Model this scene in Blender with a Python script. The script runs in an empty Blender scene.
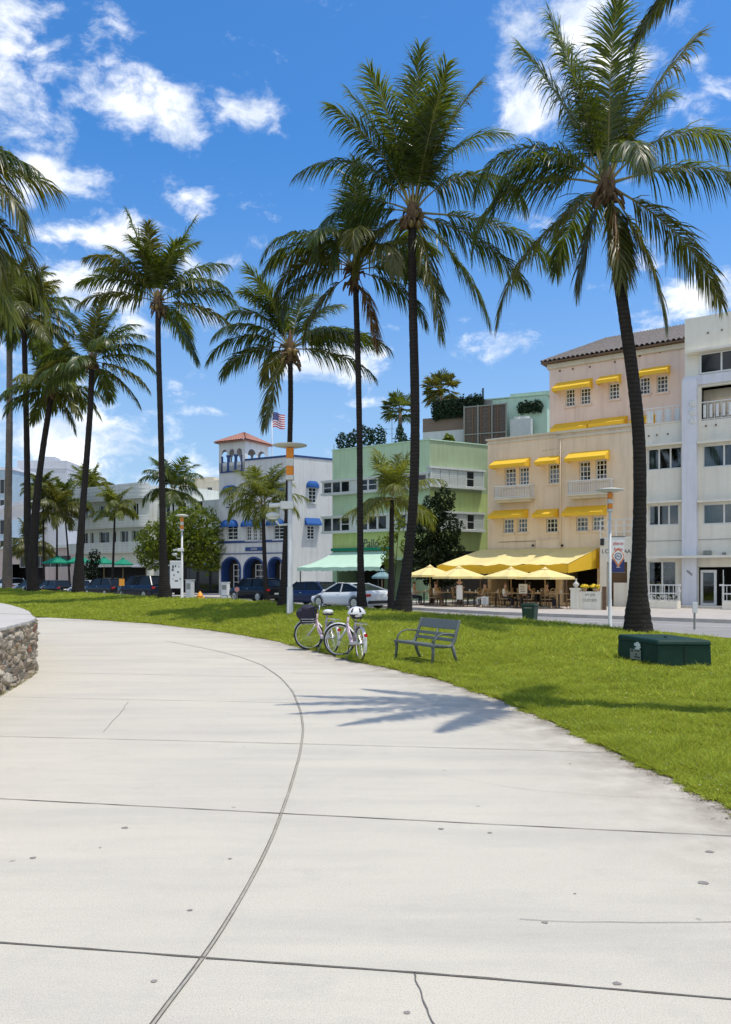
import bpy, bmesh, math, random
import numpy as np
from mathutils import Vector, Matrix

random.seed(7)
rng = np.random.default_rng(7)
PI = math.pi
R = math.radians
scene = bpy.context.scene
COL = scene.collection

# ------------------------------------------------------------------ camera
F = 780.0      # focal length in pixels (1024 px high picture)
CX, HY, EYE = 365.5, 578.0, 1.6
cam_d = bpy.data.cameras.new('camera')
cam = bpy.data.objects.new('camera', cam_d)
COL.objects.link(cam)
cam.location = (0, 0, EYE)
cam.rotation_euler = (PI / 2, 0, 0)
cam_d.sensor_fit = 'VERTICAL'
cam_d.sensor_height = 24.0
cam_d.lens = F / 1024 * 24.0
cam_d.shift_y = 66 / 1024
cam_d.clip_start = 0.05
cam_d.clip_end = 6000
scene.camera = cam

def P(px, py, Y):
    return Vector(((px - CX) / F * Y, Y, EYE + (HY - py) / F * Y))

def G(px, py, z=0.0):
    Y = (EYE - z) * F / (py - HY)
    return Vector(((px - CX) / F * Y, Y, z))

# ------------------------------------------------------------------ objects
def put(o, parent=None):
    COL.objects.link(o)
    if parent is not None:
        o.parent = parent
    return o

def tag(o, label=None, cat=None, group=None, kind=None):
    if label: o['label'] = label
    if cat: o['category'] = cat
    if group: o['group'] = group
    if kind: o['kind'] = kind
    return o

def thing(name, label, cat, loc=(0, 0, 0), rz=0.0, group=None):
    o = bpy.data.objects.new(name, None)
    put(o)
    o.location = loc
    o.rotation_euler = (0, 0, rz)
    o.empty_display_size = 0.2
    return tag(o, label, cat, group)

def dup(root, loc=None, rz=None, label=None, group=None):
    def rec(o, parent):
        c = o.copy()
        COL.objects.link(c)
        c.parent = parent
        for ch in list(o.children):
            rec(ch, c)
        return c
    r = rec(root, None)
    if loc is not None: r.location = loc
    if rz is not None: r.rotation_euler = (0, 0, rz)
    if label: r['label'] = label
    if group: r['group'] = group
    return r

class MB:
    """collects shapes and links them as one mesh object"""
    def __init__(self):
        self.v = []; self.f = []; self.mi = []; self.m = 0; self.M = None
    def add(self, verts, faces):
        b = len(self.v)
        if self.M is not None:
            verts = [self.M @ Vector(p) for p in verts]
        self.v.extend([tuple(p) for p in verts])
        for f in faces:
            self.f.append([b + i for i in f]); self.mi.append(self.m)
        return self
    def box(self, x0, x1, y0, y1, z0, z1):
        v = [(x0, y0, z0), (x1, y0, z0), (x1, y1, z0), (x0, y1, z0),
             (x0, y0, z1), (x1, y0, z1), (x1, y1, z1), (x0, y1, z1)]
        f = [(0, 3, 2, 1), (4, 5, 6, 7), (0, 1, 5, 4), (1, 2, 6, 5), (2, 3, 7, 6), (3, 0, 4, 7)]
        return self.add(v, f)
    def bar(self, a, b, w, d=None):
        """rectangular bar between two points"""
        a, b = Vector(a), Vector(b); d = d or w
        t = (b - a).normalized()
        up = Vector((0, 0, 1)) if abs(t.z) < 0.9 else Vector((0, 1, 0))
        s = t.cross(up).normalized(); u = s.cross(t)
        v = []
        for p in (a, b):
            for i, j in ((-1, -1), (1, -1), (1, 1), (-1, 1)):
                v.append(p + s * (i * w / 2) + u * (j * d / 2))
        return self.add(v, [(0, 1, 2, 3), (7, 6, 5, 4), (0, 4, 5, 1), (1, 5, 6, 2), (2, 6, 7, 3), (3, 7, 4, 0)])
    def quad(self, *p):
        return self.add(p, [tuple(range(len(p)))])
    def prism(self, poly, z0, z1):
        n = len(poly)
        v = [(x, y, z0) for x, y in poly] + [(x, y, z1) for x, y in poly]
        f = [tuple(range(n - 1, -1, -1)), tuple(range(n, 2 * n))]
        for i in range(n):
            j = (i + 1) % n
            f.append((i, j, n + j, n + i))
        return self.add(v, f)
    def prism_y(self, poly, y0, y1):
        """polygon in x,z extruded along y"""
        n = len(poly)
        v = [(x, y0, z) for x, z in poly] + [(x, y1, z) for x, z in poly]
        f = [tuple(range(n)), tuple(range(2 * n - 1, n - 1, -1))]
        for i in range(n):
            j = (i + 1) % n
            f.append((j, i, n + i, n + j))
        return self.add(v, f)
    def tube(self, pts, rad, n=8, caps=True, closed=False):
        pts = [Vector(p) for p in pts]
        k = len(pts)
        if not hasattr(rad, '__len__'): rad = [rad] * k
        v = []; f = []
        nrm = None
        for i, p in enumerate(pts):
            if closed: t = pts[(i + 1) % k] - pts[i - 1]
            elif i == 0: t = pts[1] - p
            elif i == k - 1: t = p - pts[i - 1]
            else: t = pts[i + 1] - pts[i - 1]
            t.normalize()
            if nrm is None:
                a = Vector((1, 0, 0)) if abs(t.x) < 0.8 else Vector((0, 1, 0))
                nrm = (a - t * a.dot(t)).normalized()
            else:
                nrm = (nrm - t * nrm.dot(t)).normalized()
            b = t.cross(nrm)
            for j in range(n):
                a = 2 * PI * j / n
                v.append(p + (nrm * math.cos(a) + b * math.sin(a)) * rad[i])
        for i in range(k if closed else k - 1):
            i2 = (i + 1) % k
            for j in range(n):
                f.append((i * n + j, i * n + (j + 1) % n, i2 * n + (j + 1) % n, i2 * n + j))
        if caps and not closed:
            f.append(tuple(range(n - 1, -1, -1)))
            f.append(tuple((k - 1) * n + j for j in range(n)))
        return self.add(v, f)
    def lathe(self, prof, n=16, c=(0, 0, 0), caps=True):
        """profile of (r, z) turned round a vertical axis"""
        v = []; f = []
        for r, z in prof:
            for j in range(n):
                a = 2 * PI * j / n
                v.append((c[0] + r * math.cos(a), c[1] + r * math.sin(a), c[2] + z))
        for i in range(len(prof) - 1):
            for j in range(n):
                f.append((i * n + j, i * n + (j + 1) % n, (i + 1) * n + (j + 1) % n, (i + 1) * n + j))
        if caps:
            f.append(tuple(range(n - 1, -1, -1)))
            f.append(tuple((len(prof) - 1) * n + j for j in range(n)))
        return self.add(v, f)
    def ell(self, c, r, n=12, k=8):
        prof = [(max(math.sin(PI * i / k), 0.01), -math.cos(PI * i / k)) for i in range(k + 1)]
        v = []; f = []
        for a, z in prof:
            for j in range(n):
                t = 2 * PI * j / n
                v.append((c[0] + r[0] * a * math.cos(t), c[1] + r[1] * a * math.sin(t), c[2] + r[2] * z))
        for i in range(k):
            for j in range(n):
                f.append((i * n + j, i * n + (j + 1) % n, (i + 1) * n + (j + 1) % n, (i + 1) * n + j))
        return self.add(v, f)
    def ring(self, c, r, rr, axis='y', n=28, m=8):
        pts = []
        for i in range(n):
            a = 2 * PI * i / n
            if axis == 'y': pts.append((c[0] + r * math.cos(a), c[1], c[2] + r * math.sin(a)))
            else: pts.append((c[0] + r * math.cos(a), c[1] + r * math.sin(a), c[2]))
        return self.tube(pts, rr, m, closed=True)
    def build(self, name, mat, parent=None, smooth=False, bevel=0.0):
        me = bpy.data.meshes.new(name)
        me.from_pydata(self.v, [], self.f)
        mats = mat if isinstance(mat, (list, tuple)) else [mat]
        for m in mats: me.materials.append(m)
        if len(mats) > 1: me.polygons.foreach_set('material_index', self.mi)
        if smooth:
            me.polygons.foreach_set('use_smooth', [True] * len(me.polygons))
        me.update()
        o = bpy.data.objects.new(name, me)
        put(o, parent)
        if bevel > 0:
            b = o.modifiers.new('bevel', 'BEVEL'); b.width = bevel; b.segments = 2
            b.limit_method = 'ANGLE'; b.angle_limit = R(40)
        return o

def bulk(name, V, faces_quads=None, faces_tris=None, mats=(), parent=None, smooth=False, mi=None):
    """fast mesh from numpy arrays"""
    me = bpy.data.meshes.new(name)
    nq = 0 if faces_quads is None else len(faces_quads)
    nt = 0 if faces_tris is None else len(faces_tris)
    me.vertices.add(len(V)); me.vertices.foreach_set('co', np.asarray(V, dtype=np.float32).ravel())
    loops = []
    if nq: loops.append(np.asarray(faces_quads, dtype=np.int32).ravel())
    if nt: loops.append(np.asarray(faces_tris, dtype=np.int32).ravel())
    loops = np.concatenate(loops)
    me.loops.add(len(loops)); me.loops.foreach_set('vertex_index', loops)
    me.polygons.add(nq + nt)
    st = np.concatenate([np.arange(nq) * 4, nq * 4 + np.arange(nt) * 3]).astype(np.int32)
    me.polygons.foreach_set('loop_start', st)
    if mi is not None: me.polygons.foreach_set('material_index', np.asarray(mi, dtype=np.int32))
    for m in mats: me.materials.append(m)
    me.update(calc_edges=True)
    if smooth: me.polygons.foreach_set('use_smooth', [True] * (nq + nt))
    o = bpy.data.objects.new(name, me)
    return put(o, parent)

def lettering(txt, size, mat, parent, loc, rot=(PI / 2, 0, 0), ext=0.006, name='lettering', align='CENTER', sx=1.0, shear=0.0):
    c = bpy.data.curves.new(name, 'FONT')
    c.body = txt; c.size = size; c.extrude = ext; c.align_x = align; c.align_y = 'CENTER'; c.shear = shear
    o = bpy.data.objects.new(name, c)
    dg_o = put(o, parent)
    o.location = loc; o.rotation_euler = rot; o.scale = (sx, 1, 1)
    c.materials.append(mat)
    bpy.context.view_layer.update()
    me = bpy.data.meshes.new_from_object(o.evaluated_get(bpy.context.evaluated_depsgraph_get()))
    m_o = bpy.data.objects.new(name, me); put(m_o, parent)
    m_o.location = loc; m_o.rotation_euler = rot; m_o.scale = (sx, 1, 1)
    bpy.data.objects.remove(o); bpy.data.curves.remove(c)
    m_o.name = name
    return m_o

# ------------------------------------------------------------------ materials
MATS = {}
def mat(name, col, rough=0.6, var=0.0, scale=3.0, bump=0.0, bscale=20.0, metal=0.0, spec=0.5,
        col2=None, detail=5.0, trans=0.0, tcol=None, island=0.0, coat=0.0):
    m = bpy.data.materials.new(name); m.use_nodes = True
    nt = m.node_tree; n = nt.nodes; l = nt.links
    b = n['Principled BSDF']
    b.inputs['Roughness'].default_value = rough
    b.inputs['Metallic'].default_value = metal
    b.inputs['Specular IOR Level'].default_value = spec
    if coat: b.inputs['Coat Weight'].default_value = coat
    c = (*col, 1)
    b.inputs['Base Color'].default_value = c
    tc = n.new('ShaderNodeTexCoord')
    src = None
    if var > 0:
        nz = n.new('ShaderNodeTexNoise'); nz.inputs['Scale'].default_value = scale; nz.inputs['Detail'].default_value = detail
        nz.inputs['Roughness'].default_value = 0.65
        l.new(tc.outputs['Object'], nz.inputs['Vector'])
        mr = n.new('ShaderNodeMapRange'); mr.inputs['From Min'].default_value = 0.3; mr.inputs['From Max'].default_value = 0.7
        l.new(nz.outputs['Fac'], mr.inputs['Value'])
        mx = n.new('ShaderNodeMix'); mx.data_type = 'RGBA'
        c2 = col2 or tuple(x * (1 - var) for x in col)
        mx.inputs['A'].default_value = (*c2, 1); mx.inputs['B'].default_value = c
        l.new(mr.outputs['Result'], mx.inputs['Factor'])
        src = mx.outputs['Result']
        l.new(src, b.inputs['Base Color'])
    if island > 0:
        ge = n.new('ShaderNodeNewGeometry')
        hs = n.new('ShaderNodeHueSaturation')
        m1 = n.new('ShaderNodeMapRange'); m1.inputs['To Min'].default_value = 1 - island; m1.inputs['To Max'].default_value = 1 + island
        l.new(ge.outputs['Random Per Island'], m1.inputs['Value']); l.new(m1.outputs['Result'], hs.inputs['Value'])
        m2 = n.new('ShaderNodeMapRange'); m2.inputs['To Min'].default_value = 0.5 - island * 0.05; m2.inputs['To Max'].default_value = 0.5 + island * 0.05
        wn = n.new('ShaderNodeMath'); wn.operation = 'FRACT'
        mm = n.new('ShaderNodeMath'); mm.operation = 'MULTIPLY'; mm.inputs[1].default_value = 17.3
        l.new(ge.outputs['Random Per Island'], mm.inputs[0]); l.new(mm.outputs[0], wn.inputs[0]); l.new(wn.outputs[0], m2.inputs['Value'])
        l.new(m2.outputs['Result'], hs.inputs['Hue'])
        if src is not None: l.new(src, hs.inputs['Color'])
        else: hs.inputs['Color'].default_value = c
        src = hs.outputs['Color']
        l.new(src, b.inputs['Base Color'])
    if bump > 0:
        nb = n.new('ShaderNodeTexNoise'); nb.inputs['Scale'].default_value = bscale; nb.inputs['Detail'].default_value = 4
        l.new(tc.outputs['Object'], nb.inputs['Vector'])
        bp = n.new('ShaderNodeBump'); bp.inputs['Strength'].default_value = bump; bp.inputs['Distance'].default_value = 0.02
        l.new(nb.outputs['Fac'], bp.inputs['Height']); l.new(bp.outputs['Normal'], b.inputs['Normal'])
    if trans > 0:
        t = n.new('ShaderNodeBsdfTranslucent'); t.inputs['Color'].default_value = (*(tcol or col), 1)
        ms = n.new('ShaderNodeMixShader'); ms.inputs['Fac'].default_value = trans
        l.new(b.outputs['BSDF'], ms.inputs[1]); l.new(t.outputs['BSDF'], ms.inputs[2])
        l.new(ms.outputs['Shader'], n['Material Output'].inputs['Surface'])
    MATS[name] = m
    return m

def wallmat(name, col, stain=0.25):
    """painted stucco: fine grain, soft mottling, weather streaks running down"""
    m = mat(name, col, rough=0.85, var=0.10, scale=0.9, bump=0.25, bscale=35, spec=0.2)
    nt = m.node_tree; n = nt.nodes; l = nt.links
    b = n['Principled BSDF']
    src = b.inputs['Base Color'].links[0].from_socket
    tc = n.new('ShaderNodeTexCoord'); mp = n.new('ShaderNodeMapping')
    mp.inputs['Scale'].default_value = (2.2, 2.2, 0.18)
    l.new(tc.outputs['Object'], mp.inputs['Vector'])
    nz = n.new('ShaderNodeTexNoise'); nz.inputs['Scale'].default_value = 1.6; nz.inputs['Detail'].default_value = 6
    l.new(mp.outputs['Vector'], nz.inputs['Vector'])
    mr = n.new('ShaderNodeMapRange'); mr.inputs['From Min'].default_value = 0.49; mr.inputs['From Max'].default_value = 0.76
    mr.inputs['To Max'].default_value = stain * 1.5
    l.new(nz.outputs['Fac'], mr.inputs['Value'])
    mx = n.new('ShaderNodeMix'); mx.data_type = 'RGBA'
    mx.inputs['B'].default_value = (col[0] * 0.55, col[1] * 0.52, col[2] * 0.48, 1)
    l.new(mr.outputs['Result'], mx.inputs['Factor']); l.new(src, mx.inputs['A'])
    l.new(mx.outputs['Result'], b.inputs['Base Color'])
    return m

def glassmat(name, tint=(0.55, 0.62, 0.65), refl=0.07):
    m = bpy.data.materials.new(name); m.use_nodes = True
    n = m.node_tree.nodes; l = m.node_tree.links
    n.remove(n['Principled BSDF'])
    t = n.new('ShaderNodeBsdfTransparent'); t.inputs['Color'].default_value = (*tint, 1)
    g = n.new('ShaderNodeBsdfGlossy'); g.inputs['Roughness'].default_value = 0.03; g.inputs['Color'].default_value = (0.9, 0.95, 1, 1)
    ms = n.new('ShaderNodeMixShader'); ms.inputs['Fac'].default_value = refl
    l.new(t.outputs[0], ms.inputs[1]); l.new(g.outputs[0], ms.inputs[2])
    l.new(ms.outputs[0], n['Material Output'].inputs['Surface'])
    return m

def leafmat(name, col, tcol, trans=0.35, rough=0.38, island=0.35):
    return mat(name, col, rough=rough, island=island, trans=trans, tcol=tcol, spec=0.4)

M = dict(
    concrete_wall=mat('concrete_cap', (0.55, 0.53, 0.48), 0.85, 0.25, 4, 0.3, 40),
    white_metal=mat('white_metal', (0.72, 0.73, 0.70), 0.45, 0.1, 6),
    white_paint=wallmat('white_stucco', (0.80, 0.765, 0.65), 0.18),
    blue_white=wallmat('cool_white_stucco', (0.70, 0.73, 0.78), 0.12),
    cream=wallmat('cream_stucco', (0.66, 0.60, 0.47), 0.2),
    yellow_wall=wallmat('apricot_stucco', (0.81, 0.66, 0.48), 0.25),
    pink_wall=wallmat('pink_stucco', (0.78, 0.62, 0.52), 0.28),
    green_wall=wallmat('mint_stucco', (0.47, 0.63, 0.42), 0.25),
    lime_wall=wallmat('lime_stucco', (0.48, 0.58, 0.23), 0.3),
    pale_green=wallmat('pale_green_stucco', (0.52, 0.72, 0.55), 0.2),
    trim_white=wallmat('weathered_white_stucco', (0.66, 0.67, 0.66), 0.3),
    flank_green=wallmat('shade_tinted_green_stucco', (0.36, 0.45, 0.28), 0.3),  # mint wall with the flank's shade and yellow bounce put in its colour
    hotel_white=wallmat('hotel_white_stucco', (0.73, 0.74, 0.78), 0.2),
    grey_wall=wallmat('grey_stucco', (0.56, 0.58, 0.60), 0.2),
    deco_white=wallmat('deco_white_stucco', (0.66, 0.68, 0.62), 0.3),
    pale_pink=wallmat('dusty_pink_stucco', (0.50, 0.42, 0.38), 0.3),
    blue_trim=mat('blue_trim', (0.018, 0.055, 0.20), 0.5, 0.1),
    blue_cloth=mat('blue_canvas', (0.01, 0.095, 0.34), 0.8, 0.15, 5, trans=0.12, tcol=(0.01, 0.12, 0.45)),
    yellow_cloth=mat('yellow_canvas', (0.92, 0.60, 0.04), 0.75, 0.08, 4, trans=0.3, tcol=(0.95, 0.60, 0.03), bump=0.1, bscale=3),
    pale_yellow_cloth=mat('sun_bleached_canvas', (0.94, 0.80, 0.36), 0.8, 0.12, 3, trans=0.22, tcol=(0.95, 0.66, 0.10), bump=0.15, bscale=3),
    mint_cloth=mat('mint_canvas', (0.55, 0.78, 0.62), 0.8, 0.1, 3, trans=0.2, tcol=(0.4, 0.7, 0.5)),
    green_cloth=mat('green_canvas', (0.01, 0.28, 0.17), 0.8, 0.15, 3, trans=0.25, tcol=(0.0, 0.4, 0.22)),
    white_cloth=mat('white_canvas', (0.8, 0.8, 0.77), 0.8, 0.08, 3, trans=0.3),
    teal_cloth=mat('teal_canvas', (0.22, 0.36, 0.38), 0.8, 0.1, 3, trans=0.2),
    glass=glassmat('window_glass'),
    dark_glass=mat('dark_glass', (0.010, 0.014, 0.018), 0.06, spec=0.5),
    car_glass=mat('car_glass', (0.010, 0.012, 0.013), 0.10, spec=0.2),
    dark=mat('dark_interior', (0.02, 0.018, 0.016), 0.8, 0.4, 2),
    brown=mat('brown_wood', (0.16, 0.09, 0.045), 0.6, 0.3, 8),
    light_wood=mat('light_wicker', (0.42, 0.30, 0.16), 0.7, 0.3, 12),
    tan=mat('tan_wall', (0.20, 0.125, 0.065), 0.8, 0.15, 2),
    curtain=mat('curtain', (0.40, 0.46, 0.38), 0.9, 0.35, 7),
    shutter=mat('white_shutter', (0.62, 0.66, 0.62), 0.7, 0.2, 9),
    tile=mat('grey_clay_tile', (0.19, 0.165, 0.15), 0.8, 0.5, 6, 0.4, 30),
    red_tile=mat('terracotta_tile', (0.42, 0.20, 0.145), 0.8, 0.4, 6, 0.4, 30),
    lattice=mat('weathered_lattice', (0.13, 0.11, 0.10), 0.85, 0.3, 6),
    brick=mat('dark_brick', (0.22, 0.16, 0.13), 0.85, 0.3, 10),
    tyre=mat('black_rubber', (0.02, 0.02, 0.02), 0.75),
    chrome=mat('bright_metal', (0.62, 0.63, 0.64), 0.25, metal=0.9),
    black=mat('black_plastic', (0.015, 0.015, 0.017), 0.5),
    amber=mat('amber_lens', (0.95, 0.36, 0.02), 0.2, trans=0.4, tcol=(1.0, 0.40, 0.02)),
    pole=mat('painted_pole', (0.62, 0.63, 0.60), 0.5, 0.12, 5),
    bench=mat('bench_paint', (0.125, 0.145, 0.135), 0.5, 0.15, 14, spec=0.25),
    box_green=mat('box_green_paint', (0.012, 0.045, 0.031), 0.55, 0.3, 5, 0.05, 60, spec=0.2),
    bin_green=mat('bin_green', (0.015, 0.05, 0.03), 0.5, 0.2, 5),
    bike_paint=mat('pale_pink_paint', (0.60, 0.46, 0.51), 0.3, coat=0.4),
    bike_white=mat('bike_white', (0.62, 0.62, 0.61), 0.35),
    navy_cloth=mat('navy_cloth', (0.022, 0.022, 0.04), 0.8, 0.3, 12),
    trunk=None, red=mat('tail_red', (0.45, 0.01, 0.01), 0.25), orange=mat('orange_paint', (0.80, 0.33, 0.03), 0.5),
    head=mat('head_glass', (0.75, 0.78, 0.8), 0.1), plate=mat('plate', (0.7, 0.7, 0.65), 0.5),
    sticker=mat('sticker_white', (0.75, 0.75, 0.72), 0.5), sign_grey=mat('label_grey', (0.30, 0.31, 0.27), 0.5, 0.4, 60),
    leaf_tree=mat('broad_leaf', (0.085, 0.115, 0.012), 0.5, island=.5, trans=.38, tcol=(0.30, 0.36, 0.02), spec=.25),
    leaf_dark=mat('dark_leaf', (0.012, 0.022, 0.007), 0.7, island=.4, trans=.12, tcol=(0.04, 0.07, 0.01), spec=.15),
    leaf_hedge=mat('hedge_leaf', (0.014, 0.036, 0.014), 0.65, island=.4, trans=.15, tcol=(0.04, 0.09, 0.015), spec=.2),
    flower_yellow=mat('yellow_petal', (0.85, 0.62, 0.03), 0.6, island=0.3),
    skin=mat('skin', (0.45, 0.27, 0.19), 0.55), red_letter=mat('red_letter', (0.55, 0.03, 0.05), 0.6),
    ink=mat('dark_letter', (0.05, 0.07, 0.08), 0.6), navy=mat('navy_print', (0.02, 0.03, 0.13), 0.6),
    rust=mat('orange_print', (0.65, 0.24, 0.10), 0.6), flagblue=mat('flag_blue', (0.03, 0.04, 0.2), 0.7),
    flagred=mat('flag_red', (0.5, 0.03, 0.05), 0.7, trans=0.3), flagwhite=mat('flag_white', (0.8, 0.8, 0.8), 0.7, trans=0.3),
)
# ------------------------------------------------------------------ light and sky
SUN_AZ, SUN_EL = R(112), R(73)          # azimuth clockwise from +Y (view axis)
S = Vector((math.sin(SUN_AZ) * math.cos(SUN_EL), math.cos(SUN_AZ) * math.cos(SUN_EL), math.sin(SUN_EL)))
sd = bpy.data.lights.new('sun', 'SUN'); sd.energy = 3.4; sd.angle = R(0.53); sd.color = (1.0, 0.94, 0.84)
so = bpy.data.objects.new('sun', sd); put(so); so.location = (20, 10, 40)
so.rotation_euler = S.to_track_quat('Z', 'Y').to_euler()

w = bpy.data.worlds.new('World'); scene.world = w; w.use_nodes = True
n = w.node_tree.nodes; l = w.node_tree.links
bg = n['Background']; bg.inputs['Strength'].default_value = 0.15
sky = n.new('ShaderNodeTexSky'); sky.sky_type = 'NISHITA'; sky.sun_disc = False
sky.sun_elevation = SUN_EL; sky.sun_rotation = SUN_AZ; sky.altitude = 0
sky.air_density = 0.9; sky.dust_density = 0.8; sky.ozone_density = 5.0
hs = n.new('ShaderNodeHueSaturation'); hs.inputs['Saturation'].default_value = 1.27; hs.inputs['Value'].default_value = 1.30
l.new(sky.outputs['Color'], hs.inputs['Color'])
tc = n.new('ShaderNodeTexCoord')
# clouds: soft patches at fixed directions of the sky, broken up by fractal noise
CL = [(20, 22, 62, 40, 1.0), (25, 105, 62, 42, 1.0), (78, 85, 52, 30, .9), (125, 108, 58, 32, .98), (172, 118, 42, 26, .95), (105, 60, 50, 34, .75),
      (242, 113, 52, 20, .9), (38, 118, 26, 12, .8), (50, 182, 70, 22, .95), (10, 190, 50, 22, .9), (192, 212, 26, 20, .95), (120, 240, 90, 30, 1.0), (85, 285, 80, 34, 1.0), (180, 262, 60, 22, .7), (215, 320, 44, 18, .7),
      (60, 440, 90, 70, 1.05), (140, 460, 60, 30, .8), (135, 330, 40, 20, .7), (200, 470, 36, 16, .9), (215, 415, 44, 7, .75), (262, 250, 20, 9, .8), (315, 190, 16, 7, .7),
      (340, 358, 80, 22, .95), (230, 325, 34, 14, .6), (565, 20, 80, 40, .95), (540, 90, 60, 44, .85), (510, 120, 30, 20, .6), (650, 50, 90, 46, .85), (715, 110, 50, 50, .6),
      (500, 350, 48, 18, .9), (690, 300, 62, 30, 1.0), (508, 328, 22, 8, .7), (640, 262, 30, 12, .5), (300, 300, 30, 8, .55), (100, 225, 60, 14, .7), (370, 400, 50, 6, .5), (-60, 300, 80, 60, .9), (800, 300, 70, 40, .9)]
acc = None
def node(t, **k):
    a = n.new(t)
    for q, v in k.items(): setattr(a, q, v)
    return a
wz = node('ShaderNodeTexNoise'); wz.inputs['Scale'].default_value = 9; wz.inputs['Detail'].default_value = 4
l.new(tc.outputs['Generated'], wz.inputs['Vector'])
wv = node('ShaderNodeVectorMath', operation='SUBTRACT'); wv.inputs[1].default_value = (0.5, 0.5, 0.5)
l.new(wz.outputs['Color'], wv.inputs[0])
ws = node('ShaderNodeVectorMath', operation='SCALE'); ws.inputs['Scale'].default_value = 0.045
l.new(wv.outputs[0], ws.inputs[0])
wa = node('ShaderNodeVectorMath', operation='ADD'); l.new(tc.outputs['Generated'], wa.inputs[0]); l.new(ws.outputs[0], wa.inputs[1])
for (px, py, rx, ry, a) in CL:
    d = Vector(((px - CX) / F, 1, (HY - py) / F)); k = d.length; d.normalize()
    s1 = node('ShaderNodeVectorMath', operation='SUBTRACT'); s1.inputs[1].default_value = d
    l.new(wa.outputs[0], s1.inputs[0])
    m1 = node('ShaderNodeVectorMath', operation='MULTIPLY'); m1.inputs[1].default_value = (F * k / rx, F * k / rx * .5, F * k / ry)
    l.new(s1.outputs[0], m1.inputs[0])
    ln = node('ShaderNodeVectorMath', operation='LENGTH'); l.new(m1.outputs[0], ln.inputs[0])
    mr = node('ShaderNodeMapRange', interpolation_type='SMOOTHSTEP')
    mr.inputs['From Min'].default_value = 1.45; mr.inputs['From Max'].default_value = 0.1; mr.inputs['To Max'].default_value = a
    l.new(ln.outputs['Value'], mr.inputs['Value'])
    if acc is None: acc = mr.outputs['Result']
    else:
        mx = node('ShaderNodeMath', operation='MAXIMUM'); l.new(acc, mx.inputs[0]); l.new(mr.outputs['Result'], mx.inputs[1]); acc = mx.outputs[0]
# unseen bank of white cloud behind the camera, added to brighten the shaded facades
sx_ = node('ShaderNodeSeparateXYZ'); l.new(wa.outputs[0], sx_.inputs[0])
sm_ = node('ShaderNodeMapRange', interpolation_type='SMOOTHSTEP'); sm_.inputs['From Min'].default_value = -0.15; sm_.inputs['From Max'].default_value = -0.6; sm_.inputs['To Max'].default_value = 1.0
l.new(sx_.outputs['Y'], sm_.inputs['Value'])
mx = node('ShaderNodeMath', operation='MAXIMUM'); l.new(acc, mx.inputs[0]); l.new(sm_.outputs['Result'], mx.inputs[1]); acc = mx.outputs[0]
mp = node('ShaderNodeMapping'); mp.inputs['Scale'].default_value = (1.0, 1.0, 1.7); l.new(wa.outputs[0], mp.inputs['Vector'])
nz = node('ShaderNodeTexNoise'); nz.inputs['Scale'].default_value = 15; nz.inputs['Detail'].default_value = 11; nz.inputs['Roughness'].default_value = 0.64; nz.inputs['Distortion'].default_value = 0.15
l.new(mp.outputs[0], nz.inputs['Vector'])
nm = node('ShaderNodeMapRange'); nm.inputs['From Min'].default_value = 0.25; nm.inputs['From Max'].default_value = 0.75
nm.inputs['To Min'].default_value = -1.15; nm.inputs['To Max'].default_value = 0.62
l.new(nz.outputs['Fac'], nm.inputs['Value'])
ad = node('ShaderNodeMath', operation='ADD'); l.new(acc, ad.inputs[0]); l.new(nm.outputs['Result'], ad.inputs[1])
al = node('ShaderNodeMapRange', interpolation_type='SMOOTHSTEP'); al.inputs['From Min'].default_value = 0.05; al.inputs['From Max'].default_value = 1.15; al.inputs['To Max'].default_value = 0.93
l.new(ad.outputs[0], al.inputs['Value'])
# pale air towards the horizon
hz_s = node('ShaderNodeSeparateXYZ'); l.new(tc.outputs['Generated'], hz_s.inputs[0])
hz_m = node('ShaderNodeMapRange', interpolation_type='SMOOTHSTEP'); hz_m.inputs['From Min'].default_value = 0.50; hz_m.inputs['From Max'].default_value = -0.05; hz_m.inputs['To Max'].default_value = 0.75
l.new(hz_s.outputs['Z'], hz_m.inputs['Value'])
hz = node('ShaderNodeMix', data_type='RGBA'); hz.inputs['B'].default_value = (2.6, 3.35, 4.1, 1)
l.new(hz_m.outputs['Result'], hz.inputs['Factor']); l.new(hs.outputs['Color'], hz.inputs['A'])
n2 = node('ShaderNodeTexNoise'); n2.inputs['Scale'].default_value = 20; n2.inputs['Detail'].default_value = 5; l.new(wa.outputs[0], n2.inputs['Vector'])
cr = node('ShaderNodeMix', data_type='RGBA'); cr.inputs['A'].default_value = (5.2, 5.7, 6.4, 1); cr.inputs['B'].default_value = (8.4, 8.4, 8.4, 1)
cm = node('ShaderNodeMapRange'); cm.inputs['From Min'].default_value = 0.35; cm.inputs['From Max'].default_value = 0.6
l.new(n2.outputs['Fac'], cm.inputs['Value']); l.new(cm.outputs['Result'], cr.inputs['Factor'])
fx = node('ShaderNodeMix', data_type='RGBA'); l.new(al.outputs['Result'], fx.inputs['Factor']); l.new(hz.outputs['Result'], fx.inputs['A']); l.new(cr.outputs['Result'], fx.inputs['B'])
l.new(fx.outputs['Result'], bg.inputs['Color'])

scene.view_settings.view_transform = 'Standard'; scene.view_settings.look = 'None'
scene.view_settings.exposure = 0.15; scene.view_settings.gamma = 1.0
scene.cycles.max_bounces = 6; scene.cycles.transparent_max_bounces = 12
scene.cycles.use_denoising = True

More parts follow.
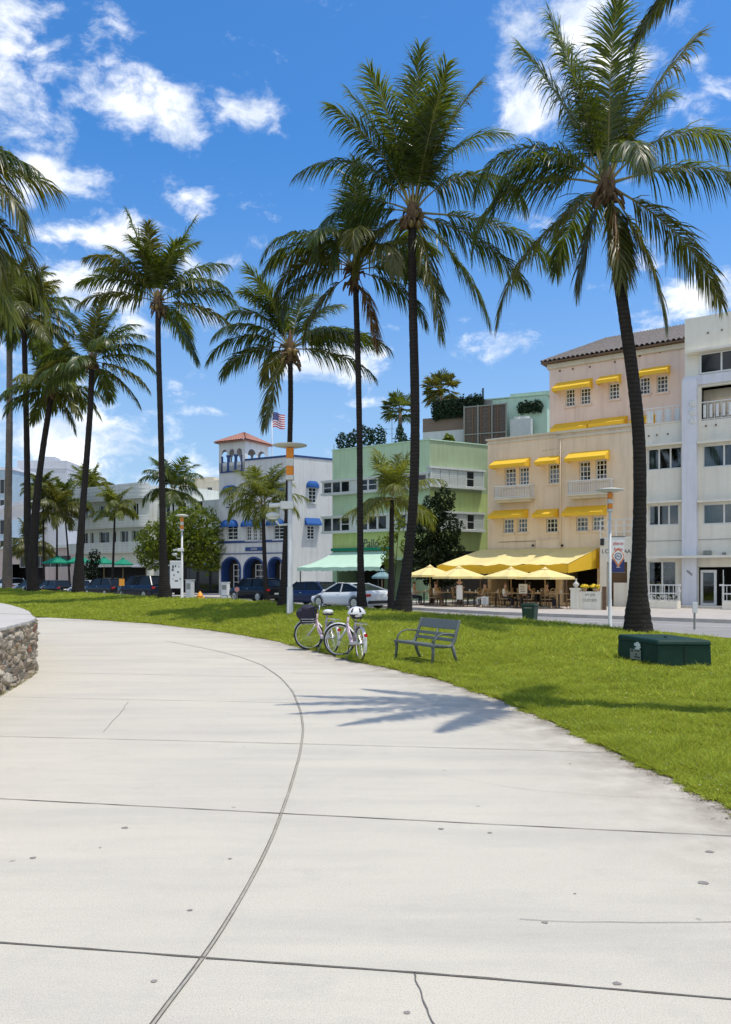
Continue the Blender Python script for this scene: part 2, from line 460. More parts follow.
# ------------------------------------------------------------------ ground plan
NPX = [-400, -200, -60, 0, 37, 90, 150, 200, 240, 280, 315, 350, 390, 430, 465, 500, 530, 560, 600, 650, 690, 731, 800, 900]
NPY = [603, 608, 613, 615.5, 617, 619.5, 623.5, 629, 634.5, 642, 651, 660, 668.5, 677, 687.5, 700, 712, 726, 745, 768.5, 787, 808, 846, 903]
EPX = [-400, -200, -60, 0, 75, 150, 230, 300, 360, 420, 500, 560, 620, 731, 900]
EPY = [581, 583, 585.5, 588, 592.5, 597, 600, 605, 608.5, 613, 618.5, 623, 628.5, 640, 657]
EYY = [115, 95, 78, 64, 52, 42, 35, 29, 27.5, 26, 25, 24, 23, 19.5, 16]
def near_py(px): return np.interp(px, NPX, NPY)
def near_Y(px): return EYE * F / (near_py(px) - HY)
def far_YZ(px):
    Y = np.interp(px, EPX, EYY); py = np.interp(px, EPX, EPY)
    return Y, EYE - (py - HY) * Y / F
def lawn_point(px, py):
    """point of the lawn seen at a pixel of the photograph"""
    Y0 = float(near_Y(px)); Y1, Z1 = far_YZ(px); Y1 = float(Y1); Z1 = float(Z1)
    lo, hi = 0.0, 1.0
    for _ in range(40):
        t = (lo + hi) / 2
        Y = Y0 + (Y1 - Y0) * t; z = Z1 * t
        if HY + (EYE - z) * F / Y > py: lo = t
        else: hi = t
    t = min(lo, 0.985)
    Y = Y0 + (Y1 - Y0) * t
    return Vector(((px - CX) / F * Y, Y, Z1 * t))
def lawn_z(x, y):
    px = CX + x / y * F
    Y0 = float(near_Y(px)); Y1, Z1 = far_YZ(px)
    t = min(max((y - Y0) / (float(Y1) - Y0), 0), 1)
    return float(Z1) * t

# ground to the horizon
ground_m = mat('sandy_ground', (0.30, 0.28, 0.24), 0.9, 0.3, 0.3)
g = MB(); g.quad((-1500, -300, -.07), (1500, -300, -.07), (1500, 3000, -.07), (-1500, 3000, -.07))
tag(g.build('ground', ground_m), kind='structure')

# lawn
cols = list(np.arange(-400, 901, 5.0))
rows = np.linspace(0, 1, 46) ** 1.25
Vl = []
for px in cols:
    Y0 = float(near_Y(px)); Y1, Z1 = far_YZ(px)
    for t in rows:
        Y = Y0 + (Y1 - Y0) * t
        Vl.append(((px - CX) / F * Y, Y, Z1 * t + 0.012))
    for dY, z in ((0.5, Z1 * .8), (1.6, -0.02)):
        Y = Y1 + dY; Vl.append(((px - CX) / F * Y, Y, z))
nr = len(rows) + 2
for N_, E_ in (((2.55, 2.0), (15, 9)), ((2.55, -1), (20, 3)), ((2.5, -12), (24, -10))):
    for t in rows: Vl.append((N_[0] + (E_[0] - N_[0]) * t, N_[1] + (E_[1] - N_[1]) * t, 0.012))
    Vl.append((E_[0] + .5, E_[1] + .5, 0)); Vl.append((E_[0] + 1.2, E_[1] + 1.2, -.02))
nc = len(cols) + 3
Vl = np.array(Vl)
hsh = np.sin(Vl[:, 0] * 3.1) * np.cos(Vl[:, 1] * 2.3) + np.sin(Vl[:, 0] * 1.3 + 2) * np.sin(Vl[:, 1] * .9)
Vl[:, 2] += 0.008 * (hsh + 1) * (Vl[:, 2] > 0.02)
q = []
for i in range(nc - 1):
    for j in range(nr - 1):
        a = i * nr + j; q.append((a, a + nr, a + nr + 1, a + 1))
lawn_m = mat('lawn_turf', (0.16, 0.19, 0.016), 0.9, 0.4, 1.2, 0.6, 60, col2=(0.11, 0.13, 0.012), spec=0.05)
lawn = bulk('lawn', Vl, q, mats=[lawn_m], smooth=True); tag(lawn, kind='structure')

# grass blades
def blades(N):
    px = rng.uniform(-40, 790, N)
    Y0 = near_Y(px); Y1, Z1 = far_YZ(px)
    py0 = near_py(px); py1 = np.interp(px, EPX, EPY)
    # even density over the picture, a little denser at the far crest
    u = rng.uniform(0, 1, N)
    py = py0 + (py1 - py0) * u
    lo = np.zeros(N); hi = np.ones(N)
    for _ in range(26):
        t = (lo + hi) / 2; Y = Y0 + (Y1 - Y0) * t; z = Z1 * t
        big = HY + (EYE - z) * F / Y > py
        lo = np.where(big, t, lo); hi = np.where(big, hi, t)
    t = lo; Y = Y0 + (Y1 - Y0) * t; X = (px - CX) / F * Y; Z = Z1 * t + 0.008
    return X, Y, Z, t
X, Y, Z, T = blades(400000)
bare = np.array([tuple(lawn_point(608, 661)), tuple(lawn_point(700, 672)), tuple(lawn_point(706, 655))])
keep = np.ones(len(X), bool)
bare = np.concatenate([bare, [[1.0, 14.45, 0], [1.3, 14.0, 0], [.8, 14.9, 0]]])
for c, rx, ry in zip(bare, (.5, .3, .5, .55, .5, .45), (.45, .25, .5, .55, .45, .4)):
    d = ((X - c[0]) / rx) ** 2 + ((Y - c[1]) / ry) ** 2
    keep &= (d > 1) | (rng.uniform(0, 1, len(X)) < d * .5)
X, Y, Z = X[keep], Y[keep], Z[keep]
N = len(X)
sc_ = np.clip(Y / 9.0, 0.8, 4.5)
clump = 0.75 + 0.65 * np.sin(X * 5.3 + np.sin(Y * 3.1) * 2) * np.sin(Y * 4.7 + np.cos(X * 2.9) * 2)
tall = rng.uniform(0.5, 1.25, N) * clump.clip(.4, 1.4)
h = 0.060 * tall * np.clip(sc_, 0.9, 1.7); wd = 0.0056 * sc_ * rng.uniform(.7, 1.3, N)
az = rng.uniform(0, 2 * PI, N); ln_ = rng.uniform(0.5, 2.0, N) * h
ax = rng.uniform(0, 2 * PI, N)
Vg = np.zeros((N, 3, 3))
Vg[:, 0] = np.stack([X - np.cos(ax) * wd, Y - np.sin(ax) * wd, Z], 1)
Vg[:, 1] = np.stack([X + np.cos(ax) * wd, Y + np.sin(ax) * wd, Z], 1)
Vg[:, 2] = np.stack([X + np.cos(az) * ln_, Y + np.sin(az) * ln_, Z + h], 1)
grass_m = mat('grass_blade', (0.37, 0.415, 0.05), 0.6, 0.5, 0.7, island=0.75, col2=(0.20, 0.245, 0.028), trans=0.4, tcol=(0.50, 0.55, 0.06), spec=0.12)
gr = bulk('grass', Vg.reshape(-1, 3), None, np.arange(N * 3).reshape(-1, 3), [grass_m]); tag(gr, kind='stuff')

# the same turf beyond the right edge of the picture
n_ = 90000; X = rng.uniform(2.6, 9.5, n_); Y = rng.uniform(-1.5, 8.5, n_); k_ = (X / np.maximum(Y, .1) * F + CX) > 785
k_ &= (Y < 5.4) | (Y > near_Y(CX + X / np.maximum(Y, .1) * F)); X, Y = X[k_], Y[k_]; n_ = len(X)
h = .06 * rng.uniform(.5, 1.25, n_); az = rng.uniform(0, 2 * PI, n_); ax = rng.uniform(0, 2 * PI, n_); le = h * rng.uniform(.5, 2, n_); Z = np.full(n_, .012)
Vs = np.stack([np.stack([X - np.cos(ax) * .006, Y - np.sin(ax) * .006, Z], 1), np.stack([X + np.cos(ax) * .006, Y + np.sin(ax) * .006, Z], 1), np.stack([X + np.cos(az) * le, Y + np.sin(az) * le, Z + h], 1)], 1)
tag(bulk('grass', Vs.reshape(-1, 3), None, np.arange(n_ * 3).reshape(-1, 3), [grass_m]), kind='stuff')

# ragged fringe where the turf creeps over the pavement, with crumbs of soil, and pale litter in the grass
K_ = 26000
px = rng.uniform(-30, 780, K_) ** 1.0; px = 780 - (810 * rng.uniform(0, 1, K_) ** 1.8)
Y0 = near_Y(px); X0 = (px - CX) / F * Y0
gx_ = (near_Y(px + 4) * (px + 4 - CX) / F - X0); gy_ = near_Y(px + 4) - Y0; gl = np.hypot(gx_, gy_); nx_, ny_ = gy_ / gl, -gx_ / gl
flip = np.sign(nx_ * (0 - X0) + ny_ * (0 - Y0)); nx_, ny_ = nx_ * flip, ny_ * flip
wob = .035 * np.sin(px * .11) + .03 * np.sin(px * .37 + 1) + .02 * np.sin(px * 1.1)
o_ = wob + rng.normal(0, .028, K_) - .02
X, Y = X0 + nx_ * o_, Y0 + ny_ * o_; s_ = np.clip(Y / 9, .8, 4)
hh = .036 * rng.uniform(.4, 1.2, K_) * np.clip(s_, .9, 1.5); wd_ = .0056 * s_; az = rng.uniform(0, 2 * PI, K_); ax = rng.uniform(0, 2 * PI, K_); le = hh * rng.uniform(.6, 2.0, K_)
Vf = np.stack([np.stack([X - np.cos(ax) * wd_, Y - np.sin(ax) * wd_, 0 * X + .004], 1), np.stack([X + np.cos(ax) * wd_, Y + np.sin(ax) * wd_, 0 * X + .004], 1), np.stack([X + np.cos(az) * le, Y + np.sin(az) * le, hh * .8], 1)], 1)
tag(bulk('grass_fringe', Vf.reshape(-1, 3), None, np.arange(K_ * 3).reshape(-1, 3), [grass_m]), kind='stuff')
def crumbs(name, X, Y, Z, size, m):
    n_ = len(X); a = rng.uniform(0, 2 * PI, (n_, 4)) * .15 + np.arange(4)[None, :] * PI / 2 + rng.uniform(0, PI, n_)[:, None]
    r_ = size[:, None] * rng.uniform(.6, 1.3, (n_, 4))
    V = np.stack([X[:, None] + r_ * np.cos(a), Y[:, None] + r_ * np.sin(a), Z[:, None] + rng.uniform(0, .5, (n_, 4)) * size[:, None]], 2)
    tag(bulk(name, V.reshape(-1, 3), np.arange(n_ * 4).reshape(-1, 4), None, [m]), kind='stuff')
k_ = 5000; i_ = rng.integers(0, K_, k_); o_ = wob[i_] + np.abs(rng.normal(0, .07, k_)) - .02
crumbs('soil', X0[i_] + nx_[i_] * o_, Y0[i_] + ny_[i_] * o_, np.full(k_, .005), rng.uniform(.003, .011, k_) * np.clip(Y0[i_] / 9, .8, 2), mat('soil_crumb', (.13, .095, .06), .95, island=.5))
Xl, Yl, Zl, _t = blades(1500)
crumbs('litter', Xl, Yl, Zl + .035 * np.clip(Yl / 9, 1, 2), .008 * np.clip(Yl / 9, .8, 3), mat('pale_litter', (.55, .53, .42), .9, island=.4))

# pavement of the promenade
def path_inside(x, y):
    if y < 5.4: return x < 2.75
    px = CX + x / y * F
    return y < near_Y(px) + 0.35
xs = np.concatenate([np.arange(-70, -9, 4.0), np.arange(-9, 4.01, 0.125)])
ys = np.concatenate([np.arange(-14, 1.5, 2.5), np.arange(1.5, 17, 0.125), np.arange(17, 60, 0.5)])
NE = np.array([G(p, q_)[:2] for p, q_ in zip(np.interp(np.linspace(0, 23, 400), range(24), NPX), np.interp(np.linspace(0, 23, 400), range(24), NPY))])
NE = np.concatenate([NE, [[2.55, 2.5], [2.55, 1], [2.55, -5]]])
gx, gy = np.meshgrid(xs, ys, indexing='ij')
pts = np.stack([gx.ravel(), gy.ravel()], 1)
dist = np.full(len(pts), 9.0)
for c in NE: dist = np.minimum(dist, np.hypot(pts[:, 0] - c[0], pts[:, 1] - c[1]))
dist = np.where(pts[:, 1] < 3.5, np.minimum(dist, np.abs(2.55 - pts[:, 0])), dist)
ny = len(ys); q = []
for i in range(len(xs) - 1):
    for j in range(ny - 1):
        if path_inside((xs[i] + xs[i + 1]) / 2, (ys[j] + ys[j + 1]) / 2):
            a = i * ny + j; q.append((a, a + ny, a + ny + 1, a + 1))
path_m = mat('promenade_concrete', (0.605, 0.555, 0.44), 0.8, 0.11, 0.55, 0.3, 160, col2=(0.53, 0.485, 0.395), detail=9, spec=0.3)
def dress_concrete(m):
    nt = m.node_tree; n = nt.nodes; l = nt.links; b = n['Principled BSDF']
    src = b.inputs['Base Color'].links[0].from_socket
    tc = n.new('ShaderNodeTexCoord')
    def mixto(src, fac, col, mode='MIX'):
        mx = n.new('ShaderNodeMix'); mx.data_type = 'RGBA'; mx.blend_type = mode
        mx.inputs['B'].default_value = (*col, 1); l.new(src, mx.inputs['A']); l.new(fac, mx.inputs['Factor'])
        return mx.outputs['Result']
    def noise(scale, lo, hi, top, detail=6, vec=None, rough=.6):
        nz = n.new('ShaderNodeTexNoise'); nz.inputs['Scale'].default_value = scale; nz.inputs['Detail'].default_value = detail; nz.inputs['Roughness'].default_value = rough
        l.new(vec or tc.outputs['Object'], nz.inputs['Vector'])
        mr = n.new('ShaderNodeMapRange'); mr.inputs['From Min'].default_value = lo; mr.inputs['From Max'].default_value = hi; mr.inputs['To Max'].default_value = top
        l.new(nz.outputs['Fac'], mr.inputs['Value']); return mr.outputs['Result']
    # fine aggregate, blotches, broad grey wash, drag marks across the walk
    src = mixto(src, noise(170, .5, .68, .7, 3), (0.30, 0.28, 0.25))
    src = mixto(src, noise(95, .58, .76, .6, 3), (0.66, 0.64, 0.60))
    mp = n.new('ShaderNodeMapping'); mp.inputs['Scale'].default_value = (0.35, 2.4, 1); mp.inputs['Rotation'].default_value = (0, 0, 0.1)
    l.new(tc.outputs['Object'], mp.inputs['Vector'])
    src = mixto(src, noise(0.8, .46, .76, .55, 8, mp.outputs['Vector'], .7), (0.36, 0.34, 0.30))
    src = mixto(src, noise(2.2, .52, .72, .34, 10, None, .78), (0.34, 0.32, 0.28))
    # scattered small dark spots
    vo = n.new('ShaderNodeTexVoronoi'); vo.inputs['Scale'].default_value = 1.7; l.new(tc.outputs['Object'], vo.inputs['Vector'])
    mr = n.new('ShaderNodeMapRange'); mr.inputs['From Min'].default_value = .036; mr.inputs['From Max'].default_value = .022; mr.inputs['To Max'].default_value = .5
    l.new(vo.outputs['Distance'], mr.inputs['Value']); src = mixto(src, mr.outputs['Result'], (0.17, 0.16, 0.15))
    # soil washed off the lawn along the edge
    at = n.new('ShaderNodeAttribute'); at.attribute_name = 'soil'
    nz = noise(3.2, .3, .62, 1.0, 7)
    mu = n.new('ShaderNodeMath'); mu.operation = 'MULTIPLY'; l.new(at.outputs['Fac'], mu.inputs[0]); l.new(nz, mu.inputs[1])
    src = mixto(src, mu.outputs[0], (0.24, 0.205, 0.155))
    l.new(src, b.inputs['Base Color'])
dress_concrete(path_m)
path = bulk('path', np.stack([pts[:, 0], pts[:, 1], np.zeros(len(pts))], 1), q, mats=[path_m]); tag(path, kind='structure')
at = path.data.attributes.new('soil', 'FLOAT', 'POINT')
at.data.foreach_set('value', (0.80 * np.exp(-(dist / 0.28)) + 0.34 * np.exp(-(dist / .9) ** 2)).astype(np.float32))

# joints and cracks in the pavement
joint_m = mat('joint_filler', (0.15, 0.135, 0.11), 0.9, 0.4, 30)
crack_m = mat('dark_crack', (0.13, 0.12, 0.105), 0.95)  # even dark tone of the crack strips
def strip(name, pix, width, m, z=0.004, jag=0.0, off=0.0, tight=True):
    p = [Vector(G(a, b)) for a, b in pix]
    # resample
    out = []
    for a, b in zip(p, p[1:]):
        k = max(2, int((b - a).length / 0.12))
        for i in range(k): out.append(a.lerp(b, i / k))
    out.append(p[-1])
    for _ in range(6 if len(pix) > 3 else 0):
        out = [out[0]] + [(out[i - 1] + out[i] * 2 + out[i + 1]) / 4 for i in range(1, len(out) - 1)] + [out[-1]]
    V = []; f = []
    for i, c in enumerate(out):
        t = (out[min(i + 1, len(out) - 1)] - out[max(i - 1, 0)]).normalized(); s = Vector((-t.y, t.x, 0))
        c = c + s * (off + random.uniform(-1, 1) * jag)
        ww = width * random.uniform(.6, 1.25)
        V += [c - s * ww / 2 + Vector((0, 0, z)), c + s * ww / 2 + Vector((0, 0, z))]
        if i: f.append((2 * i - 2, 2 * i - 1, 2 * i + 1, 2 * i))
    m_ = MB(); m_.add(V, f); o = m_.build(name, m); tag(o, kind='structure')
JC = [(128, 1060), (152, 1024), (205, 958), (245, 893), (272, 840), (290, 790), (300, 755), (303.5, 730), (301, 712), (293, 692), (281, 678), (262, 665), (240, 657), (215, 650.5), (190, 645.5), (165, 641)]
strip('path_joint', JC, 0.017, mat('joint_mortar', (0.42, 0.385, 0.31), 0.9, 0.35, 25), z=0.003)
strip('path_joint', JC, 0.0045, joint_m, off=0.009, z=0.007)
strip('path_joint', JC, 0.003, joint_m, off=-0.009, z=0.007)
for pix, wd_ in (([(-200, 929), (0, 943), (204, 958)], .011), ([(206, 958.5), (420, 973), (731, 1000), (900, 1014)], .012),
                ([(-300, 784), (0, 799), (288, 814)], .010), ([(288, 814), (500, 825), (735, 836.5)], .010),
                ([(-200, 730), (0, 736.5), (300, 744)], .008), ([(303, 744), (500, 749.5), (640, 754)], .007),
                ([(0, 697), (296, 703)], .008), ([(299, 699), (420, 704), (560, 712)], .007), ([(20, 672), (265, 677)], .010), ([(290, 673), (430, 678)], .010),
                ([(60, 655), (225, 658)], .012)):
    strip('path_joint', pix, wd_, joint_m, jag=0.0015)
strip('path_crack', [(415, 973), (414, 980), (421, 990), (420, 998), (428, 1010), (430, 1020), (440, 1035)], .006, crack_m, jag=0.006)
strip('path_crack', [(520, 920), (580, 922.5), (640, 924), (700, 923.5), (760, 922)], .0035, crack_m, jag=0.005)
strip('path_crack', [(104, 732), (112, 722), (120, 714), (128, 702)], .005, crack_m, jag=0.01)
strip('path_crack', [(440, 775), (520, 790), (610, 797), (690, 799)], .002, crack_m, jag=0.005)
spot_m = mat('gum_spot', (0.30, 0.275, 0.24), 0.8, 0.4, 40)
for (px, py, r) in ((154, 981.5, .022), (407, 1013, .02), (441, 829, .03), (703, 883, .045), (190, 910.5, .022), (545, 922.8, .025), (617, 984, .026), (100, 848, .012), (570, 764, .02), (33, 858, .03), (125, 828, .035), (230, 859, .02), (710, 852, .04), (490, 833, .025), (575, 894, .012)):
    c = G(px, py); k = 11; r *= .62
    m_ = MB(); m_.quad(*[(c.x + r * math.cos(a * 2 * PI / k) * random.uniform(.8, 1.2), c.y + r * .8 * math.sin(a * 2 * PI / k) * random.uniform(.8, 1.2), .003) for a in range(k)])
    tag(m_.build('path_stain', spot_m), kind='structure')

# street: far kerb, sidewalk, asphalt
KERB = [(40, 6), (30, 14.5), (13, 28.2), (6, 34.5), (1.6, 41.2), (-1.6, 46.5), (-4.5, 51.5), (-9.5, 59.5), (-20.5, 70), (-33, 82), (-64, 108), (-150, 175)]
LAWNSIDE = [(28, -6), (24, -3), (9, 18), (2, 24), (-3, 28), (-9, 38), (-20, 54), (-35, 70), (-70, 92), (-150, 140)]
asph = mat('asphalt', (0.30, 0.29, 0.275), 0.9, 0.25, 0.6, 0.4, 80)
side_m = mat('sidewalk_concrete', (0.46, 0.42, 0.37), 0.85, 0.2, 0.8, 0.2, 60)
kerb_m = mat('kerb_concrete', (0.52, 0.48, 0.43), 0.85, 0.3, 2)
m_ = MB(); m_.add([(x, y, -.03) for x, y in LAWNSIDE] + [(x, y, -.03) for x, y in KERB][::-1], [list(range(len(LAWNSIDE) + len(KERB)))])
tag(m_.build('road', asph), kind='structure')
m_ = MB()
back = [(60, 30), (60, 60), (20, 90), (0, 130), (-60, 190), (-150, 220)]
m_.add([(x, y, .10) for x, y in KERB] + [(x, y, .10) for x, y in back][::-1], [list(range(len(KERB) + len(back)))])
tag(m_.build('sidewalk', side_m), kind='structure')
m_ = MB()
for (a, b) in zip(KERB, KERB[1:]):
    m_.bar((a[0], a[1], .03), (b[0], b[1], .03), .18, .15)
tag(m_.build('kerb', kerb_m), kind='structure')
m_ = MB()     # lane edge paint along the kerb
for (a, b) in zip(KERB[1:8], KERB[2:9]):
    a, b = Vector((*a, 0)), Vector((*b, 0)); t = (b - a).normalized(); s = Vector((t.y, -t.x, 0)) * (-1 if t.x < 0 else 1)
    for d in (2.3,):
        o_ = Vector((-.563, -.827, 0)) * d
        m_.quad(*(p + o_ + k + Vector((0, 0, -.026)) for p, k in ((a, Vector()), (b, Vector()), (b, Vector((-.07, -.1, 0))), (a, Vector((-.07, -.1, 0))))))
tag(m_.build('road_marking', M['white_metal']), kind='structure')

# ------------------------------------------------------------------ coral rock wall of the raised terrace
WL = [(-3.4, 4.0), (-4.2, 7.0), (-4.7, 9.0), (-5.05, 10.8), (-5.38, 12.3), (-5.68, 13.4), (-6.25, 14.6), (-7.2, 16.6), (-8.4, 18.8), (-10.25, 21.8), (-13, 25), (-18, 27)]
wl = []
for i in range(len(WL) - 1):
    p0 = Vector(WL[max(i - 1, 0)]); p1 = Vector(WL[i]); p2 = Vector(WL[i + 1]); p3 = Vector(WL[min(i + 2, len(WL) - 1)])
    for k in range(60):
        t = k / 60
        wl.append(0.5 * ((2 * p1) + (-p0 + p2) * t + (2 * p0 - 5 * p1 + 4 * p2 - p3) * t * t + (-p0 + 3 * p1 - 3 * p2 + p3) * t ** 3))
wl = np.array([tuple(p) for p in wl])
arc = np.concatenate([[0], np.cumsum(np.hypot(*np.diff(wl, axis=0).T))])
iu = np.linspace(3.2, 16.5, 760)
wx, wy = np.interp(iu, arc, wl[:, 0]), np.interp(iu, arc, wl[:, 1])
tx, ty = np.gradient(wx), np.gradient(wy); tl = np.hypot(tx, ty); nxo, nyo = ty / tl, -tx / tl
WH = 0.87
zz = np.linspace(0, WH, 56)
seeds = []
cu, cz = 0.165, 0.135
for i in range(int(13.5 / cu)):
    for j in range(-1, int(WH / cz) + 2):
        seeds.append((3.2 + (i + rng.uniform(-.1, 1.1)) * cu, (j + rng.uniform(-.05, 1.05) + .5 * (i % 2)) * cz))
seeds = np.array(seeds); sh = rng.uniform(0, 1, len(seeds)); tilt = rng.normal(0, .28, (len(seeds), 2))
pal = np.array([(.46, .42, .35), (.52, .48, .41), (.40, .36, .30), (.36, .31, .25), (.58, .55, .49), (.45, .40, .31), (.30, .26, .22), (.50, .40, .30), (.42, .22, .15)])
scol = pal[rng.choice(len(pal), len(seeds), p=[.2, .2, .16, .12, .09, .12, .06, .035, .015])]
U, Zg = np.meshgrid(iu, zz, indexing='ij')
disp = np.zeros(U.shape); colr = np.zeros(U.shape + (3,))
for i in range(len(iu)):
    m0 = np.abs(seeds[:, 0] - iu[i]) < .6
    sd_, hh, tt, cc = seeds[m0], sh[m0], tilt[m0], scol[m0]
    du = (iu[i] - sd_[:, 0])[None, :]; dz = zz[:, None] - sd_[None, :, 1]
    D = np.hypot(du * .9, dz * 1.15)
    o2 = np.argsort(D, axis=1)[:, :2]
    d1 = np.take_along_axis(D, o2[:, :1], 1)[:, 0]; d2 = np.take_along_axis(D, o2[:, 1:2], 1)[:, 0]
    k = o2[:, 0]; e = np.clip((d2 - d1) / .04, 0, 1); e = e * (2 - e)
    disp[i] = e * (.05 + .05 * hh[k]) + tt[k, 0] * np.take_along_axis(np.repeat(du, len(zz), 0), o2[:, :1], 1)[:, 0] + tt[k, 1] * np.take_along_axis(dz, o2[:, :1], 1)[:, 0]
    colr[i] = cc[k] * np.array([.80, .74, .66])
disp += .008 * rng.normal(0, 1, disp.shape)
V = np.stack([wx[:, None] + nxo[:, None] * (disp - .06), wy[:, None] + nyo[:, None] * (disp - .06), Zg + 0 * disp], 2).reshape(-1, 3)
nz_ = len(zz); q = []
for i in range(len(iu) - 1):
    for j in range(nz_ - 1):
        a = i * nz_ + j; q.append((a, a + nz_, a + nz_ + 1, a + 1))
stone_m = mat('coral_rock', (0.45, 0.42, 0.36), 0.9, 0.0, 1, 0.7, 70, spec=0.2)
nt_ = stone_m.node_tree; a_ = nt_.nodes.new('ShaderNodeAttribute'); a_.attribute_name = 'stone'
nn_ = nt_.nodes.new('ShaderNodeTexNoise'); nn_.inputs['Scale'].default_value = 26; nn_.inputs['Detail'].default_value = 6
mm_ = nt_.nodes.new('ShaderNodeMapRange'); mm_.inputs['To Min'].default_value = .55; mm_.inputs['To Max'].default_value = 1.35
mu_ = nt_.nodes.new('ShaderNodeMix'); mu_.data_type = 'RGBA'; mu_.blend_type = 'MULTIPLY'; mu_.inputs['Factor'].default_value = 1
nt_.links.new(nn_.outputs['Fac'], mm_.inputs['Value']); nt_.links.new(a_.outputs['Color'], mu_.inputs['A']); nt_.links.new(mm_.outputs['Result'], mu_.inputs['B'])
nt_.links.new(mu_.outputs['Result'], nt_.nodes['Principled BSDF'].inputs['Base Color'])
wt = thing('stone_wall', 'low curved coral rock wall topped with a pale concrete cap beside the promenade', 'wall')
ob = bulk('rockwork', V, q, mats=[stone_m], parent=wt)
ca = ob.data.color_attributes.new('stone', 'FLOAT_COLOR', 'POINT')
ca.data.foreach_set('color', np.concatenate([colr.reshape(-1, 3), np.ones((V.shape[0], 1))], 1).astype(np.float32).ravel())
nxa, nya = np.gradient(wl[:, 1]), -np.gradient(wl[:, 0]); nl = np.hypot(nxa, nya)
inn = [(x - a * .12, y - b * .12) for (x, y), a, b in zip(wl[::6], (nxa / nl)[::6], (nya / nl)[::6])]
m_ = MB(); m_.prism(inn + [(-18, 4)], 0, WH - .01); m_.build('core', M['concrete_wall'], wt)
cap = [(x + a * (.005 + random.uniform(-.025, .02)), y + b * (.005 + random.uniform(-.025, .02))) for (x, y), a, b in zip(wl[::4], (nxa / nl)[::4], (nya / nl)[::4])]
cap_m = mat('terrace_concrete', (0.52, 0.49, 0.44), 0.85, 0.18, 1.2, 0.35, 90)
m_ = MB(); m_.prism(cap + [(-18, 4)], WH - .005, WH + .035); m_.build('cap', cap_m, wt)
m_ = MB(); a = G(-60, 612.5, .905); b = G(33, 614.5, .905)
m_.quad((a.x, a.y, .909), (b.x, b.y, .909), (b.x, b.y + .05, .909), (a.x, a.y + .05, .909)); m_.build('cap_joint', joint_m, wt)
# weeds at the foot of the wall
wv_ = []
for _ in range(420):
    u = rng.uniform(5.5, 10.5) if rng.uniform() < .8 else rng.uniform(10, 14)
    x, y = np.interp(u, arc, wl[:, 0]), np.interp(u, arc, wl[:, 1]); a = rng.uniform(0, 2 * PI); hh = rng.uniform(.015, .06)
    x += rng.uniform(-.01, .07); wv_ += [(x - .005, y, 0), (x + .005, y + .003, 0), (x + math.cos(a) * hh * .7, y + math.sin(a) * hh * .7, hh)]
wo = bulk('weeds', np.array(wv_), None, np.arange(len(wv_)).reshape(-1, 3), [mat('dry_weed', (0.22, 0.21, 0.07), 0.8, island=.4)]); tag(wo, kind='stuff')
# ------------------------------------------------------------------ palms
frond_mats = {
    'green': leafmat('palm_green', (0.046, 0.066, 0.010), (0.25, 0.31, 0.02), 0.31, 0.36, 0.45),
    'olive': leafmat('palm_olive', (0.072, 0.080, 0.014), (0.30, 0.28, 0.025), 0.32, 0.38, 0.45),
    'dry': leafmat('palm_dry', (0.20, 0.125, 0.05), (0.40, 0.24, 0.07), 0.3, 0.55, 0.35),
    'light': leafmat('palm_light', (0.085, 0.105, 0.016), (0.36, 0.38, 0.03), 0.36, 0.55, 0.4),
}
stalk_m = mat('frond_stalk', (0.24, 0.21, 0.06), 0.45, 0.3, 3)
nut_m = mat('coconut_husk', (0.22, 0.15, 0.045), 0.55, 0.35, 6)
boot_m = mat('leaf_sheath', (0.17, 0.105, 0.055), 0.9, 0.5, 12, 0.6, 40)

def trunkmat(name, col, ringscale):
    m = mat(name, col, 0.9, 0.35, 3.5, 0.0, spec=0.15)
    nt = m.node_tree; n = nt.nodes; l = nt.links; b = n['Principled BSDF']
    src = b.inputs['Base Color'].links[0].from_socket
    tc = n.new('ShaderNodeTexCoord')
    wv = n.new('ShaderNodeTexWave'); wv.wave_type = 'BANDS'; wv.bands_direction = 'Z'; wv.wave_profile = 'SAW'
    wv.inputs['Scale'].default_value = ringscale; wv.inputs['Distortion'].default_value = 2.2; wv.inputs['Detail'].default_value = 3; wv.inputs['Detail Scale'].default_value = 2.5
    l.new(tc.outputs['Object'], wv.inputs['Vector'])
    mx = n.new('ShaderNodeMix'); mx.data_type = 'RGBA'; mx.blend_type = 'MULTIPLY'; mx.inputs['Factor'].default_value = 0.75
    cr = n.new('ShaderNodeValToRGB'); cr.color_ramp.elements[0].color = (.45, .43, .42, 1); cr.color_ramp.elements[1].color = (1.25, 1.2, 1.15, 1)
    l.new(wv.outputs['Fac'], cr.inputs['Fac']); l.new(src, mx.inputs['A']); l.new(cr.outputs['Color'], mx.inputs['B'])
    l.new(mx.outputs['Result'], b.inputs['Base Color'])
    nz = n.new('ShaderNodeTexNoise'); nz.inputs['Scale'].default_value = 14; nz.inputs['Detail'].default_value = 6
    l.new(tc.outputs['Object'], nz.inputs['Vector'])
    am = n.new('ShaderNodeMath'); am.operation = 'MULTIPLY_ADD'; am.inputs[1].default_value = 0.7
    l.new(nz.outputs['Fac'], am.inputs[0]); l.new(wv.outputs['Fac'], am.inputs[2])
    bp = n.new('ShaderNodeBump'); bp.inputs['Strength'].default_value = 0.8; bp.inputs['Distance'].default_value = 0.03
    l.new(am.outputs[0], bp.inputs['Height']); l.new(bp.outputs['Normal'], b.inputs['Normal'])
    return m
trunk_dark = trunkmat('palm_bark', (0.047, 0.041, 0.039), 2.6)
trunk_grey = trunkmat('palm_bark_grey', (0.24, 0.205, 0.175), 2.2)

